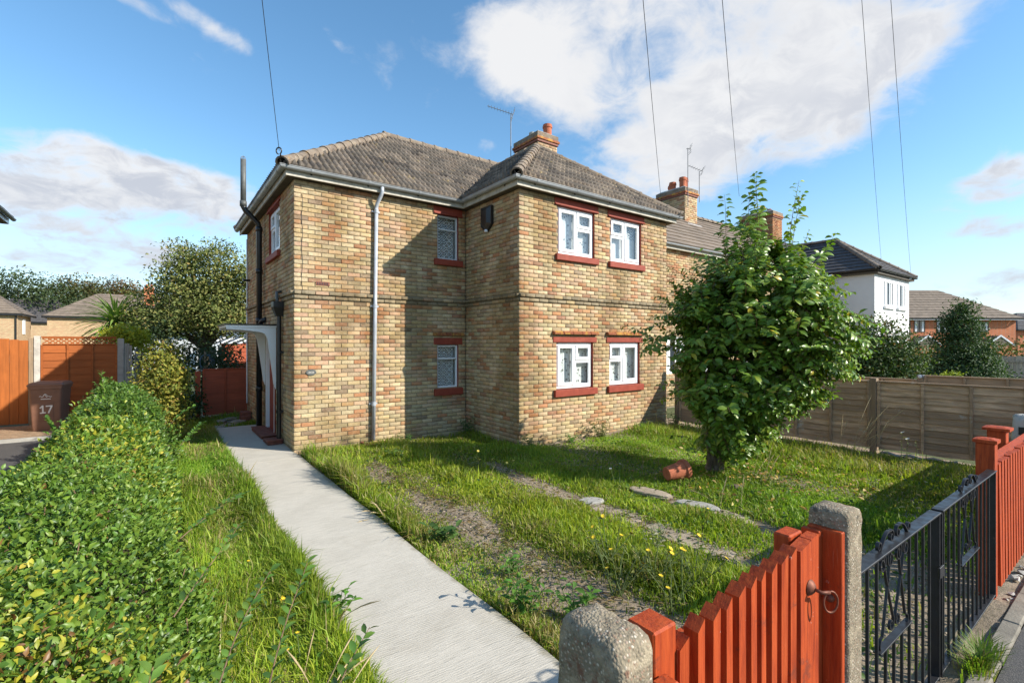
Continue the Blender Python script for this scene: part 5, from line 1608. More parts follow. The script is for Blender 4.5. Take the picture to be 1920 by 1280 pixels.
def build_cables():
    P = Vector((0, 0, CAM_H)) + RIGHT * -.72 + Vector((math.sin(YAW), math.cos(YAW), 0)) * -.25 + Vector((0, 0, 7.6))
    def at(px, py, depth):
        d = Vector(cam_dir(px, py)); return Vector((0, 0, CAM_H)) + d * depth
    ends = [(Vector((xL - OV - .06, yL - OV - .05, EZ + .17)), .03, 'thin black overhead cable running up from the hip iron of the brick house'),
            (at(1241, 388, 19.5), .045, 'thin black overhead cable running up beside the double chimney of the terrace'),
            (at(1386, 368, 22.5), .045, 'thin black overhead cable running up behind the top of the leafy tree'),
            (at(1653, 495, 22.8), .04, 'thin black overhead cable running up from the left of the white house roof'),
            (at(1708, 516, 22.4), .04, 'thin black overhead cable running up from the right eave of the white house')]
    for e, sag, lab in ends:
        t = thing('overhead_cable', lab, 'cable', e)
        pts = []
        for k in range(25):
            s = k / 24; p = e.lerp(P, s); p.z -= sag * (e - P).length * 4 * s * (1 - s) * .35; pts.append(p)
        mb = MB(); rr = [max(.004, .0009 * (p - cam.location).length) if (p - cam.location).length > 4 else .0045 for p in pts]
        mb.tube(pts, [.0042] * 25 if e.y < 9 else [.0065] * 25, 6); mb.build('wire', m['cable_black'], t, smooth=True)
build_cables()

# ------------------------------------------------------------------ the rest of the terrace and the houses round about
def plain_roof(parent, name, pts, mat, rows=0, thick=.03, lip=.03):
    """one roof slope given as eave-left, eave-right, top-right, top-left; laid as overlapping courses"""
    a, b, c, d = [Vector(p) for p in pts]
    L = ((d - a).length + (c - b).length) / 2; rows = rows or max(3, int(L / .32))
    n = (b - a).cross(d - a); n = n.normalized() if n.length else Vector((0, 0, 1))
    if n.z < 0: n = -n
    mb = MB()
    for i in range(rows):
        s0, s1 = i / rows, (i + 1) / rows
        p0, p1 = a.lerp(d, s0), b.lerp(c, s0); q0, q1 = a.lerp(d, min(1, s1)), b.lerp(c, min(1, s1))
        k = max(1, int((p1 - p0).length / .30)); vs = []; jit = [rng.uniform(0, .012) for _ in range(k + 1)]
        for j in range(k + 1):
            t = j / k; e = p0.lerp(p1, t); f = q0.lerp(q1, t)
            vs += [e + n * .0, e + n * (lip + jit[j]), f + n * .004]
        fs = []
        for j in range(k):
            fs += [(3 * j, 3 * j + 3, 3 * j + 4, 3 * j + 1), (3 * j + 1, 3 * j + 4, 3 * j + 5, 3 * j + 2)]
        mb.add(vs, fs)
    return mb.build(name, m[mat], parent)

def box_walls(parent, poly, z0, z1, mat, name='wall'):
    mb = MB(); n = len(poly)
    for i in range(n):
        (x0, y0), (x1, y1) = poly[i], poly[(i + 1) % n]
        mb.add([(x0, y0, z0), (x1, y1, z0), (x1, y1, z1), (x0, y0, z1)], [(0, 1, 2, 3)])
    return mb.build(name, m[mat], parent)

def flat_window(parent, o, u, n, W, H, mat='upvc', mull=1, curtain=True, proud=.02, tr=None):
    """window of a far house: frame bars standing proud round dark recessed glass"""
    o = Vector(o); u = Vector(u); n = Vector(n); z = Vector((0, 0, 1)); fw = .06
    mb = MB()
    def bar(a, b, c, d, dd=proud): mb.obox(o + u * (a + b) / 2 + z * (c + d) / 2 + n * (dd / 2), (u, n, z), ((b - a) / 2, abs(dd) / 2 + .012, (d - c) / 2))
    bar(0, fw, 0, H); bar(W - fw, W, 0, H); bar(fw, W - fw, 0, fw); bar(fw, W - fw, H - fw, H)
    for k in range(mull): x = W * (k + 1) / (mull + 1); bar(x - fw / 2, x + fw / 2, fw, H - fw)
    if tr: bar(fw, W - fw, H * tr - .025, H * tr + .025)
    w = mb.build('window', m[mat], parent)
    g = MB(); g.obox(o + u * W / 2 + z * H / 2 + n * .004, (u, n, z), (W / 2 - .01, .003, H / 2 - .01)); g.build('pane', m['far_pane'], w)
    if curtain:
        c = MB(); c.obox(o + u * W * .2 + z * H * .5 + n * .0085, (u, n, z), (W * .09, .001, H * .44)); c.obox(o + u * W * .8 + z * H * .5 + n * .0085, (u, n, z), (W * .09, .001, H * .44)); c.build('net_curtain', m['white_net'], w)
    return w

def build_terrace():
    t = NT('far_pane'); t.set('Base Color', (.035, .045, .055, 1)); t.set('Roughness', .06); t.set('Specular IOR Level', .8)
    rz = EZ + (RIDGE_Y - (yL - OV)) * .747; ey = yL - OV; b = 2 * RIDGE_Y - ey
    # middle house of the terrace
    h = thing('terraced_house', 'buff brick middle house of the terrace partly hidden behind the leafy tree', 'house', (14.5, 11, 0))
    x0, x1 = xR + .003, 22.9
    w = Wall(x0, yL, (1, 0), (0, -1), x1 - x0, [(11.95 - x0, 13.15 - x0, .95, 2.05), (13.3 - x0, 14.2 - x0, .05, 2.05), (16.5 - x0, 17.7 - x0, .95, 2.05), (16.5 - x0, 17.7 - x0, 3.5, 4.5)])
    mb = MB(); w.backing(mb); mb.add([(x0, b - .2, 0), (x1, b - .2, 0), (x1, b - .2, 4.7), (x0, b - .2, 4.7)], [(0, 1, 2, 3)]); mb.build('wall', m['mortar'], h)
    lay_bricks([w], h, 0)
    flat_window(h, (11.95, yL + .06, .95), (1, 0, 0), (0, -1, 0), 1.2, 1.1)
    flat_window(h, (16.5, yL + .06, .95), (1, 0, 0), (0, -1, 0), 1.2, 1.1); flat_window(h, (16.5, yL + .06, 3.5), (1, 0, 0), (0, -1, 0), 1.2, 1.0)
    mb = MB(); mb.box((13.3, yL - .02, .05), (14.2, yL + .04, 2.05), .01); d = mb.build('door', m['upvc'], h)
    for k in (0, 1):
        mb = MB(); mb.box((13.42 + .36 * k, yL - .032, .3), (13.72 + .36 * k, yL - .0205, 1.8), .008); mb.build('door_panel', m['upvc'], d)
    bl = MB(); bl.prism([(11.4, 7.8, 1.66), (11.4, 8.7, 1.98), (11.4, 8.7, 2.0), (11.4, 7.8, 1.69)], (1.3, 0, 0)); bl.build('awning', m['pink_cloth'], h) if False else None
    # main roof: front slope with the valley against our front wing
    wr = xR + OV; half = (wr - (xF - OV)) / 2
    mid = (xR, ey + half, EZ + half * .747)
    plain_roof(h, 'roof', [(wr, ey, EZ), (x1, ey, EZ), (x1, RIDGE_Y, rz), (xR, RIDGE_Y, rz)], 'roof_far')
    mb = MB(); zz = EZ - .01
    mb.add([(xR, ey + OV, EZ + OV * .747), (wr, ey, EZ), (xR + .002, RIDGE_Y, rz), (wr - half, RIDGE_Y, rz), (wr - half, ey + half, EZ + half * .747)], [(0, 1, 2, 3, 4)])
    mb.build('roof_valley', m['roof_far'], h)
    plain_roof(h, 'rear_roof', [(x1, b, EZ), (xR, b, EZ), (xR, RIDGE_Y, rz), (x1, RIDGE_Y, rz)], 'roof_far', 6)
    ridge_run((9.75, RIDGE_Y, rz + .05), (15.85, RIDGE_Y, rz + .05), h, 'ridge_tile'); ridge_run((16.95, RIDGE_Y, rz + .05), (22.6, RIDGE_Y, rz + .05), h, 'ridge_tile')
    mb = MB(); mb.sweep([(wr, ey + .01, 4.765), (x1, ey + .01, 4.765)], [(.055 * math.cos(q), .055 * math.sin(q)) for q in np.linspace(math.pi, 2 * math.pi, 9)], [(0, -1, 0)] * 2); mb.build('gutter', m['gutter_grey'], h)
    mb = MB(); mb.box((wr, ey + .062, 4.63), (x1, ey + .085, 4.77)); mb.box((wr, ey + .085, 4.64), (x1, yL - .002, 4.65)); mb.build('fascia', m['fascia_paint'], h)
    chimney(h, 15.95, 16.75, 10.72, 11.98, 5.6, 7.45, [(16.15, 10.95, .13, .42, 'terracotta'), (16.5, 11.1, .135, .5, 'terracotta'), (16.3, 11.5, .13, .4, 'terracotta'), (16.55, 11.75, .12, .38, 'terracotta')])
    mb = MB(); mb.add([(15.9, 10.66, 6.42), (16.8, 10.66, 6.42), (16.8, 10.45, 6.235), (15.9, 10.45, 6.235)], [(0, 1, 2, 3)]); mb.build('flashing', m['white_plastic'], h)
    chimney(h, 22.5, 23.4, 10.6, 12.1, 5.6, 7.6, [(22.7, 10.85, .09, .12, 'terracotta'), (22.8, 11.2, .08, .11, 'concrete_grey'), (22.85, 11.5, .08, .12, 'terracotta'), (22.9, 11.8, .08, .12, 'concrete_grey')], tint=(.85, .55, .45))
    A = Vector((16.05, 10.66, 7.0)); aerial('tv_aerial', 'tall thin television aerial on the left side of the double chimney of the terrace', A, A + Vector((0, 0, 2.15)), (RIGHT * .1, RIGHT * -.05 + Vector((0, 0, .02))), 3, .1)
    A = Vector((16.86, 10.7, 7.3)); aerial('tv_aerial', 'short television aerial with a slanting boom on the right side of the double chimney', A, A + Vector((0, 0, 1.2)), (RIGHT * .12, RIGHT * -.42 + Vector((0, 0, .22))), 6, .14)
    # white rendered end house
    h = thing('white_house', 'white rendered house with a dark hipped tile roof beyond the leafy tree', 'house', (25.5, 10, 0))
    X0, X1, YF = 22.905, 27.2, 6.861
    box_walls(h, [(X0, yL), (X0, YF), (X1, YF), (X1, yL), (31, yL), (31, b - .2), (X0, b - .2)], 0, 4.65, 'white_render')
    mb = MB(); mb.box((X0 - .012, YF - .03, 2.06), (X1 + .01, YF - .002, 2.18), .005); mb.build('string_band', m['concrete_grey'], h)
    for xx in (24.0, 25.6):
        flat_window(h, (xx, YF + .0, 3.40), (1, 0, 0), (0, -1, 0), 1.05, 1.02, mull=1)
        mb = MB(); mb.box((xx - .1, YF - .09, 3.28), (xx + 1.15, YF - .002, 3.38), .006); mb.build('sill', m['white_render'], h)
        flat_window(h, (xx, YF + .0, .95), (1, 0, 0), (0, -1, 0), 1.05, .95, mull=1)
    wx, wy, wr2 = X0 - OV, YF - OV, X1 + OV; hf = (wr2 - wx) / 2; zr = EZ + hf * .747; xm = wx + hf
    plain_roof(h, 'roof', [(wx, wy, EZ), (wr2, wy, EZ), (xm + .01, wy + hf, zr), (xm - .01, wy + hf, zr)], 'roof_slate')
    plain_roof(h, 'roof', [(wx, ey, EZ), (wx, wy, EZ), (xm, wy + hf, zr), (xm, ey + hf, zr)], 'roof_slate')
    plain_roof(h, 'roof', [(wr2, wy, EZ), (wr2, ey, EZ), (xm, ey + hf, zr), (xm, wy + hf, zr)], 'roof_slate')
    plain_roof(h, 'roof', [(wx, ey, EZ), (31.2, ey, EZ), (28.5, RIDGE_Y, rz), (wx, RIDGE_Y, rz)], 'roof_slate')
    ridge_run((wx, wy, EZ + .04), (xm, wy + hf, zr + .05), h, 'hip_tile', L=.4, mat='roof_far'); ridge_run((wr2, wy, EZ + .04), (xm, wy + hf, zr + .05), h, 'hip_tile', L=.4, mat='roof_far'); ridge_run((xm, wy + hf, zr + .05), (xm, ey + hf, zr + .05), h, 'ridge_tile', L=.4, mat='roof_far')
    mb = MB()
    for (p, q, o) in (((wx, ey), (wx, wy), (-1, 0)), ((wx, wy), (wr2, wy), (0, -1)), ((wr2, wy), (wr2, ey), (1, 0))):
        mb.sweep([(*p, 4.77), (*q, 4.77)], [(.055 * math.cos(k), .055 * math.sin(k)) for k in np.linspace(math.pi, 2 * math.pi, 9)], [(*o, 0)] * 2)
    mb.build('gutter', m['black_plastic'], h)
    mb = MB(); mb.box((wx + .06, wy + .06, 4.62), (wr2 - .06, yL - .01, 4.70)); mb.build('soffit', m['soffit_board'], h)
build_terrace()

def far_house(name, label, c, ang, W, D, ze, zr, wall, roof, wins=(), hip=1.0, ov=.35, z0=0, storeys=1):
    """a hipped house: centre of its front wall, the bearing of the front, width, depth, eaves and ridge heights"""
    c = Vector((c[0], c[1], 0)); u = Vector((math.cos(ang), math.sin(ang), 0)); n = Vector((u.y, -u.x, 0))
    h = thing(name, label, 'house', c)
    P = lambda a, d, z: c + u * a - n * d + Vector((0, 0, z))
    poly = [P(-W / 2, 0, 0), P(W / 2, 0, 0), P(W / 2, D, 0), P(-W / 2, D, 0)]
    box_walls(h, [(p.x, p.y) for p in poly], z0, ze, wall)
    a, b_, hp = -W / 2 - ov, W / 2 + ov, (D / 2 + ov) * hip
    q = [P(a, -ov, ze), P(b_, -ov, ze), P(b_ - hp, D / 2, zr), P(a + hp, D / 2, zr)]
    plain_roof(h, 'roof', q, roof, 11, lip=.05)
    plain_roof(h, 'roof', [P(b_, D + ov, ze), P(a, D + ov, ze), P(a + hp, D / 2, zr), P(b_ - hp, D / 2, zr)], roof, 6)
    plain_roof(h, 'roof', [P(b_, -ov, ze), P(b_, D + ov, ze), P(b_ - hp, D / 2, zr), P(b_ - hp - .01, D / 2, zr)], roof, 11, lip=.05)
    plain_roof(h, 'roof', [P(a, D + ov, ze), P(a, -ov, ze), P(a + hp, D / 2, zr), P(a + hp - .01, D / 2, zr)], roof, 11, lip=.05)
    for (p, r) in (((a, -ov), (b_, -ov)), ((b_, -ov), (b_, D + ov)), ((a, D + ov), (a, -ov))):
        mb = MB(); p0, p1 = P(*p, ze - .10), P(*r, ze - .10); d = (p1 - p0).normalized(); mb.obox((p0 + p1) / 2, (d, d.cross(Vector((0, 0, 1))), (0, 0, 1)), ((p1 - p0).length / 2, .05, .09)); mb.build('fascia', m['black_plastic' if roof != 'roof_orange' else 'fascia_paint'], h)
    for (wu, wz, ww, wh, mt) in wins: flat_window(h, P(wu, 0, wz), u, n, ww, wh, mt, 1)
    return h, P, u, n

def build_far():
    fw = Vector((math.sin(YAW), math.cos(YAW), 0))
    def at(px, depth): d = cam_dir(px, 643); return d[0] * depth, d[1] * depth
    face = -YAW
    # left, beyond the orange fence
    far_house('far_house', 'distant buff brick house with a hipped brown roof above the orange fence', (-1.7, 70.4), 0, 15.5, 8, 4.75, 7.65, 'buff_brick_far', 'roof_far', hip=.95)
    mb = None
    h, P, u, n = far_house('far_house', 'distant buff brick house cut by the left edge above the orange boarded gate', (-16.9, 65.8), 0, 12, 6, 4.7, 7.4, 'buff_brick_far', 'roof_far', hip=.95)
    for a in (5.9,):
        mb = MB(); mb.obox(P(a, -.08, 2.4), (u, n, (0, 0, 1)), (.05, .05, 2.3)); mb.build('downpipe', m['black_plastic'], h)
    mb = MB(); mb.obox(P(6.03, 2.6, 3.5), (u, n, (0, 0, 1)), (.03, .5, .75)); mb.build('stair_window', m['upvc'], h)
    h, P, u, n = far_house('far_house', 'small distant house with a grey roof between the two buff brick houses', (-15.2, 100), 0, 12, 7, 5.0, 8.6, 'buff_brick_far', 'roof_slate')
    mb = MB(); mb.obox(P(3.6, -.08, 2.1), (u, n, (0, 0, 1)), (.07, .07, 2.1)); mb.build('downpipe', m['black_plastic'], h)
    h, P, u, n = far_house('far_house', 'distant house with an orange chimney standing up behind the garden tree', at(330, 52), face, 9, 7, 4.6, 7.0, 'white_render', 'roof_far')
    ch = MB(); c = Vector((*at(280, 53), 0)); ch.box((c.x - .45, c.y - .3, 6), (c.x + .45, c.y + .3, 8.0)); cp = ch.build('chimney', m['orange_brick_far'], h)
    for k in (-1, 1):
        mb = MB(); mb.lathe((c.x + k * .2, c.y, 8.0), [(.13, 0), (.12, .3), (0, .3)], 10); mb.build('chimney_pot', m['terracotta'], cp)
    h, P, u, n = far_house('white_bungalow', 'low white house with a glazed lean-to behind the garden tree', at(400, 33), face + .1, 11, 6, 2.9, 4.6, 'white_render', 'roof_far')
    mb = MB()
    q = [P(.2, -.02, 2.25), P(3.8, -.02, 2.25), P(3.8, -2.4, 1.75), P(.2, -2.4, 1.75)]
    mb.add(q, [(0, 1, 2, 3)]); cn = mb.build('conservatory_roof', m['far_pane'], h)
    mb = MB()
    for k in range(7):
        p, r = P(.2 + k * .6, -.02, 2.28), P(.2 + k * .6, -2.4, 1.78); d = (r - p).normalized(); mb.obox((p + r) / 2, (d, u, d.cross(u)), ((r - p).length / 2, .04, .03))
    for k in range(7): mb.obox(P(.2 + k * .6, -2.4, .88), (u, n, (0, 0, 1)), (.05, .04, .87))
    mb.obox(P(2.0, -2.4, 1.72), (u, n, (0, 0, 1)), (1.85, .05, .07)); mb.build('glazing_bar', m['upvc'], cn)
    mb = MB(); mb.obox(P(2.0, -2.39, .9), (u, n, (0, 0, 1)), (1.8, .01, .85)); mb.build('pane', m['far_pane'], cn)
    # number 17 next door: only the corner of its eaves reaches into the picture
    h = thing('neighbour_house', 'corner of the eaves of the next house at the left edge', 'house', (-6, 13, 0))
    box_walls(h, [(-9, 10.2), (-3.02, 10.2), (-3.02, 15.75), (-9, 15.75)], 0, 4.65, 'buff_brick_far')
    e = .30
    plain_roof(h, 'roof', [(-2.74, 9.9, 4.8), (-2.74, 16.05, 4.8), (-5.7, 13.1, 7.0), (-5.7, 12.9, 7.0)], 'roof_slate'); plain_roof(h, 'roof', [(-2.74, 16.05, 4.8), (-9.3, 16.05, 4.8), (-6.2, 13.1, 7.0), (-5.7, 13.1, 7.0)], 'roof_slate')
    plain_roof(h, 'roof', [(-9.3, 9.9, 4.8), (-2.74, 9.9, 4.8), (-5.7, 12.9, 7.0), (-6.2, 12.9, 7.0)], 'roof_slate')
    mb = MB(); mb.box((-2.82, 9.95, 4.64), (-2.79, 15.97, 4.78)); mb.box((-9, 15.97, 4.64), (-2.79, 16.0, 4.78)); mb.build('fascia', m['upvc'], h)
    mb = MB(); mb.sweep([(-2.725, 9.9, 4.77), (-2.725, 16.05, 4.77)], [(.05 * math.cos(k), .05 * math.sin(k)) for k in np.linspace(math.pi, 2 * math.pi, 9)], [(1, 0, 0)] * 2); mb.build('gutter', m['black_plastic'], h)
    mb = MB(); mb.box((-9, 9.95, 4.63), (-2.8, 15.98, 4.638)); mb.build('soffit', m['soffit_board'], h)
    # right: orange brick terrace
    h, P, u, n = far_house('brick_terrace', 'distant orange brick terrace with a broad brown roof and hipped end', at(1742, 60), face, 21.6, 8.6, 4.95, 8.9, 'orange_brick_far', 'roof_far',
        [(-4.6, 3.2, 1.5, 1.5, 'brown_frame'), (.9, 3.2, 1.4, 1.5, 'brown_frame'), (6.1, 3.2, 1.3, 1.35, 'brown_frame'), (-1.9, 3.2, 1.4, 1.5, 'brown_frame')], hip=1.35, ov=.5)
    mb = MB(); mb.obox(P(0, -.52, 4.78), (u, n, (0, 0, 1)), (11.2, .02, .07)); mb.build('gutter', m['upvc'], h)
    for a in (-3.0, -2.5, 4.6):
        mb = MB(); mb.obox(P(a, -.1, 2.4), (u, n, (0, 0, 1)), (.08, .06, 2.4)); mb.build('downpipe', m['bark'], h)
    for a in (7.3, -1.5):                                              # gabled porches
        mb = MB(); mb.add([P(a - 1.7, -1.6, 1.55), P(a + .0, -1.6, 2.75), P(a + 1.7, -1.6, 1.55), P(a - 1.7, 0, 1.55), P(a, 0, 2.75), P(a + 1.7, 0, 1.55)], [(0, 1, 4, 3), (1, 2, 5, 4), (0, 2, 1)]); pr = mb.build('porch_roof', m['roof_far'], h)
        mb = MB()
        for s in (-1, 1):
            p, q = P(a, -1.62, 2.78), P(a + s * 1.75, -1.62, 1.52); d = (q - p).normalized(); mb.obox((p + q) / 2, (d, n, d.cross(n)), ((q - p).length / 2, .03, .09))
        mb.build('barge_board', m['upvc'], pr)
        mb = MB(); mb.obox(P(a, -1.5, .75), (u, n, (0, 0, 1)), (1.5, .08, .78)); mb.build('porch_wall', m['orange_brick_far'], pr)
    far_house('far_house', 'distant brown roofed house at the right edge beyond the orange terrace', at(1990, 72), face, 13, 8, 3.9, 6.6, 'orange_brick_far', 'roof_slate')
wood('brown_frame', (.10, .06, .04), (1, 1, .1))
build_far()
# ------------------------------------------------------------------ leaves and grass
LEAF_V = np.array([(0, 0, 0), (-.5, .42, .10), (0, .42, 0), (.5, .42, .10), (-.36, .75, .03), (0, .78, -.05), (.36, .75, .03), (0, 1.0, -.16)])
LEAF_F3 = np.array([(0, 2, 1), (0, 3, 2), (4, 5, 7), (5, 6, 7)]); LEAF_F4 = np.array([(1, 2, 5, 4), (2, 3, 6, 5)])
SMALL_V = np.array([(0, 0, 0), (-.5, .48, .12), (0, .5, 0), (.5, .48, .12), (0, 1.0, -.12)])
SMALL_F = np.array([(0, 2, 1), (0, 3, 2), (1, 2, 4), (2, 3, 4)])

def unit(a): return a / np.maximum(np.linalg.norm(a, axis=-1, keepdims=True), 1e-9)

def leaf_frames(D, Nn):
    """rows: leaf axis D and rough face normal Nn -> orthonormal x, y, z"""
    Y = unit(D); X = np.cross(Y, Nn); bad = np.linalg.norm(X, axis=1) < 1e-4
    X[bad] = np.cross(Y[bad], np.array([.3, .5, .8])); X = unit(X); Z = np.cross(X, Y)
    return X, Y, Z

def leaf_cloud(P, D, Nn, L, W, col, small=False):
    T = SMALL_V if small else LEAF_V
    X, Y, Z = leaf_frames(D, Nn)
    V = P[:, None, :] + T[None, :, 0, None] * (W[:, None, None] * X[:, None, :]) + T[None, :, 1, None] * (L[:, None, None] * Y[:, None, :]) + T[None, :, 2, None] * (L[:, None, None] * Z[:, None, :])
    n = len(P); k = len(T); base = (np.arange(n) * k)[:, None, None]
    Fs = [(SMALL_F[None] + base).reshape(-1, 3)] if small else [(LEAF_F3[None] + base).reshape(-1, 3), (LEAF_F4[None] + base).reshape(-1, 4)]
    return V.reshape(-1, 3), Fs, np.repeat(col, k, 0)

def foliage(name, parent, P, D, Nn, L, W, col, mat, small=False, single=0, piece='leaf', frame_only=True):
    """joined foliage; the `single` leaves that show largest become parts of their own"""
    off = np.array(base_of(parent))
    if single:
        u, v, w = px_of(P)
        X, Y, Z = leaf_frames(D, Nn)
        to = unit(np.array([0, 0, CAM_H]) - P)
        s = L * W * (np.abs((Z * to).sum(1)) + .15) / w ** 2
        if isinstance(frame_only, np.ndarray): s = s * frame_only
        s = np.where(in_frame(P, -8), s, 0)
        top = np.argsort(-s)[:single]
        var = []
        nv = 36
        pick = rng.choice(top, nv)
        for k in range(nv):
            T = LEAF_V.copy(); T[:, 2] *= rng.uniform(.7, 1.6)
            me = np_mesh(piece, T, [LEAF_F3, LEAF_F4], np.repeat(col[pick[k]][None], len(T), 0), smooth=True); me.materials.append(m[mat]); var.append(me)
        cv = np.array([col[p] for p in pick])
        for i in top:
            k = int(np.argmin(np.abs(cv - col[i]).sum(1) + rng.uniform(0, .03, nv)))
            o = bpy.data.objects.new(piece, var[k]); C.objects.link(o); o.parent = parent
            Mx = Matrix(((X[i, 0] * W[i], Y[i, 0] * L[i], Z[i, 0] * L[i], 0), (X[i, 1] * W[i], Y[i, 1] * L[i], Z[i, 1] * L[i], 0), (X[i, 2] * W[i], Y[i, 2] * L[i], Z[i, 2] * L[i], 0), (0, 0, 0, 1)))
            Mx.translation = Vector(P[i] - off)
            o.matrix_basis = Mx
        keep = np.ones(len(P), bool); keep[top] = False
        P, D, Nn, L, W, col = P[keep], D[keep], Nn[keep], L[keep], W[keep], col[keep]
    V, F, cc = leaf_cloud(P, D, Nn, L, W, col, small)
    return link(name, np_mesh(name, V, F, cc, smooth=not small, off=off), m[mat], parent, kind='stuff')

def pick_cols(n, pal, wts, var=.15):
    pal = np.array(pal); wts = np.array(wts, float) / sum(wts)
    c = pal[rng.choice(len(pal), n, p=wts)]
    return np.clip(c * rng.uniform(1 - var, 1 + var, (n, 1)) * rng.uniform(.94, 1.06, (n, 3)), 0, 1)

def build_grass():
    def region(n, x0, x1, y0, y1, fn):
        x = rng.uniform(x0, x1, n); y = rng.uniform(y0, y1, n)
        p, h, dry = fn(x, y)
        k = rng.uniform(0, 1, n) < p
        return x[k], y[k], h[k], dry[k]
    def lawn(x, y):
        big = sn(x, y, 1.1, 31); med = sn(x, y, 3.2, 32); fin = sn(x, y, 9, 33)
        p = np.full_like(x, .80) + .16 * med
        for (xc, w, y1, s) in ((2.62, .235, 7.4, 1.0), (4.06, .19, 6.6, .94), (5.02, .16, 4.3, .92), (5.0, .9, 1.35, .75), (3.75, 1.65, 1.40, .97), (3.0, .45, 1.9, .8)):
            if y1 < 1.5: mk = np.exp(-((y - .9) / (y1 - .5)) ** 2) * np.exp(-((x - xc) / w) ** 4)
            else:
                wob = .04 * sn(y, x * 0, 1.7, int(xc * 10)) + .03 * sn(x, y, 9, 77)
                if xc < 3: wob = wob - .02
                mk = np.exp(-(np.abs(x - xc - wob) / w) ** 2.6) * (1 + .22 * sn(x, y, 7, 78) + .2 * sn(x, y, 16, 79)) * (1 / (1 + np.exp((y - y1) * 4))) * ((.58 if xc > 3 else .74) + .70 * np.clip(sn(x * .6, y, 2.3, 40 + int(xc)) * 1.5 + .75, 0, 1))
            p = p * (1 - np.clip(mk * s, 0, .985))
        wall = np.where(x < 5.2, yL, yF) - y
        p = p * np.clip((wall - .10) / .4, 0, 1)
        p = p * np.clip((9.45 + (6.9 - y) * .085 - x) / .25, 0.05, 1)
        h = .072 + .035 * big + .028 * med + .02 * fin
        h = h + .10 * np.exp(-((x - 1.98) / .14) ** 2) * (1 + .6 * med)          # shaggy edge over the path
        h = h + .07 * np.exp(-((x - 3.35) / .3) ** 2) + .05 * np.exp(-((x - 8.6) / .7) ** 2)
        dry = np.clip(.09 + .13 * sn(x, y, 1.7, 35) + .12 * fin + .35 * np.exp(-((x - 2.1) / .2) ** 2) * (sn(x, y, 2.5, 38) > 0), 0, 1)
        dry = np.clip(dry + .25 * np.exp(-((x - 8.8) / .5) ** 2), 0, 1)
        return p * np.clip(2.6 / np.hypot(x, y) + .18, 0, 1), np.clip(h, .03, .3), dry
    def strip(x, y):
        big = sn(x, y, 1.3, 51); med = sn(x, y, 3.5, 52)
        p = np.full_like(x, .9) + .1 * med
        h = .105 + .04 * big + .035 * med + .06 * np.exp(-((x - .86) / .12) ** 2)
        dry = np.clip(.08 + .14 * sn(x, y, 2.1, 55) + .3 * np.exp(-((x - .55) / .12) ** 2) * (med > .1) + np.clip((y - 9) * .15, 0, .35) * (y < 12), 0, 1)
        return p * np.clip(2.6 / np.hypot(x, y) + .2, 0, 1), np.clip(h, .04, .34), dry
    def back(x, y):
        med = sn(x, y, 3.5, 62)
        return np.clip(.5 + .5 * med, 0, 1), .09 + .05 * med.clip(-1, 1), np.full_like(x, .1)
    sets = [region(620000, 1.9, 10.0, .82, 8.7, lawn), region(230000, .22, .96, .75, 12.3, strip), region(7000, .45, 1.85, 12.2, 14.2, back)]
    x, y, h, dry = (np.concatenate(q) for q in zip(*sets))
    n = len(x); d = np.hypot(x, y)
    z = lawn_h(x, y) - .015
    h = np.maximum(h, .03) * rng.uniform(.55, 1.35, n)
    tall = rng.uniform(0, 1, n) < .012; h = np.where(tall, h * 1.9, h)
    az = rng.uniform(0, 2 * np.pi, n) + .9 * sn(x, y, 4, 70); lean = np.abs(rng.normal(.45, .32, n)).clip(.05, 1.25)
    w = (.0022 + .0012 * d.clip(0, 6) * .6) * rng.uniform(.7, 1.3, n)
    fx, fy = np.cos(az), np.sin(az); sx, sy = -fy, fx
    tw = rng.uniform(-.8, .8, n); sx2 = sx * np.cos(tw) + fx * np.sin(tw); sy2 = sy * np.cos(tw) + fy * np.sin(tw)
    P0 = np.stack([x, y, z], -1); S = np.stack([sx2, sy2, np.zeros(n)], -1); Fw = np.stack([fx, fy, np.zeros(n)], -1); U = np.array([0, 0, 1.0])
    hh = h[:, None]; le = lean[:, None]
    mid = P0 + U * hh * .58 + Fw * hh * .30 * le; tip = P0 + U * hh * (1 - .32 * le) + Fw * hh * 1.0 * le
    V = np.stack([P0 - S * w[:, None], P0 + S * w[:, None], mid + S * w[:, None] * .8, mid - S * w[:, None] * .8, tip], 1).reshape(-1, 3)
    b = np.arange(n)[:, None] * 5
    F4 = b + np.array([[0, 1, 2, 3]]); F3 = b + np.array([[3, 2, 4]])
    green = pick_cols(n, [(.275, .375, .034), (.20, .315, .03), (.355, .42, .052), (.15, .245, .032)], [4, 3, 3, 2])
    straw = pick_cols(n, [(.42, .34, .14), (.33, .29, .11), (.52, .45, .25)], [3, 3, 1])
    k = (rng.uniform(0, 1, n) < dry)[:, None]
    green = green * (1 + .20 * sn(x, y, 2.4, 91) + .16 * sn(x, y, 6.5, 92)).clip(.55, 1.5)[:, None] * (1 + np.outer(sn(x, y, 1.2, 93), [.12, .02, 0]))
    col = np.where(k, straw, green).clip(0, .9)
    o = link('grass', np_mesh('grass', V, [F4, F3], np.repeat(col, 5, 0)), m['grass_blade']); o['kind'] = 'stuff'
    # broad-leaved weeds low in the turf
    n = 5200
    x = np.concatenate([rng.uniform(1.95, 9.3, n), rng.uniform(.3, .9, n // 5)]); y = np.concatenate([rng.uniform(.9, 8.3, n) ** 1.0, rng.uniform(.8, 11, n // 5)])
    keep = (sn(x, y, 2.2, 81) > .15) & (np.where(x < 5.2, yL, yF) - y > .1); x, y = x[keep], y[keep]; n = len(x)
    P = np.stack([x, y, lawn_h(x, y) + rng.uniform(.0, .07, n)], -1); a = rng.uniform(0, 6.28, n)
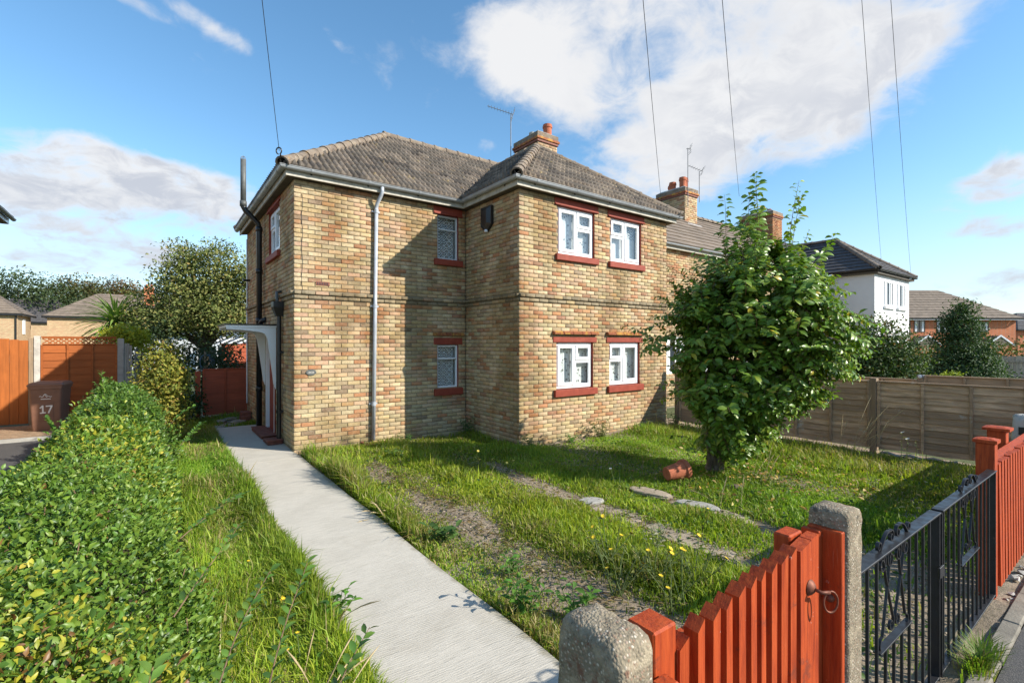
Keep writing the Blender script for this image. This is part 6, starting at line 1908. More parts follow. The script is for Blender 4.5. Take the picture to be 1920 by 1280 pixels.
    D = np.stack([np.cos(a), np.sin(a), rng.uniform(-.1, .8, n)], -1)
    L = rng.uniform(.03, .075, n)
    V, F, cc = leaf_cloud(P, D, np.tile([0, 0, 1.0], (n, 1)) + rng.normal(0, .3, (n, 3)), L, L * .5, pick_cols(n, [(.07, .14, .03), (.10, .17, .04), (.06, .11, .035)], [3, 2, 2]), True)
    o = link('lawn_weeds', np_mesh('lawn_weeds', V, F, cc), m['grass_blade']); o['kind'] = 'stuff'
    # dry thatch and litter on the bare tracks
    n = 1700
    x = np.concatenate([rng.normal(2.62, .17, n), rng.normal(4.06, .17, n // 2), rng.normal(5.02, .15, n // 4)]); y = rng.uniform(1.0, 7.2, len(x)); n = len(x)
    P = np.stack([x, y, lawn_h(x, y) + rng.uniform(.012, .03, n)], -1); a = rng.uniform(0, 6.28, n)
    D = np.stack([np.cos(a), np.sin(a), rng.uniform(-.05, .25, n)], -1); L = rng.uniform(.03, .10, n)
    V, F, cc = leaf_cloud(P, D, np.tile([0, 0, 1.0], (n, 1)), L, L * rng.uniform(.06, .2, n), pick_cols(n, [(.40, .31, .18), (.27, .20, .12), (.16, .11, .07), (.14, .18, .05)], [4, 3, 2, 2]), True)
    o = link('dry_thatch', np_mesh('dry_thatch', V, F, cc), m['grass_blade']); o['kind'] = 'stuff'
    # fallen leaves under and right of the tree
    n = 420
    x = rng.normal(7.0, 1.1, n); y = rng.normal(3.2, .8, n); k = (y > 1.2) & (x < 9.3) & (x > 5.3); x, y = x[k], y[k]; n = len(x)
    P = np.stack([x, y, lawn_h(x, y) + rng.uniform(.05, .10, n)], -1); a = rng.uniform(0, 6.28, n)
    D = np.stack([np.cos(a), np.sin(a), rng.uniform(-.3, .3, n)], -1); L = rng.uniform(.05, .085, n)
    V, F, cc = leaf_cloud(P, D, np.tile([0, 0, 1.0], (n, 1)) + rng.normal(0, .35, (n, 3)), L, L * .5, pick_cols(n, [(.46, .30, .07), (.50, .38, .16), (.26, .14, .06)], [3, 2, 2]))
    o = link('fallen_leaves', np_mesh('fallen_leaves', V, F, cc), m['far_leaf']); o['kind'] = 'stuff'
    # pebbles and pale chips by the wall foot
    n = 900
    x = rng.uniform(3.6, 5.15, n); y = rng.uniform(6.95, 8.6, n); k = sn(x, y, 3, 90) > .25
    x2 = rng.uniform(2.4, 5.0, 500); y2 = rng.uniform(.82, 1.6, 500)
    x3 = rng.uniform(2.3, 4.4, 330); y3 = rng.uniform(1.0, 6.5, 330); k3 = (np.abs(x3 - 2.66) < .3) | (np.abs(x3 - 4.06) < .28); x3, y3 = x3[k3], y3[k3]
    x = np.concatenate([x[k], x2, x3]); y = np.concatenate([y[k], y2, y3]); n = len(x)
    s = rng.uniform(.006, .020, n)
    T = np.array([(1, 0, 0), (-1, 0, 0), (0, 1, 0), (0, -1, 0), (0, 0, .7), (0, 0, -.5)]); TF = np.array([(0, 2, 4), (2, 1, 4), (1, 3, 4), (3, 0, 4), (2, 0, 5), (1, 2, 5), (3, 1, 5), (0, 3, 5)])
    P = np.stack([x, y, lawn_h(x, y) + s * .2 + .012], -1)
    V = P[:, None] + T[None] * s[:, None, None] * rng.uniform(.6, 1.3, (n, 1, 3)); F = (TF[None] + (np.arange(n) * 6)[:, None, None]).reshape(-1, 3)
    o = link('gravel', np_mesh('gravel', V.reshape(-1, 3), [F]), m['track_concrete']); o['kind'] = 'stuff'
build_grass()

# ------------------------------------------------------------------ hedge
def build_hedge():
    h = thing('hedge', 'long clipped green and yellow privet hedge in the left foreground', 'hedge', (-.4, 6, 0))
    def half(y): return np.clip(.70 - .022 * (y - 1), .40, .7)
    def cx(y): return -.50 - .006 * (y - 4)
    def top(x, y): return .83 - .50 * np.clip((x - cx(y)) / half(y) - .15, 0, 1) ** 1.5 * np.clip((9.5 - y) / 4, .15, 1) + .06 * sn(x, y, 1.6, 101) + .045 * sn(x, y, 4.2, 102) + .02 * sn(x, y, 11, 103) + np.where(y > 7.5, (y - 7.5) * .062, 0) - .34 * np.clip(-(x - cx(y)) / half(y) - .25, 0, 1) ** 1.4 - .05 * np.exp(-((x + .05) / .5) ** 2) * 0
    # twiggy core: dense dark twigs inside
    mb = MB(); ys = np.linspace(.95, 11.25, 60); vs = []; nn = 15
    for yy in ys:
        hw = half(yy) - .10; 
        for k in range(nn):
            a = math.pi * k / (nn - 1); xx = cx(yy) + hw * np.sign(math.cos(a)) * abs(math.cos(a)) ** .55; zz = (top(xx, yy) - .10) * abs(math.sin(a)) ** .5
            vs.append((xx + rng.uniform(-.05, .05), yy + rng.uniform(-.05, .05), max(0, zz + rng.uniform(-.06, .03))))
    mb.add(vs, [(i * nn + k, i * nn + k + 1, (i + 1) * nn + k + 1, (i + 1) * nn + k) for i in range(59) for k in range(nn - 1)])
    mb.build('twig_core', m['hedge_core'], h)
    def cover(n, y0, y1, fy):
        y = y0 + (y1 - y0) * rng.uniform(0, 1, n) ** fy
        s = rng.uniform(0, 1, n)
        hw = half(y) * (1 + .10 * sn(y, y * 0, 1.7, 110))
        ta = np.linspace(0, np.pi, 4001); tx = .7 * np.sign(np.cos(ta)) * np.abs(np.cos(ta)) ** .42; tzz = .9 * np.abs(np.sin(ta)) ** .42
        arc = np.concatenate([[0], np.cumsum(np.hypot(np.diff(tx), np.diff(tzz)))]); a = np.interp(s * arc[-1], arc, ta)
        ca, sa = np.cos(a), np.sin(a)
        x = cx(y) + hw * np.sign(ca) * np.abs(ca) ** .42
        tz = top(x, y)
        z = tz * np.abs(sa) ** .42
        on_top = np.abs(ca) < .90
        depth = rng.exponential(.045, n)
        nx = np.where(on_top, ca * .4, np.sign(ca)); nz = np.where(on_top, 1.0, .35)
        Nn = unit(np.stack([nx, np.zeros(n), nz], -1))
        P = np.stack([x, y, z], -1) - Nn * depth[:, None] + rng.normal(0, .026, (n, 3)) + Nn * np.abs(rng.normal(0, .02, n))[:, None]
        # straggling shoots lift the outline
        lift = np.clip(sn(x, y, 7, 115) - .8, 0, 1) * rng.uniform(0, .20, n) * np.where(y > 6, 1.5, 1)
        P = P + Nn * lift[:, None]
        P[:, 2] = np.maximum(P[:, 2], .01)
        D = unit(Nn * .55 + rng.normal(0, .75, (n, 3))); D[:, 2] = np.abs(D[:, 2]) * .8 + .05
        N2 = unit(Nn + rng.normal(0, .85, (n, 3)))
        yel = np.clip(.03 + .28 * sn(x, y, 1.15, 120) + .18 * sn(x, y, 3.1, 121) + .14 * np.exp(-((y - 5.5) / 2.5) ** 2) - .25 * (x > .1), 0, .8)
        g = pick_cols(n, [(.11, .205, .026), (.15, .255, .034), (.215, .31, .045), (.075, .15, .030)], [3, 4, 3, 2])
        yl = pick_cols(n, [(.42, .41, .045), (.50, .44, .060), (.35, .38, .050)], [3, 1.2, 3])
        br = pick_cols(n, [(.20, .10, .035), (.30, .17, .06)], [1, 1])
        u = rng.uniform(0, 1, n)
        brown = np.clip(.03 + .18 * (sn(x, y, 2.6, 125) - .6), 0.01, .16)
        col = np.where((u < yel)[:, None], yl, g); col = np.where((rng.uniform(0, 1, n) < brown)[:, None], br, col)
        return P, D, N2, col
    P, D, N2, col = cover(125000, .9, 6.2, 1.5)
    n = len(P); d = np.linalg.norm(P - np.array([0, 0, CAM_H]), axis=1)
    L = rng.uniform(.022, .040, n) * (1 + .06 * d)
    foliage('foliage', h, P, D, N2, L, L * rng.uniform(.42, .55, n), col, 'hedge_leaf', small=False, single=300)
    P, D, N2, col = cover(54000, 5.8, 11.3, 1.1); n = len(P)
    green = np.clip((P[:, 1] - 7.0) / 2, 0, 1)[:, None]
    g = pick_cols(n, [(.10, .19, .032), (.075, .155, .028), (.14, .225, .045)], [3, 2, 2])
    col = np.where(rng.uniform(0, 1, (n, 1)) < green * .85, g, col)
    L = rng.uniform(.045, .075, n)
    foliage('foliage', h, P, D, N2, L, L * .5, col, 'hedge_leaf', small=True)
    # long straggling shoots leaning over the grass, and clipped ends
    def shoot(p, d, ln, nl, lsz, name='shoot', par=h, curve=.25, cols=None, mat='hedge_leaf', r=.004):
        p = np.array(p, float); d = unit(np.array(d, float)); pts = [p]; dirs = []
        for k in range(8):
            d = unit(d + np.array([0, 0, -curve / 8]) + rng.normal(0, .04, 3)); dirs.append(d); pts.append(pts[-1] + d * ln / 8)
        mb = MB(); mb.tube([tuple(q) for q in pts], [r * (1 - .07 * k) for k in range(9)], 6); o = mb.build(name, m['twig'], par)
        LP, LD, LN = [], [], []
        for k in range(nl):
            s = .12 + .88 * (k + .5) / nl; i = min(7, int(s * 8)); q = pts[i] + (pts[i + 1] - pts[i]) * (s * 8 - i); dd = dirs[i]
            side = unit(np.cross(dd, [0, 0, 1.0])) * (1 if k % 2 else -1)
            LP.append(q); LD.append(unit(dd * .7 + side * .8 + np.array([0, 0, rng.uniform(-.1, .5)]))); LN.append(unit(np.array([0, 0, 1.0]) + rng.normal(0, .35, 3)))
        n = len(LP); L = rng.uniform(.8, 1.2, n) * lsz
        c = cols if cols is not None else pick_cols(n, [(.10, .20, .03), (.14, .25, .04), (.08, .16, .03)], [2, 3, 2])
        V, F, cc = leaf_cloud(np.array(LP), np.array(LD), np.array(LN), L, L * .5, c[:n])
        link('leaves', np_mesh('leaves', V, F, cc, smooth=True, off=base_of(par)), m[mat], o, kind='stuff')
        return o
    for (p, d, ln) in (((.22, 1.55, .72), (.32, .55, .42), .62), ((.14, 1.75, .75), (.30, .75, .40), .55), ((.26, 1.35, .62), (.45, .35, .50), .50), ((.05, 2.3, .8), (.4, .5, .35), .5),
                       ((.1, 3.2, .8), (.5, .3, .3), .4), ((-.1, 1.3, .80), (.2, .3, .8), .34), ((-.62, 9.3, .95), (-.1, .1, 1), .5), ((-.68, 9.4, .95), (.1, .0, 1), .4), ((-.9, 7.4, .75), (-.2, .1, .9), .3),
                       ((.15, 8.2, .75), (.5, .1, .6), .35), ((.2, 6.4, .75), (.5, .3, .6), .32)):
        shoot(p, d, ln, 26, .044 if p[1] < 5 else .065, r=.003)
    for k in range(60):
        y = rng.uniform(1.05, 4.5) ; x = rng.uniform(-.95, .15); mb = MB(); z = float(top(np.array(x), np.array(y)))
        dd = np.array([rng.normal(0, .5), rng.normal(0, .5), .5]); dd /= np.linalg.norm(dd); p = np.array([x, y, z - .06])
        mb.tube([tuple(p), tuple(p + dd * rng.uniform(.06, .16))], .0028, 5); mb.build('clipped_twig', m['twig'], h)
    return shoot
t = NT('hedge_core'); t.set('Base Color', t.ramp(t.noise(t.pos(), 30, 6, .7), [(.35, (.030, .032, .012)), (.7, (.10, .075, .035))])); t.set('Roughness', .95); t.bump(t.noise(t.pos(), 45, 5, .7), .9, .04)
shoot = build_hedge()

# ------------------------------------------------------------------ the leafy tree in the garden
def build_tree():
    base = Vector((6.50, 3.88, 0)); c0 = np.array([6.93, 3.56, 1.98])
    t = thing('garden_tree', 'large leafy green tree with drooping leaves standing in the grass before the house', 'tree', base)
    right = np.array(RIGHT); fwd = np.array([math.sin(YAW), math.cos(YAW), 0]); up = np.array([0, 0, 1.0])
    PZ = [.25, .40, .68, .96, 1.32, 1.78, 2.22, 2.60, 2.93, 3.18, 3.36]; PR = [.08, .16, .46, .84, 1.16, 1.30, 1.29, 1.12, .84, .48, .12]
    def crownP(dirv, f):
        # a direction in the (right, deep, up) frame and how far out; the crown's outline is a swelling column
        h = .25 + 3.11 * min(1, max(0, .5 + .5 * math.asin(max(-1, min(1, dirv[2]))) / (math.pi / 2) * 1.12))
        az = math.atan2(dirv[1], dirv[0]); r = float(np.interp(h, PZ, PR)) * (1 + .13 * math.sin(3 * az + h * 2.3) + .10 * math.sin(5 * az - h * 4.1) + .05 * math.sin(11 * az + h * 7))
        sh = .43 * min(1, h / 1.2)
        return np.array(base) + right * (sh + math.cos(az) * r * f) + fwd * (math.sin(az) * r * f * .78 - .26 * min(1, h / 1.3)) + up * (h if f > .6 else h * .8 + .4)
    mb = MB()
    # several stems rise from one stool
    stems = []
    tr = MB(); tr.tube([(base.x, base.y, -.1), (base.x, base.y, .06), (base.x + .02, base.y - .01, .25)], [.16, .13, .09], 12); tr.build('trunk', m['bark'], t, smooth=True)
    for k in range(9):
        a = 2 * math.pi * k / 9 + rng.uniform(-.2, .2); tip = crownP(unit(np.array([math.cos(a) * .75, math.sin(a) * .75, rng.uniform(.1, .9)])), .55)
        p0 = np.array(base) + np.array([math.cos(a) * .07, math.sin(a) * .07, .02]); mid = (p0 + tip) / 2 + np.array([0, 0, -.1]) + np.array(rng.normal(0, .05, 3)); mid[:2] = p0[:2] * .6 + mid[:2] * .4
        pts = [(1 - s) ** 2 * p0 + 2 * s * (1 - s) * mid + s * s * tip for s in np.linspace(0, 1, 9)]
        b = MB(); b.tube([tuple(p) for p in pts], [.045 - .0042 * i for i in range(9)], 8); b.build('branch', m['bark'], t, smooth=True); stems.append(pts)
    allp = np.array([p for s in stems for p in s[3:]])
    LP, LD, LN, SZ = [], [], [], []
    tw = MB()
    def leafy(p0, d, ln, droop, nl, lsz, rad):
        pts = [p0]; dirs = []
        for k in range(7):
            d = unit(d + up * (-droop / 7) + rng.normal(0, .05, 3)); dirs.append(d); pts.append(pts[-1] + d * ln / 7)
        tw.tube([tuple(q) for q in pts], [rad * (1 - .11 * k) for k in range(8)], 4, cap=False)
        for k in range(nl):
            s = .10 + .90 * (k + .6) / nl; i = min(6, int(s * 7)); q = pts[i] + (pts[i + 1] - pts[i]) * (s * 7 - i); dd = dirs[i]
            sd = np.cross(dd, up); nrm_ = np.linalg.norm(sd); sd = sd / nrm_ if nrm_ > .05 else right
            ph = (k % 2) * math.pi + rng.normal(0, .5); sd = sd * math.cos(ph) + np.cross(dd, sd) * math.sin(ph) * .7
            ld = unit(sd * 1.0 + dd * .35 + up * rng.uniform(-.55, -.05)); LP.append(q + sd * .012); LD.append(ld)
            ow = q - (c0 + up * (q[2] - c0[2])); LN.append(unit(up * .75 + sd * .35 + ow / max(.3, np.linalg.norm(ow)) * .75 + rng.normal(0, .33, 3))); SZ.append(lsz * rng.uniform(.75, 1.2) * (1 - .35 * max(0, s - .75) / .25))
    n = 1150
    for k in range(n):
        v = unit(rng.normal(0, 1, 3)); 
        tip = crownP(v, rng.uniform(.72, 1.02) if k % 4 else rng.uniform(.35, .75))
        j = int(np.argmin(((allp - tip) ** 2).sum(1) + rng.uniform(0, .25, len(allp)))); st = tip + (allp[j] - tip) * min(1, .62 / max(.2, np.linalg.norm(allp[j] - tip)))
        d = unit((tip - st) + up * .25); ln = np.linalg.norm(tip - st) * 1.05
        leafy(st, d, max(.4, ln), .55 if v[2] < .5 else .15, int(20 + rng.integers(8)), .118, .006)
    # leading shoots above the crown, each with its two ranks of drooping leaves
    for (dx, dz, h, lean) in ((-.33, 1.25, .85, -.10), (-.24, 1.2, .88, .0), (-.10, 1.25, 1.0, .02), (-.06, 1.3, .98, .06), (.42, 1.2, .95, .10), (.50, 1.12, .92, .16), (.95, .8, .80, .42), (.18, 1.3, .6, .05), (.72, 1.05, .5, .3), (-.55, 1.1, .5, -.2)):
        p = c0 + right * dx * .92 + up * (dz - .02) + fwd * rng.uniform(-.35, .2)
        leafy(p, unit(up + right * lean), h, -.05, int(h * 30), .125, .006)
    for (dx, dz, sx, sz, ln) in ((.65, .10, .75, .72, .90), (-.9, .25, -.8, .55, .55), (-.95, -.2, -.9, .2, .5), (.9, -.35, .9, .45, .5), (-.8, .75, -.8, .6, .5), (.85, -.75, .95, -.05, .45), (-.85, -.75, -.9, -.05, .4)):
        leafy(c0 + right * dx + up * dz + fwd * rng.uniform(-.3, .1), unit(right * sx + up * sz), ln, .30, int(ln * 26), .10, .006)
    for k in range(190):
        az_ = rng.uniform(0, 6.28); v = np.array([math.cos(az_), math.sin(az_), 0]) * .6; v[2] = -math.sin(rng.uniform(.45, 1.4)); tip = crownP(v, rng.uniform(.70, 1.0)); tip[2] = max(tip[2], .48)
        st = tip * .55 + (np.array(base) + up * rng.uniform(.6, 1.3)) * .45
        leafy(tip + (st - tip) * min(1, .6 / np.linalg.norm(st - tip)), unit(tip - st + up * .12), .55, .5, 21, .115, .005)
    # loose sprays that break the outline
    for k in range(46):
        v = unit(rng.normal(0, 1, 3) * np.array([1, 1, .75]) + np.array([0, 0, .15])); st = crownP(v, .86); o_ = st - (c0 + up * (st[2] - c0[2] - .25)); leafy(st, unit(o_ + up * .45 + rng.normal(0, .2, 3)), rng.uniform(.30, .60), .45, int(rng.integers(10, 20)), .115, .004)
    # a low skirt of leaves by the stems
    for k in range(12):
        a = rng.uniform(0, 6.28); r = rng.uniform(.15, .4); leafy(np.array(base) + np.array([math.cos(a) * r + .05, math.sin(a) * r, rng.uniform(.2, .75)]), unit(np.array([math.cos(a), math.sin(a), .35])), .38, .7, 13, .085, .004)
    tw.build('twigs', m['twig'], t, kind='stuff')
    P, D, Nn, L = np.array(LP), np.array(LD), np.array(LN), np.array(SZ); n = len(P)
    col = pick_cols(n, [(.11, .20, .026), (.145, .25, .030), (.20, .305, .040), (.28, .36, .050), (.48, .38, .04)], [4, 5, 3, 1.6, .16])
    foliage('foliage', t, P, D, Nn, L, L * rng.uniform(.46, .58, n), col, 'tree_leaf', single=300)
    print('tree leaves', n)
build_tree()

# ------------------------------------------------------------------ background trees and bushes
def bushy(name, label, cat, base, lobes, n, leaf, pal, wts, trunk=None, mat='far_leaf', gap=.0, group=None, upw=.3):
    """crown of leaf sprays gathered in lobes (x right, y deep, z, radii), so light and dark clumps and gaps show"""
    base = Vector(base); t = thing(name, label, cat, base, group)
    right = np.array(RIGHT); fwd = np.array([math.sin(YAW), math.cos(YAW), 0]); up = np.array([0, 0, 1.0])
    W = np.array([l[3] * l[5] for l in lobes]); W = W / W.sum()
    Ps, Ns = [], []
    for l, w in zip(lobes, W):
        k = max(20, int(n * w)); nc = max(5, int(k / 26))
        v = unit(rng.normal(0, 1, (nc, 3))); r = rng.uniform(.25, 1.05, nc) ** .55
        cc = v * r[:, None] * np.array([l[3], l[4], l[5]]); 
        idx = rng.integers(0, nc, k); sp = .20 * min(l[3], l[5]) + leaf * .8
        q = cc[idx] + np.clip(rng.normal(0, sp, (k, 3)), -1.5 * sp, 1.5 * sp) * np.array([1, 1, .75])
        Ps.append(np.array(base) + right * (l[0] + q[:, :1]) + fwd * (l[1] + q[:, 1:2]) + up * (l[2] + q[:, 2:3]))
        vn = unit(v[idx] + rng.normal(0, .5, (k, 3))); Ns.append(right * vn[:, :1] + fwd * vn[:, 1:2] + up * (vn[:, 2:3] + upw))
    P = np.concatenate(Ps); Nn = unit(np.concatenate(Ns)); k = P[:, 2] > .02; P, Nn = P[k], Nn[k]; n = len(P)
    D = unit(Nn * .3 + rng.normal(0, .8, (n, 3)))
    L = rng.uniform(.7, 1.3, n) * leaf
    c = pick_cols(n, pal, wts, .2)
    foliage('crown', t, P, D, Nn, L, L * .55, c, mat, small=True)
    if trunk:
        b = MB(); r0, h0 = trunk
        b.tube([(base.x, base.y, -.1), (base.x + .05, base.y, h0 * .5), (base.x, base.y + .05, h0)], [r0, r0 * .8, r0 * .6], 9); b.build('trunk', m['bark'], t, smooth=True)
        for l in lobes:
            e = np.array(base) + right * l[0] * .85 + fwd * l[1] * .85 + up * (l[2] + .1 * l[5]); b = MB(); s = np.array((base.x, base.y, h0 * .75)); md = (s + e) / 2 + up * .12 * l[5]
            b.tube([tuple((1 - q) ** 2 * s + 2 * q * (1 - q) * md + q * q * e) for q in np.linspace(0, 1, 7)], [r0 * .5 * (1 - .12 * i) for i in range(7)], 6); b.build('branch', m['bark'], t, smooth=True)
    return t

def build_plants():
    GR = [(.060, .10, .022), (.085, .125, .030), (.12, .15, .040), (.16, .155, .045)]
    bushy('garden_tree', 'spreading olive green tree behind the passage gate at the left of the house', 'tree', (1.32, 19.5, 0),
          [(-.4, 0, 4.0, 1.05, 1.1, .85), (.75, .2, 3.5, 1.0, 1.0, .85), (-2.0, 0, 2.55, .85, .8, .6), (.1, -.2, 3.2, .9, .9, .7), (1.5, .1, 3.9, .7, .7, .8), (-1.5, .2, 3.0, 1.05, 1.0, .75), (-1.2, .3, 3.9, .6, .6, .5), (.3, -.3, 2.75, 1.5, 1.0, .55), (1.2, -.2, 2.5, .8, .8, .5), (-.9, -.5, 2.45, .9, .8, .45), (.55, 0, 4.6, .7, .7, .65), (-.7, 0, 4.75, .6, .6, .55)],
          26000, .105, [(.155, .19, .055), (.21, .235, .068), (.28, .28, .09), (.30, .23, .08), (.10, .135, .04)], [4, 4, 2, .7, 2], (.16, 2.2))
    bushy('golden_shrub', 'rounded golden green shrub at the end of the hedge before the passage gate', 'shrub', (.06, 11.0, 0),
          [(.05, 0, .55, .34, .32, .34), (.0, 0, .85, .36, .34, .28), (.05, 0, 1.38, .36, .34, .30), (.0, 0, 1.10, .36, .34, .30), (.2, 0, 1.22, .26, .25, .32), (.02, .1, 1.66, .20, .2, .2)], 8000, .06, [(.26, .27, .045), (.34, .30, .05), (.17, .21, .04), (.28, .19, .05)], [4, 3, 3, 1], (.05, .8))
    bushy('dark_shrub', 'dark green shrub in the shade under the golden shrub', 'shrub', (.45, 13.5, 0), [(0, 0, .5, .45, .4, .5), (-.4, .2, .6, .5, .4, .6), (.15, -.3, .3, .3, .3, .3)], 3200, .07, [(.035, .07, .02), (.05, .09, .028)], [2, 1], None)
    bushy('yellow_shrub', 'bright yellow green shrub spilling over the end of the orange fence', 'shrub', (-.62, 16.1, 0), [(0, 0, 2.08, .36, .4, .22), (.32, 0, 1.85, .16, .3, .3), (-.3, 0, 2.1, .25, .3, .12)], 2600, .07, [(.44, .42, .03), (.36, .38, .03), (.28, .32, .04)], [3, 3, 1], (.04, 1.2))
    bushy('dark_shrub', 'dark bushy shrub deep in the back garden behind the golden shrub', 'shrub', (-.3, 19.0, 0), [(0, 0, 1.5, 1.0, .8, 1.1), (1.5, .5, 1.2, .9, .6, .8), (2.6, -.3, 1.25, .5, .4, .55)], 4200, .11, [(.03, .055, .02), (.045, .075, .028), (.08, .08, .04)], [3, 2, .6], None)
    # far trees on the left skyline
    bushy('skyline_tree', 'dark green spreading tree on the left skyline', 'tree', (-17.5, 106, 0), [(-6, 0, 8.6, 5, 4, 2.6), (0, 0, 10.2, 5, 4, 2.6), (5, 1, 8.4, 4.5, 4, 2.4), (-2, 0, 6.3, 8, 3, 2.2), (-11, 0, 7.2, 4, 3, 2.4)], 13000, .40, [(.045, .075, .028), (.06, .09, .032), (.085, .10, .035)], [3, 3, 1], (.5, 6))
    bushy('skyline_tree', 'olive green tree in the middle of the left skyline', 'tree', (-10.0, 109, 0), [(-1, 0, 10.2, 3.6, 4, 2.8), (2.5, 0, 8.4, 3.5, 3, 2.6), (-3, 0, 7.3, 3.6, 3, 2.2)], 9000, .40, [(.075, .085, .03), (.10, .10, .035), (.12, .085, .03)], [3, 2, 1.4], (.45, 5))
    bushy('skyline_tree', 'russet autumn tree on the left skyline beside the hipped roof', 'tree', (-4.0, 111, 0), [(-2, 0, 10.6, 3.6, 3, 2.6), (2, 0, 9.2, 3.4, 3, 2.4), (5, 0, 7.6, 3.0, 3, 2.2), (0, 0, 7, 4, 3, 2)], 10000, .40, [(.16, .085, .028), (.20, .11, .035), (.10, .09, .03), (.075, .085, .03)], [3, 2, 2, 2], (.45, 5))
    bushy('skyline_tree', 'dull green tree on the left skyline nearest the garden tree', 'tree', (4.5, 100, 0), [(-1, 0, 7.6, 3.6, 3, 2.2), (3, 0, 6.6, 3.5, 3, 2.2)], 6500, .40, [(.07, .085, .032), (.10, .095, .035)], [2, 2], (.45, 4))
    # right: bush and conifer-like evergreen beyond the fences
    bushy('round_bush', 'dark glossy bush between the leafy tree and the white house', 'bush', (18.1, 5.3, 0), [(-.1, 0, 1.7, .95, .8, .85), (.5, 0, 1.3, .7, .7, .8), (-.6, 0, 1.2, .6, .6, .8), (0, 0, .7, 1.1, .8, .7)], 15000, .10, [(.055, .10, .03), (.075, .125, .036), (.11, .155, .05), (.17, .11, .04)], [3, 3, 1.4, .5], (.1, .9))
    cone = [(0, 0, .55 + .30 * k, 1.28 * (1 - k / 9.2) ** .8 + .12, 1.15 * (1 - k / 9.2) ** .8 + .12, .36) for k in range(9)]
    cone += [(.35, 0, .9, .9, .6, .5), (-.3, 0, .8, .9, .6, .5), (.06, 0, 3.15, .12, .12, .3)]
    bushy('holly_tree', 'dark green pyramid shaped evergreen before the orange brick terrace', 'tree', (22.9, 4.3, 0), cone, 19000, .095, [(.042, .085, .03), (.06, .11, .038), (.10, .15, .065)], [3, 3, 1.5], (.12, 2.2), upw=.5)
    bushy('far_hedge', 'olive green hedge top behind the distant grey board fence', 'hedge', (36.5, 5.0, 0), [(-2, 0, 1.2, 2, .8, .75), (1, 0, 1.25, 2, .8, .7), (4, 0, 1.2, 2, .8, .7), (-5, 0, 1.1, 2, .8, .7)], 3400, .17, [(.13, .145, .035), (.17, .16, .045), (.085, .105, .03)], [3, 2, 2], None)
    bushy('small_shrub', 'tiny lime green sprig showing above the far brown fence', 'shrub', (15.0, 3.0, 0), [(0, 0, 1.02, .2, .2, .12)], 260, .07, [(.30, .36, .05)], [1], (.03, .9))
    # cordyline: every strap leaf its own blade
    base = Vector((-1.12, 20.7, 0)); t = thing('cordyline_palm', 'spiky green cordyline palm rising behind the orange fence', 'palm', base)
    b = MB(); b.tube([(base.x, base.y, -.1), (base.x + .03, base.y, 1.2), (base.x, base.y, 2.62)], [.12, .09, .10], 10); b.build('trunk', m['bark'], t, smooth=True)
    blades = []
    for k in range(9):
        droop = rng.uniform(.2, 1.3); Lb = rng.uniform(.82, 1.05); vs = []; nn = 8
        for i in range(nn + 1):
            s = i / nn; w = .030 * (math.sin(math.pi * min(1, s * .9 + .12)) ** .6) * (1 - s ** 5); x = Lb * (s - .10 * droop * s * s); z = -droop * .42 * s ** 2.2
            vs += [(x, -w, z + .010), (x, 0, z), (x, w, z + .010)]
        F = np.array([(3 * i + j, 3 * i + 3 + j, 3 * i + 4 + j, 3 * i + 1 + j) for i in range(nn) for j in (0, 1)])
        c = [(.19, .32, .06), (.26, .38, .085), (.14, .24, .06)][k % 3]
        me = np_mesh('blade', np.array(vs), [F], np.repeat(np.array([c]), len(vs), 0), smooth=True); me.materials.append(m['far_leaf']); blades.append(me)
    for k in range(165):
        a = k * 2.39996; el = R(78 - 118 * (k / 165) ** .9); o = bpy.data.objects.new('blade', blades[int(rng.integers(9))]); C.objects.link(o); o.parent = t
        o.location = (.04 * math.cos(a), .04 * math.sin(a), 2.62 - .25 * (k / 165)); o.rotation_euler = (rng.uniform(-.2, .2), -el, a)
        s = rng.uniform(1.1, 1.4); o.scale = (s, s, s)
build_plants()

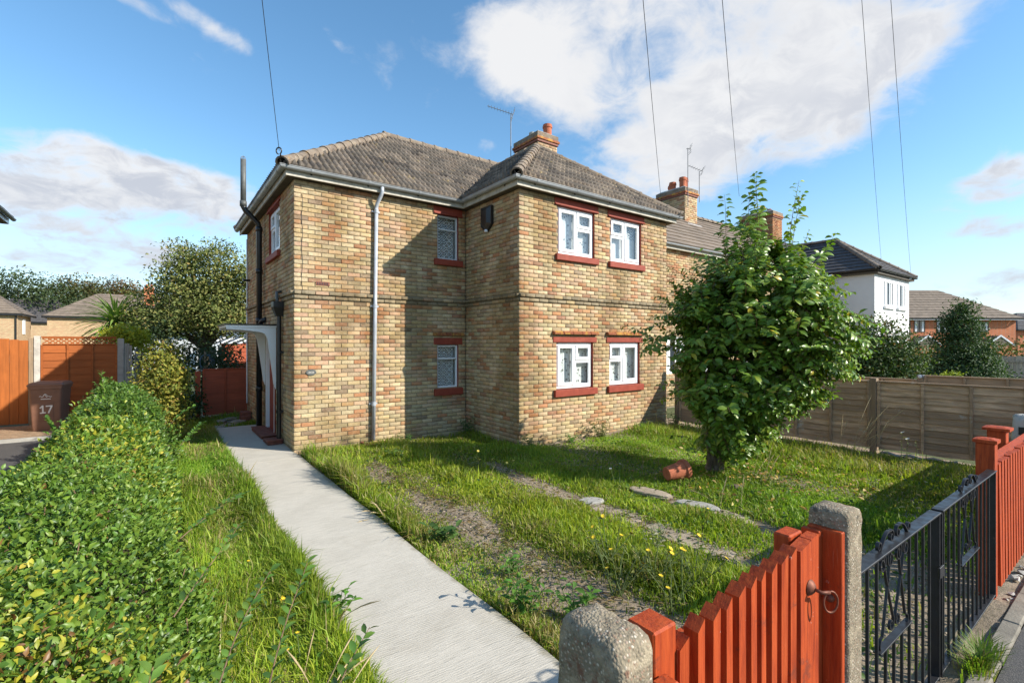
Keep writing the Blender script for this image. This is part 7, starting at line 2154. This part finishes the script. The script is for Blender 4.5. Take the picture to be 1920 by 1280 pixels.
# ------------------------------------------------------------------ weeds and flowers
def weed(name, label, x, y, h, stems, leaves, lsz, pal, spread=.3, group=None, flowers=None, droop=.3):
    t = thing(name, label, 'weed', (x, y, 0), group)
    LP, LD, LN = [], [], []; heads = []
    for k in range(stems):
        a = rng.uniform(0, 6.28); d = unit(np.array([math.cos(a) * spread, math.sin(a) * spread, 1.0])); p = np.array([x + rng.normal(0, .03), y + rng.normal(0, .03), 0.0]); hh = h * rng.uniform(.65, 1.1); pts = [p]
        for i in range(5): d = unit(d + rng.normal(0, .08, 3)); pts.append(pts[-1] + d * hh / 5)
        b = MB(); b.tube([tuple(q) for q in pts], [.0045, .004, .0036, .003, .0026, .002], 5); b.build('stem', m['dry_stalk'] if pal is None else m['weed_stem'], t)
        heads.append(pts[-1])
        if pal is not None:
            for j in range(leaves):
                s = (j + .6) / leaves; i = min(4, int(s * 5)); q = pts[i] + (pts[i + 1] - pts[i]) * (s * 5 - i); aa = j * 2.4 + k
                LP.append(q); LD.append(unit(np.array([math.cos(aa), math.sin(aa), .55 - droop]))); LN.append(unit(np.array([0, 0, 1.0]) + rng.normal(0, .25, 3)))
    if LP:
        n = len(LP); L = lsz * rng.uniform(.6, 1.2, n)
        V, F, cc = leaf_cloud(np.array(LP), np.array(LD), np.array(LN), L, L * .42, pick_cols(n, pal, [1] * len(pal)))
        link('leaves', np_mesh('leaves', V, F, cc, smooth=True, off=base_of(t)), m['grass_blade'], t, kind='stuff')
    if flowers:
        col, r, cnt = flowers
        for q in heads[:cnt]:
            q = q + np.array([0, 0, .0]); vs = [tuple(q + np.array([0, 0, .004]))]; n = 14; tilt = rng.normal(0, .35, 2)
            for i in range(n):
                an = 2 * math.pi * i / n; rr = r * (1 if i % 2 else .68); dx, dy = math.cos(an) * rr, math.sin(an) * rr; vs.append((q[0] + dx, q[1] + dy, q[2] + .004 + dx * tilt[0] + dy * tilt[1] + rr * .25))
            b = MB(); b.add(vs, [(0, 1 + i, 1 + (i + 1) % n) for i in range(n)], tuple(np.array(col) * rng.uniform(.85, 1.1))); b.add([tuple(np.array(v) - np.array([0, 0, .006])) for v in vs], [(0, 1 + (i + 1) % n, 1 + i) for i in range(n)], (.2, .2, .03))
            b.build('flower_head', m['flower'], t)
    return t

def build_weeds():
    simple('weed_stem', (.10, .14, .04), .8, .3, 20)
    G1 = [(.12, .27, .045), (.17, .34, .055), (.09, .20, .045)]; G2 = [(.08, .16, .045), (.11, .21, .055)]; G3 = [(.16, .18, .05), (.11, .14, .04)]
    weed('nettle', 'bright green leafy weed growing on the left edge of the path', .97, 3.32, .22, 7, 9, .075, G1, .55)
    weed('nettle', 'tall bright green nettle at the path edge just left of the concrete gatepost', 2.02, 2.62, .34, 8, 9, .085, G1, .35)
    weed('nettle', 'green nettle clump on the verge a step behind the tall nettle', 2.28, 2.35, .30, 7, 8, .08, G1, .4)
    weed('nettle', 'small nettle beside the bare wheel track nearest the path', 2.35, 3.15, .20, 5, 7, .07, G1, .4)
    weed('dock_weed', 'dark broad leaved dock in the grass between the path and the first wheel track', 2.15, 4.05, .20, 6, 6, .13, G2, .8, droop=.1)
    weed('dock_weed', 'dark leafy weed against the inner corner of the brick walls', 5.05, 8.35, .38, 8, 9, .10, G2, .4)
    weed('dock_weed', 'leafy weed at the foot of the front brick corner', 5.35, 6.68, .26, 6, 8, .08, G2, .5)
    weed('wall_shrub', 'bushy self sown shrub at the foot of the wall below the right hand lower window', 7.05, 6.62, .42, 14, 11, .075, G3, .5)
    weed('dock_weed', 'low weeds along the wall below the left hand lower window', 6.25, 6.62, .22, 9, 8, .07, G1, .9)
    weed('dock_weed', 'low weeds by the wall near the right corner of the brick wing', 8.1, 6.6, .24, 9, 8, .07, G1, .9)
    weed('dock_weed', 'leafy weed at the right corner of the brick wing behind the tree', 9.2, 6.5, .34, 9, 8, .09, G2, .5)
    weed('dock_weed', 'green weed at the foot of the grey downpipe', 3.75, 8.45, .20, 8, 7, .08, G2, .8)
    weed('dock_weed', 'leafy dark weed in the verge grass below the grey downpipe', 3.05, 7.35, .20, 9, 8, .09, G2, .9)
    YF_ = ((.72, .50, .02), .018, 4)
    k = 0
    for (x, y, lab) in ((2.92, 2.02, 'scraggy weed with yellow flowers behind the red gate nearest the concrete post'), (3.05, 2.32, 'scraggy weed with yellow flowers in the middle of the bare patch behind the red gate'),
                        (3.28, 2.12, 'scraggy weed with yellow flowers behind the tops of the red pickets'), (2.68, 2.38, 'scraggy weed with yellow flowers beside the nettles'), (3.0, 2.75, 'scraggy weed with one yellow flower at the back of the bare patch')):
        weed('hawkweed', lab, x, y, .40, 9, 7, .05, G3, .55, flowers=YF_, group='yellow flowered weeds behind the red gate')
    for (x, y, lab) in ((3.72, 6.05, 'tuft of yellow flowers in the long grass before the inner corner of the house'), (3.95, 5.55, 'yellow flowers beside the middle wheel track')):
        weed('hawkweed', lab, x, y, .30, 6, 5, .05, G3, .6, flowers=((.62, .50, .10), .022, 5), group='yellow flowers in the long grass')
    weed('dandelion', 'yellow flowers in the left verge grass beside the path', .68, 3.55, .17, 4, 4, .05, G1, .5, flowers=((.75, .52, .02), .016, 3))
    weed('dandelion', 'single yellow flower in the left verge grass', .62, 4.3, .18, 3, 4, .05, G1, .5, flowers=((.75, .52, .02), .014, 1))
    weed('dandelion', 'yellow flowers in the left verge nearest the camera', .64, 2.9, .2, 4, 4, .05, G1, .5, flowers=((.75, .52, .02), .014, 2))
    weed('dandelion', 'small yellow flower in the grass by the far wheel track', 4.6, 2.9, .2, 3, 3, .05, G1, .4, flowers=((.75, .55, .03), .016, 1))
    weed('thistle', 'pale thistle with white seed heads before the grey fence', 8.35, 2.12, .62, 3, 12, .05, [(.22, .26, .10), (.30, .32, .16)], .10, flowers=((.70, .68, .62), .028, 3))
    weed('seed_head', 'thin weed with white seed head standing in the grass left of the pot', 4.95, 4.35, .22, 2, 3, .04, G3, .2, flowers=((.66, .66, .60), .022, 2))
    weed('grey_weed', 'greyish woolly weed in the middle of the drive grass', 3.62, 2.75, .30, 7, 8, .05, [(.30, .31, .22), (.38, .36, .28)], .5)
    weed('grey_weed', 'small pale weed in the shaded grass before the grey fence', 7.3, 2.2, .2, 5, 6, .05, [(.34, .36, .26)], .6)
    # dry grass stalks
    def stalks(label, x, y, n, h, dirv):
        t = thing('dry_stalks', label, 'stalks', (x, y, 0))
        for k in range(n):
            d = unit(np.array(dirv) + rng.normal(0, .28, 3)); p = np.array([x + rng.normal(0, .10), y + rng.normal(0, .10), 0]); pts = [p]; hh = h * rng.uniform(.6, 1.1)
            for i in range(6): d = unit(d + np.array([0, 0, -.03 * i]) + rng.normal(0, .02, 3)); pts.append(pts[-1] + d * hh / 6)
            b = MB(); b.tube([tuple(q) for q in pts], [.0028, .0026, .0024, .0022, .004, .0055, .001], 5); b.build('stalk', m['dry_stalk'], t)
    stalks('dry straw coloured grass stalks leaning before the grey fence post', 9.15, 3.05, 14, 1.0, (.3, -.5, 1.2))
    stalks('dry straw coloured stalks at the foot of the leafy tree', 6.6, 3.3, 5, .6, (.1, -.1, 1))
    stalks('thin dry stalks standing in the far wheel track', 5.25, 3.05, 4, .42, (.1, .0, 1))
    stalks('dry bent grass stalks in the verge beside the hedge', .60, 2.55, 12, .42, (.5, .2, .5))
    stalks('dry grass stalks on the path edge in the middle of the verge', 2.02, 4.9, 16, .30, (-.45, -.2, .6))
    stalks('pale dry stalk leaning over the left path edge', .88, 3.05, 3, .5, (.1, -.6, .5))
    weed('grass_tuft', 'green grass tuft growing in the pavement edge below the iron gates', 3.72, .66, .16, 2, 2, .03, G1, .3)
    # tuft of real blades there
    n = 420; a = rng.uniform(0, 6.28, n); r = np.abs(rng.normal(0, .07, n)); x = 3.80 + np.cos(a) * r * 1.6; y = .635 + np.sin(a) * r * .5
    h = rng.uniform(.06, .17, n); az = a + rng.normal(0, .5, n); F_ = np.stack([np.cos(az), np.sin(az), np.zeros(n)], -1); S = np.stack([-np.sin(az), np.cos(az), np.zeros(n)], -1) * .0035
    P0 = np.stack([x, y, np.zeros(n)], -1); U = np.array([0, 0, 1.0]); md = P0 + U * h[:, None] * .6 + F_ * h[:, None] * .2; tp = P0 + U * h[:, None] * .85 + F_ * h[:, None] * .7
    V = np.stack([P0 - S, P0 + S, md + S * .8, md - S * .8, tp], 1).reshape(-1, 3); b = np.arange(n)[:, None] * 5
    o = link('edge_grass', np_mesh('edge_grass', V, [b + np.array([[0, 1, 2, 3]]), b + np.array([[3, 2, 4]])], np.repeat(pick_cols(n, [(.16, .27, .035), (.22, .30, .045), (.33, .28, .11)], [3, 2, 1]), 5, 0)), m['grass_blade']); o['kind'] = 'stuff'
build_weeds()
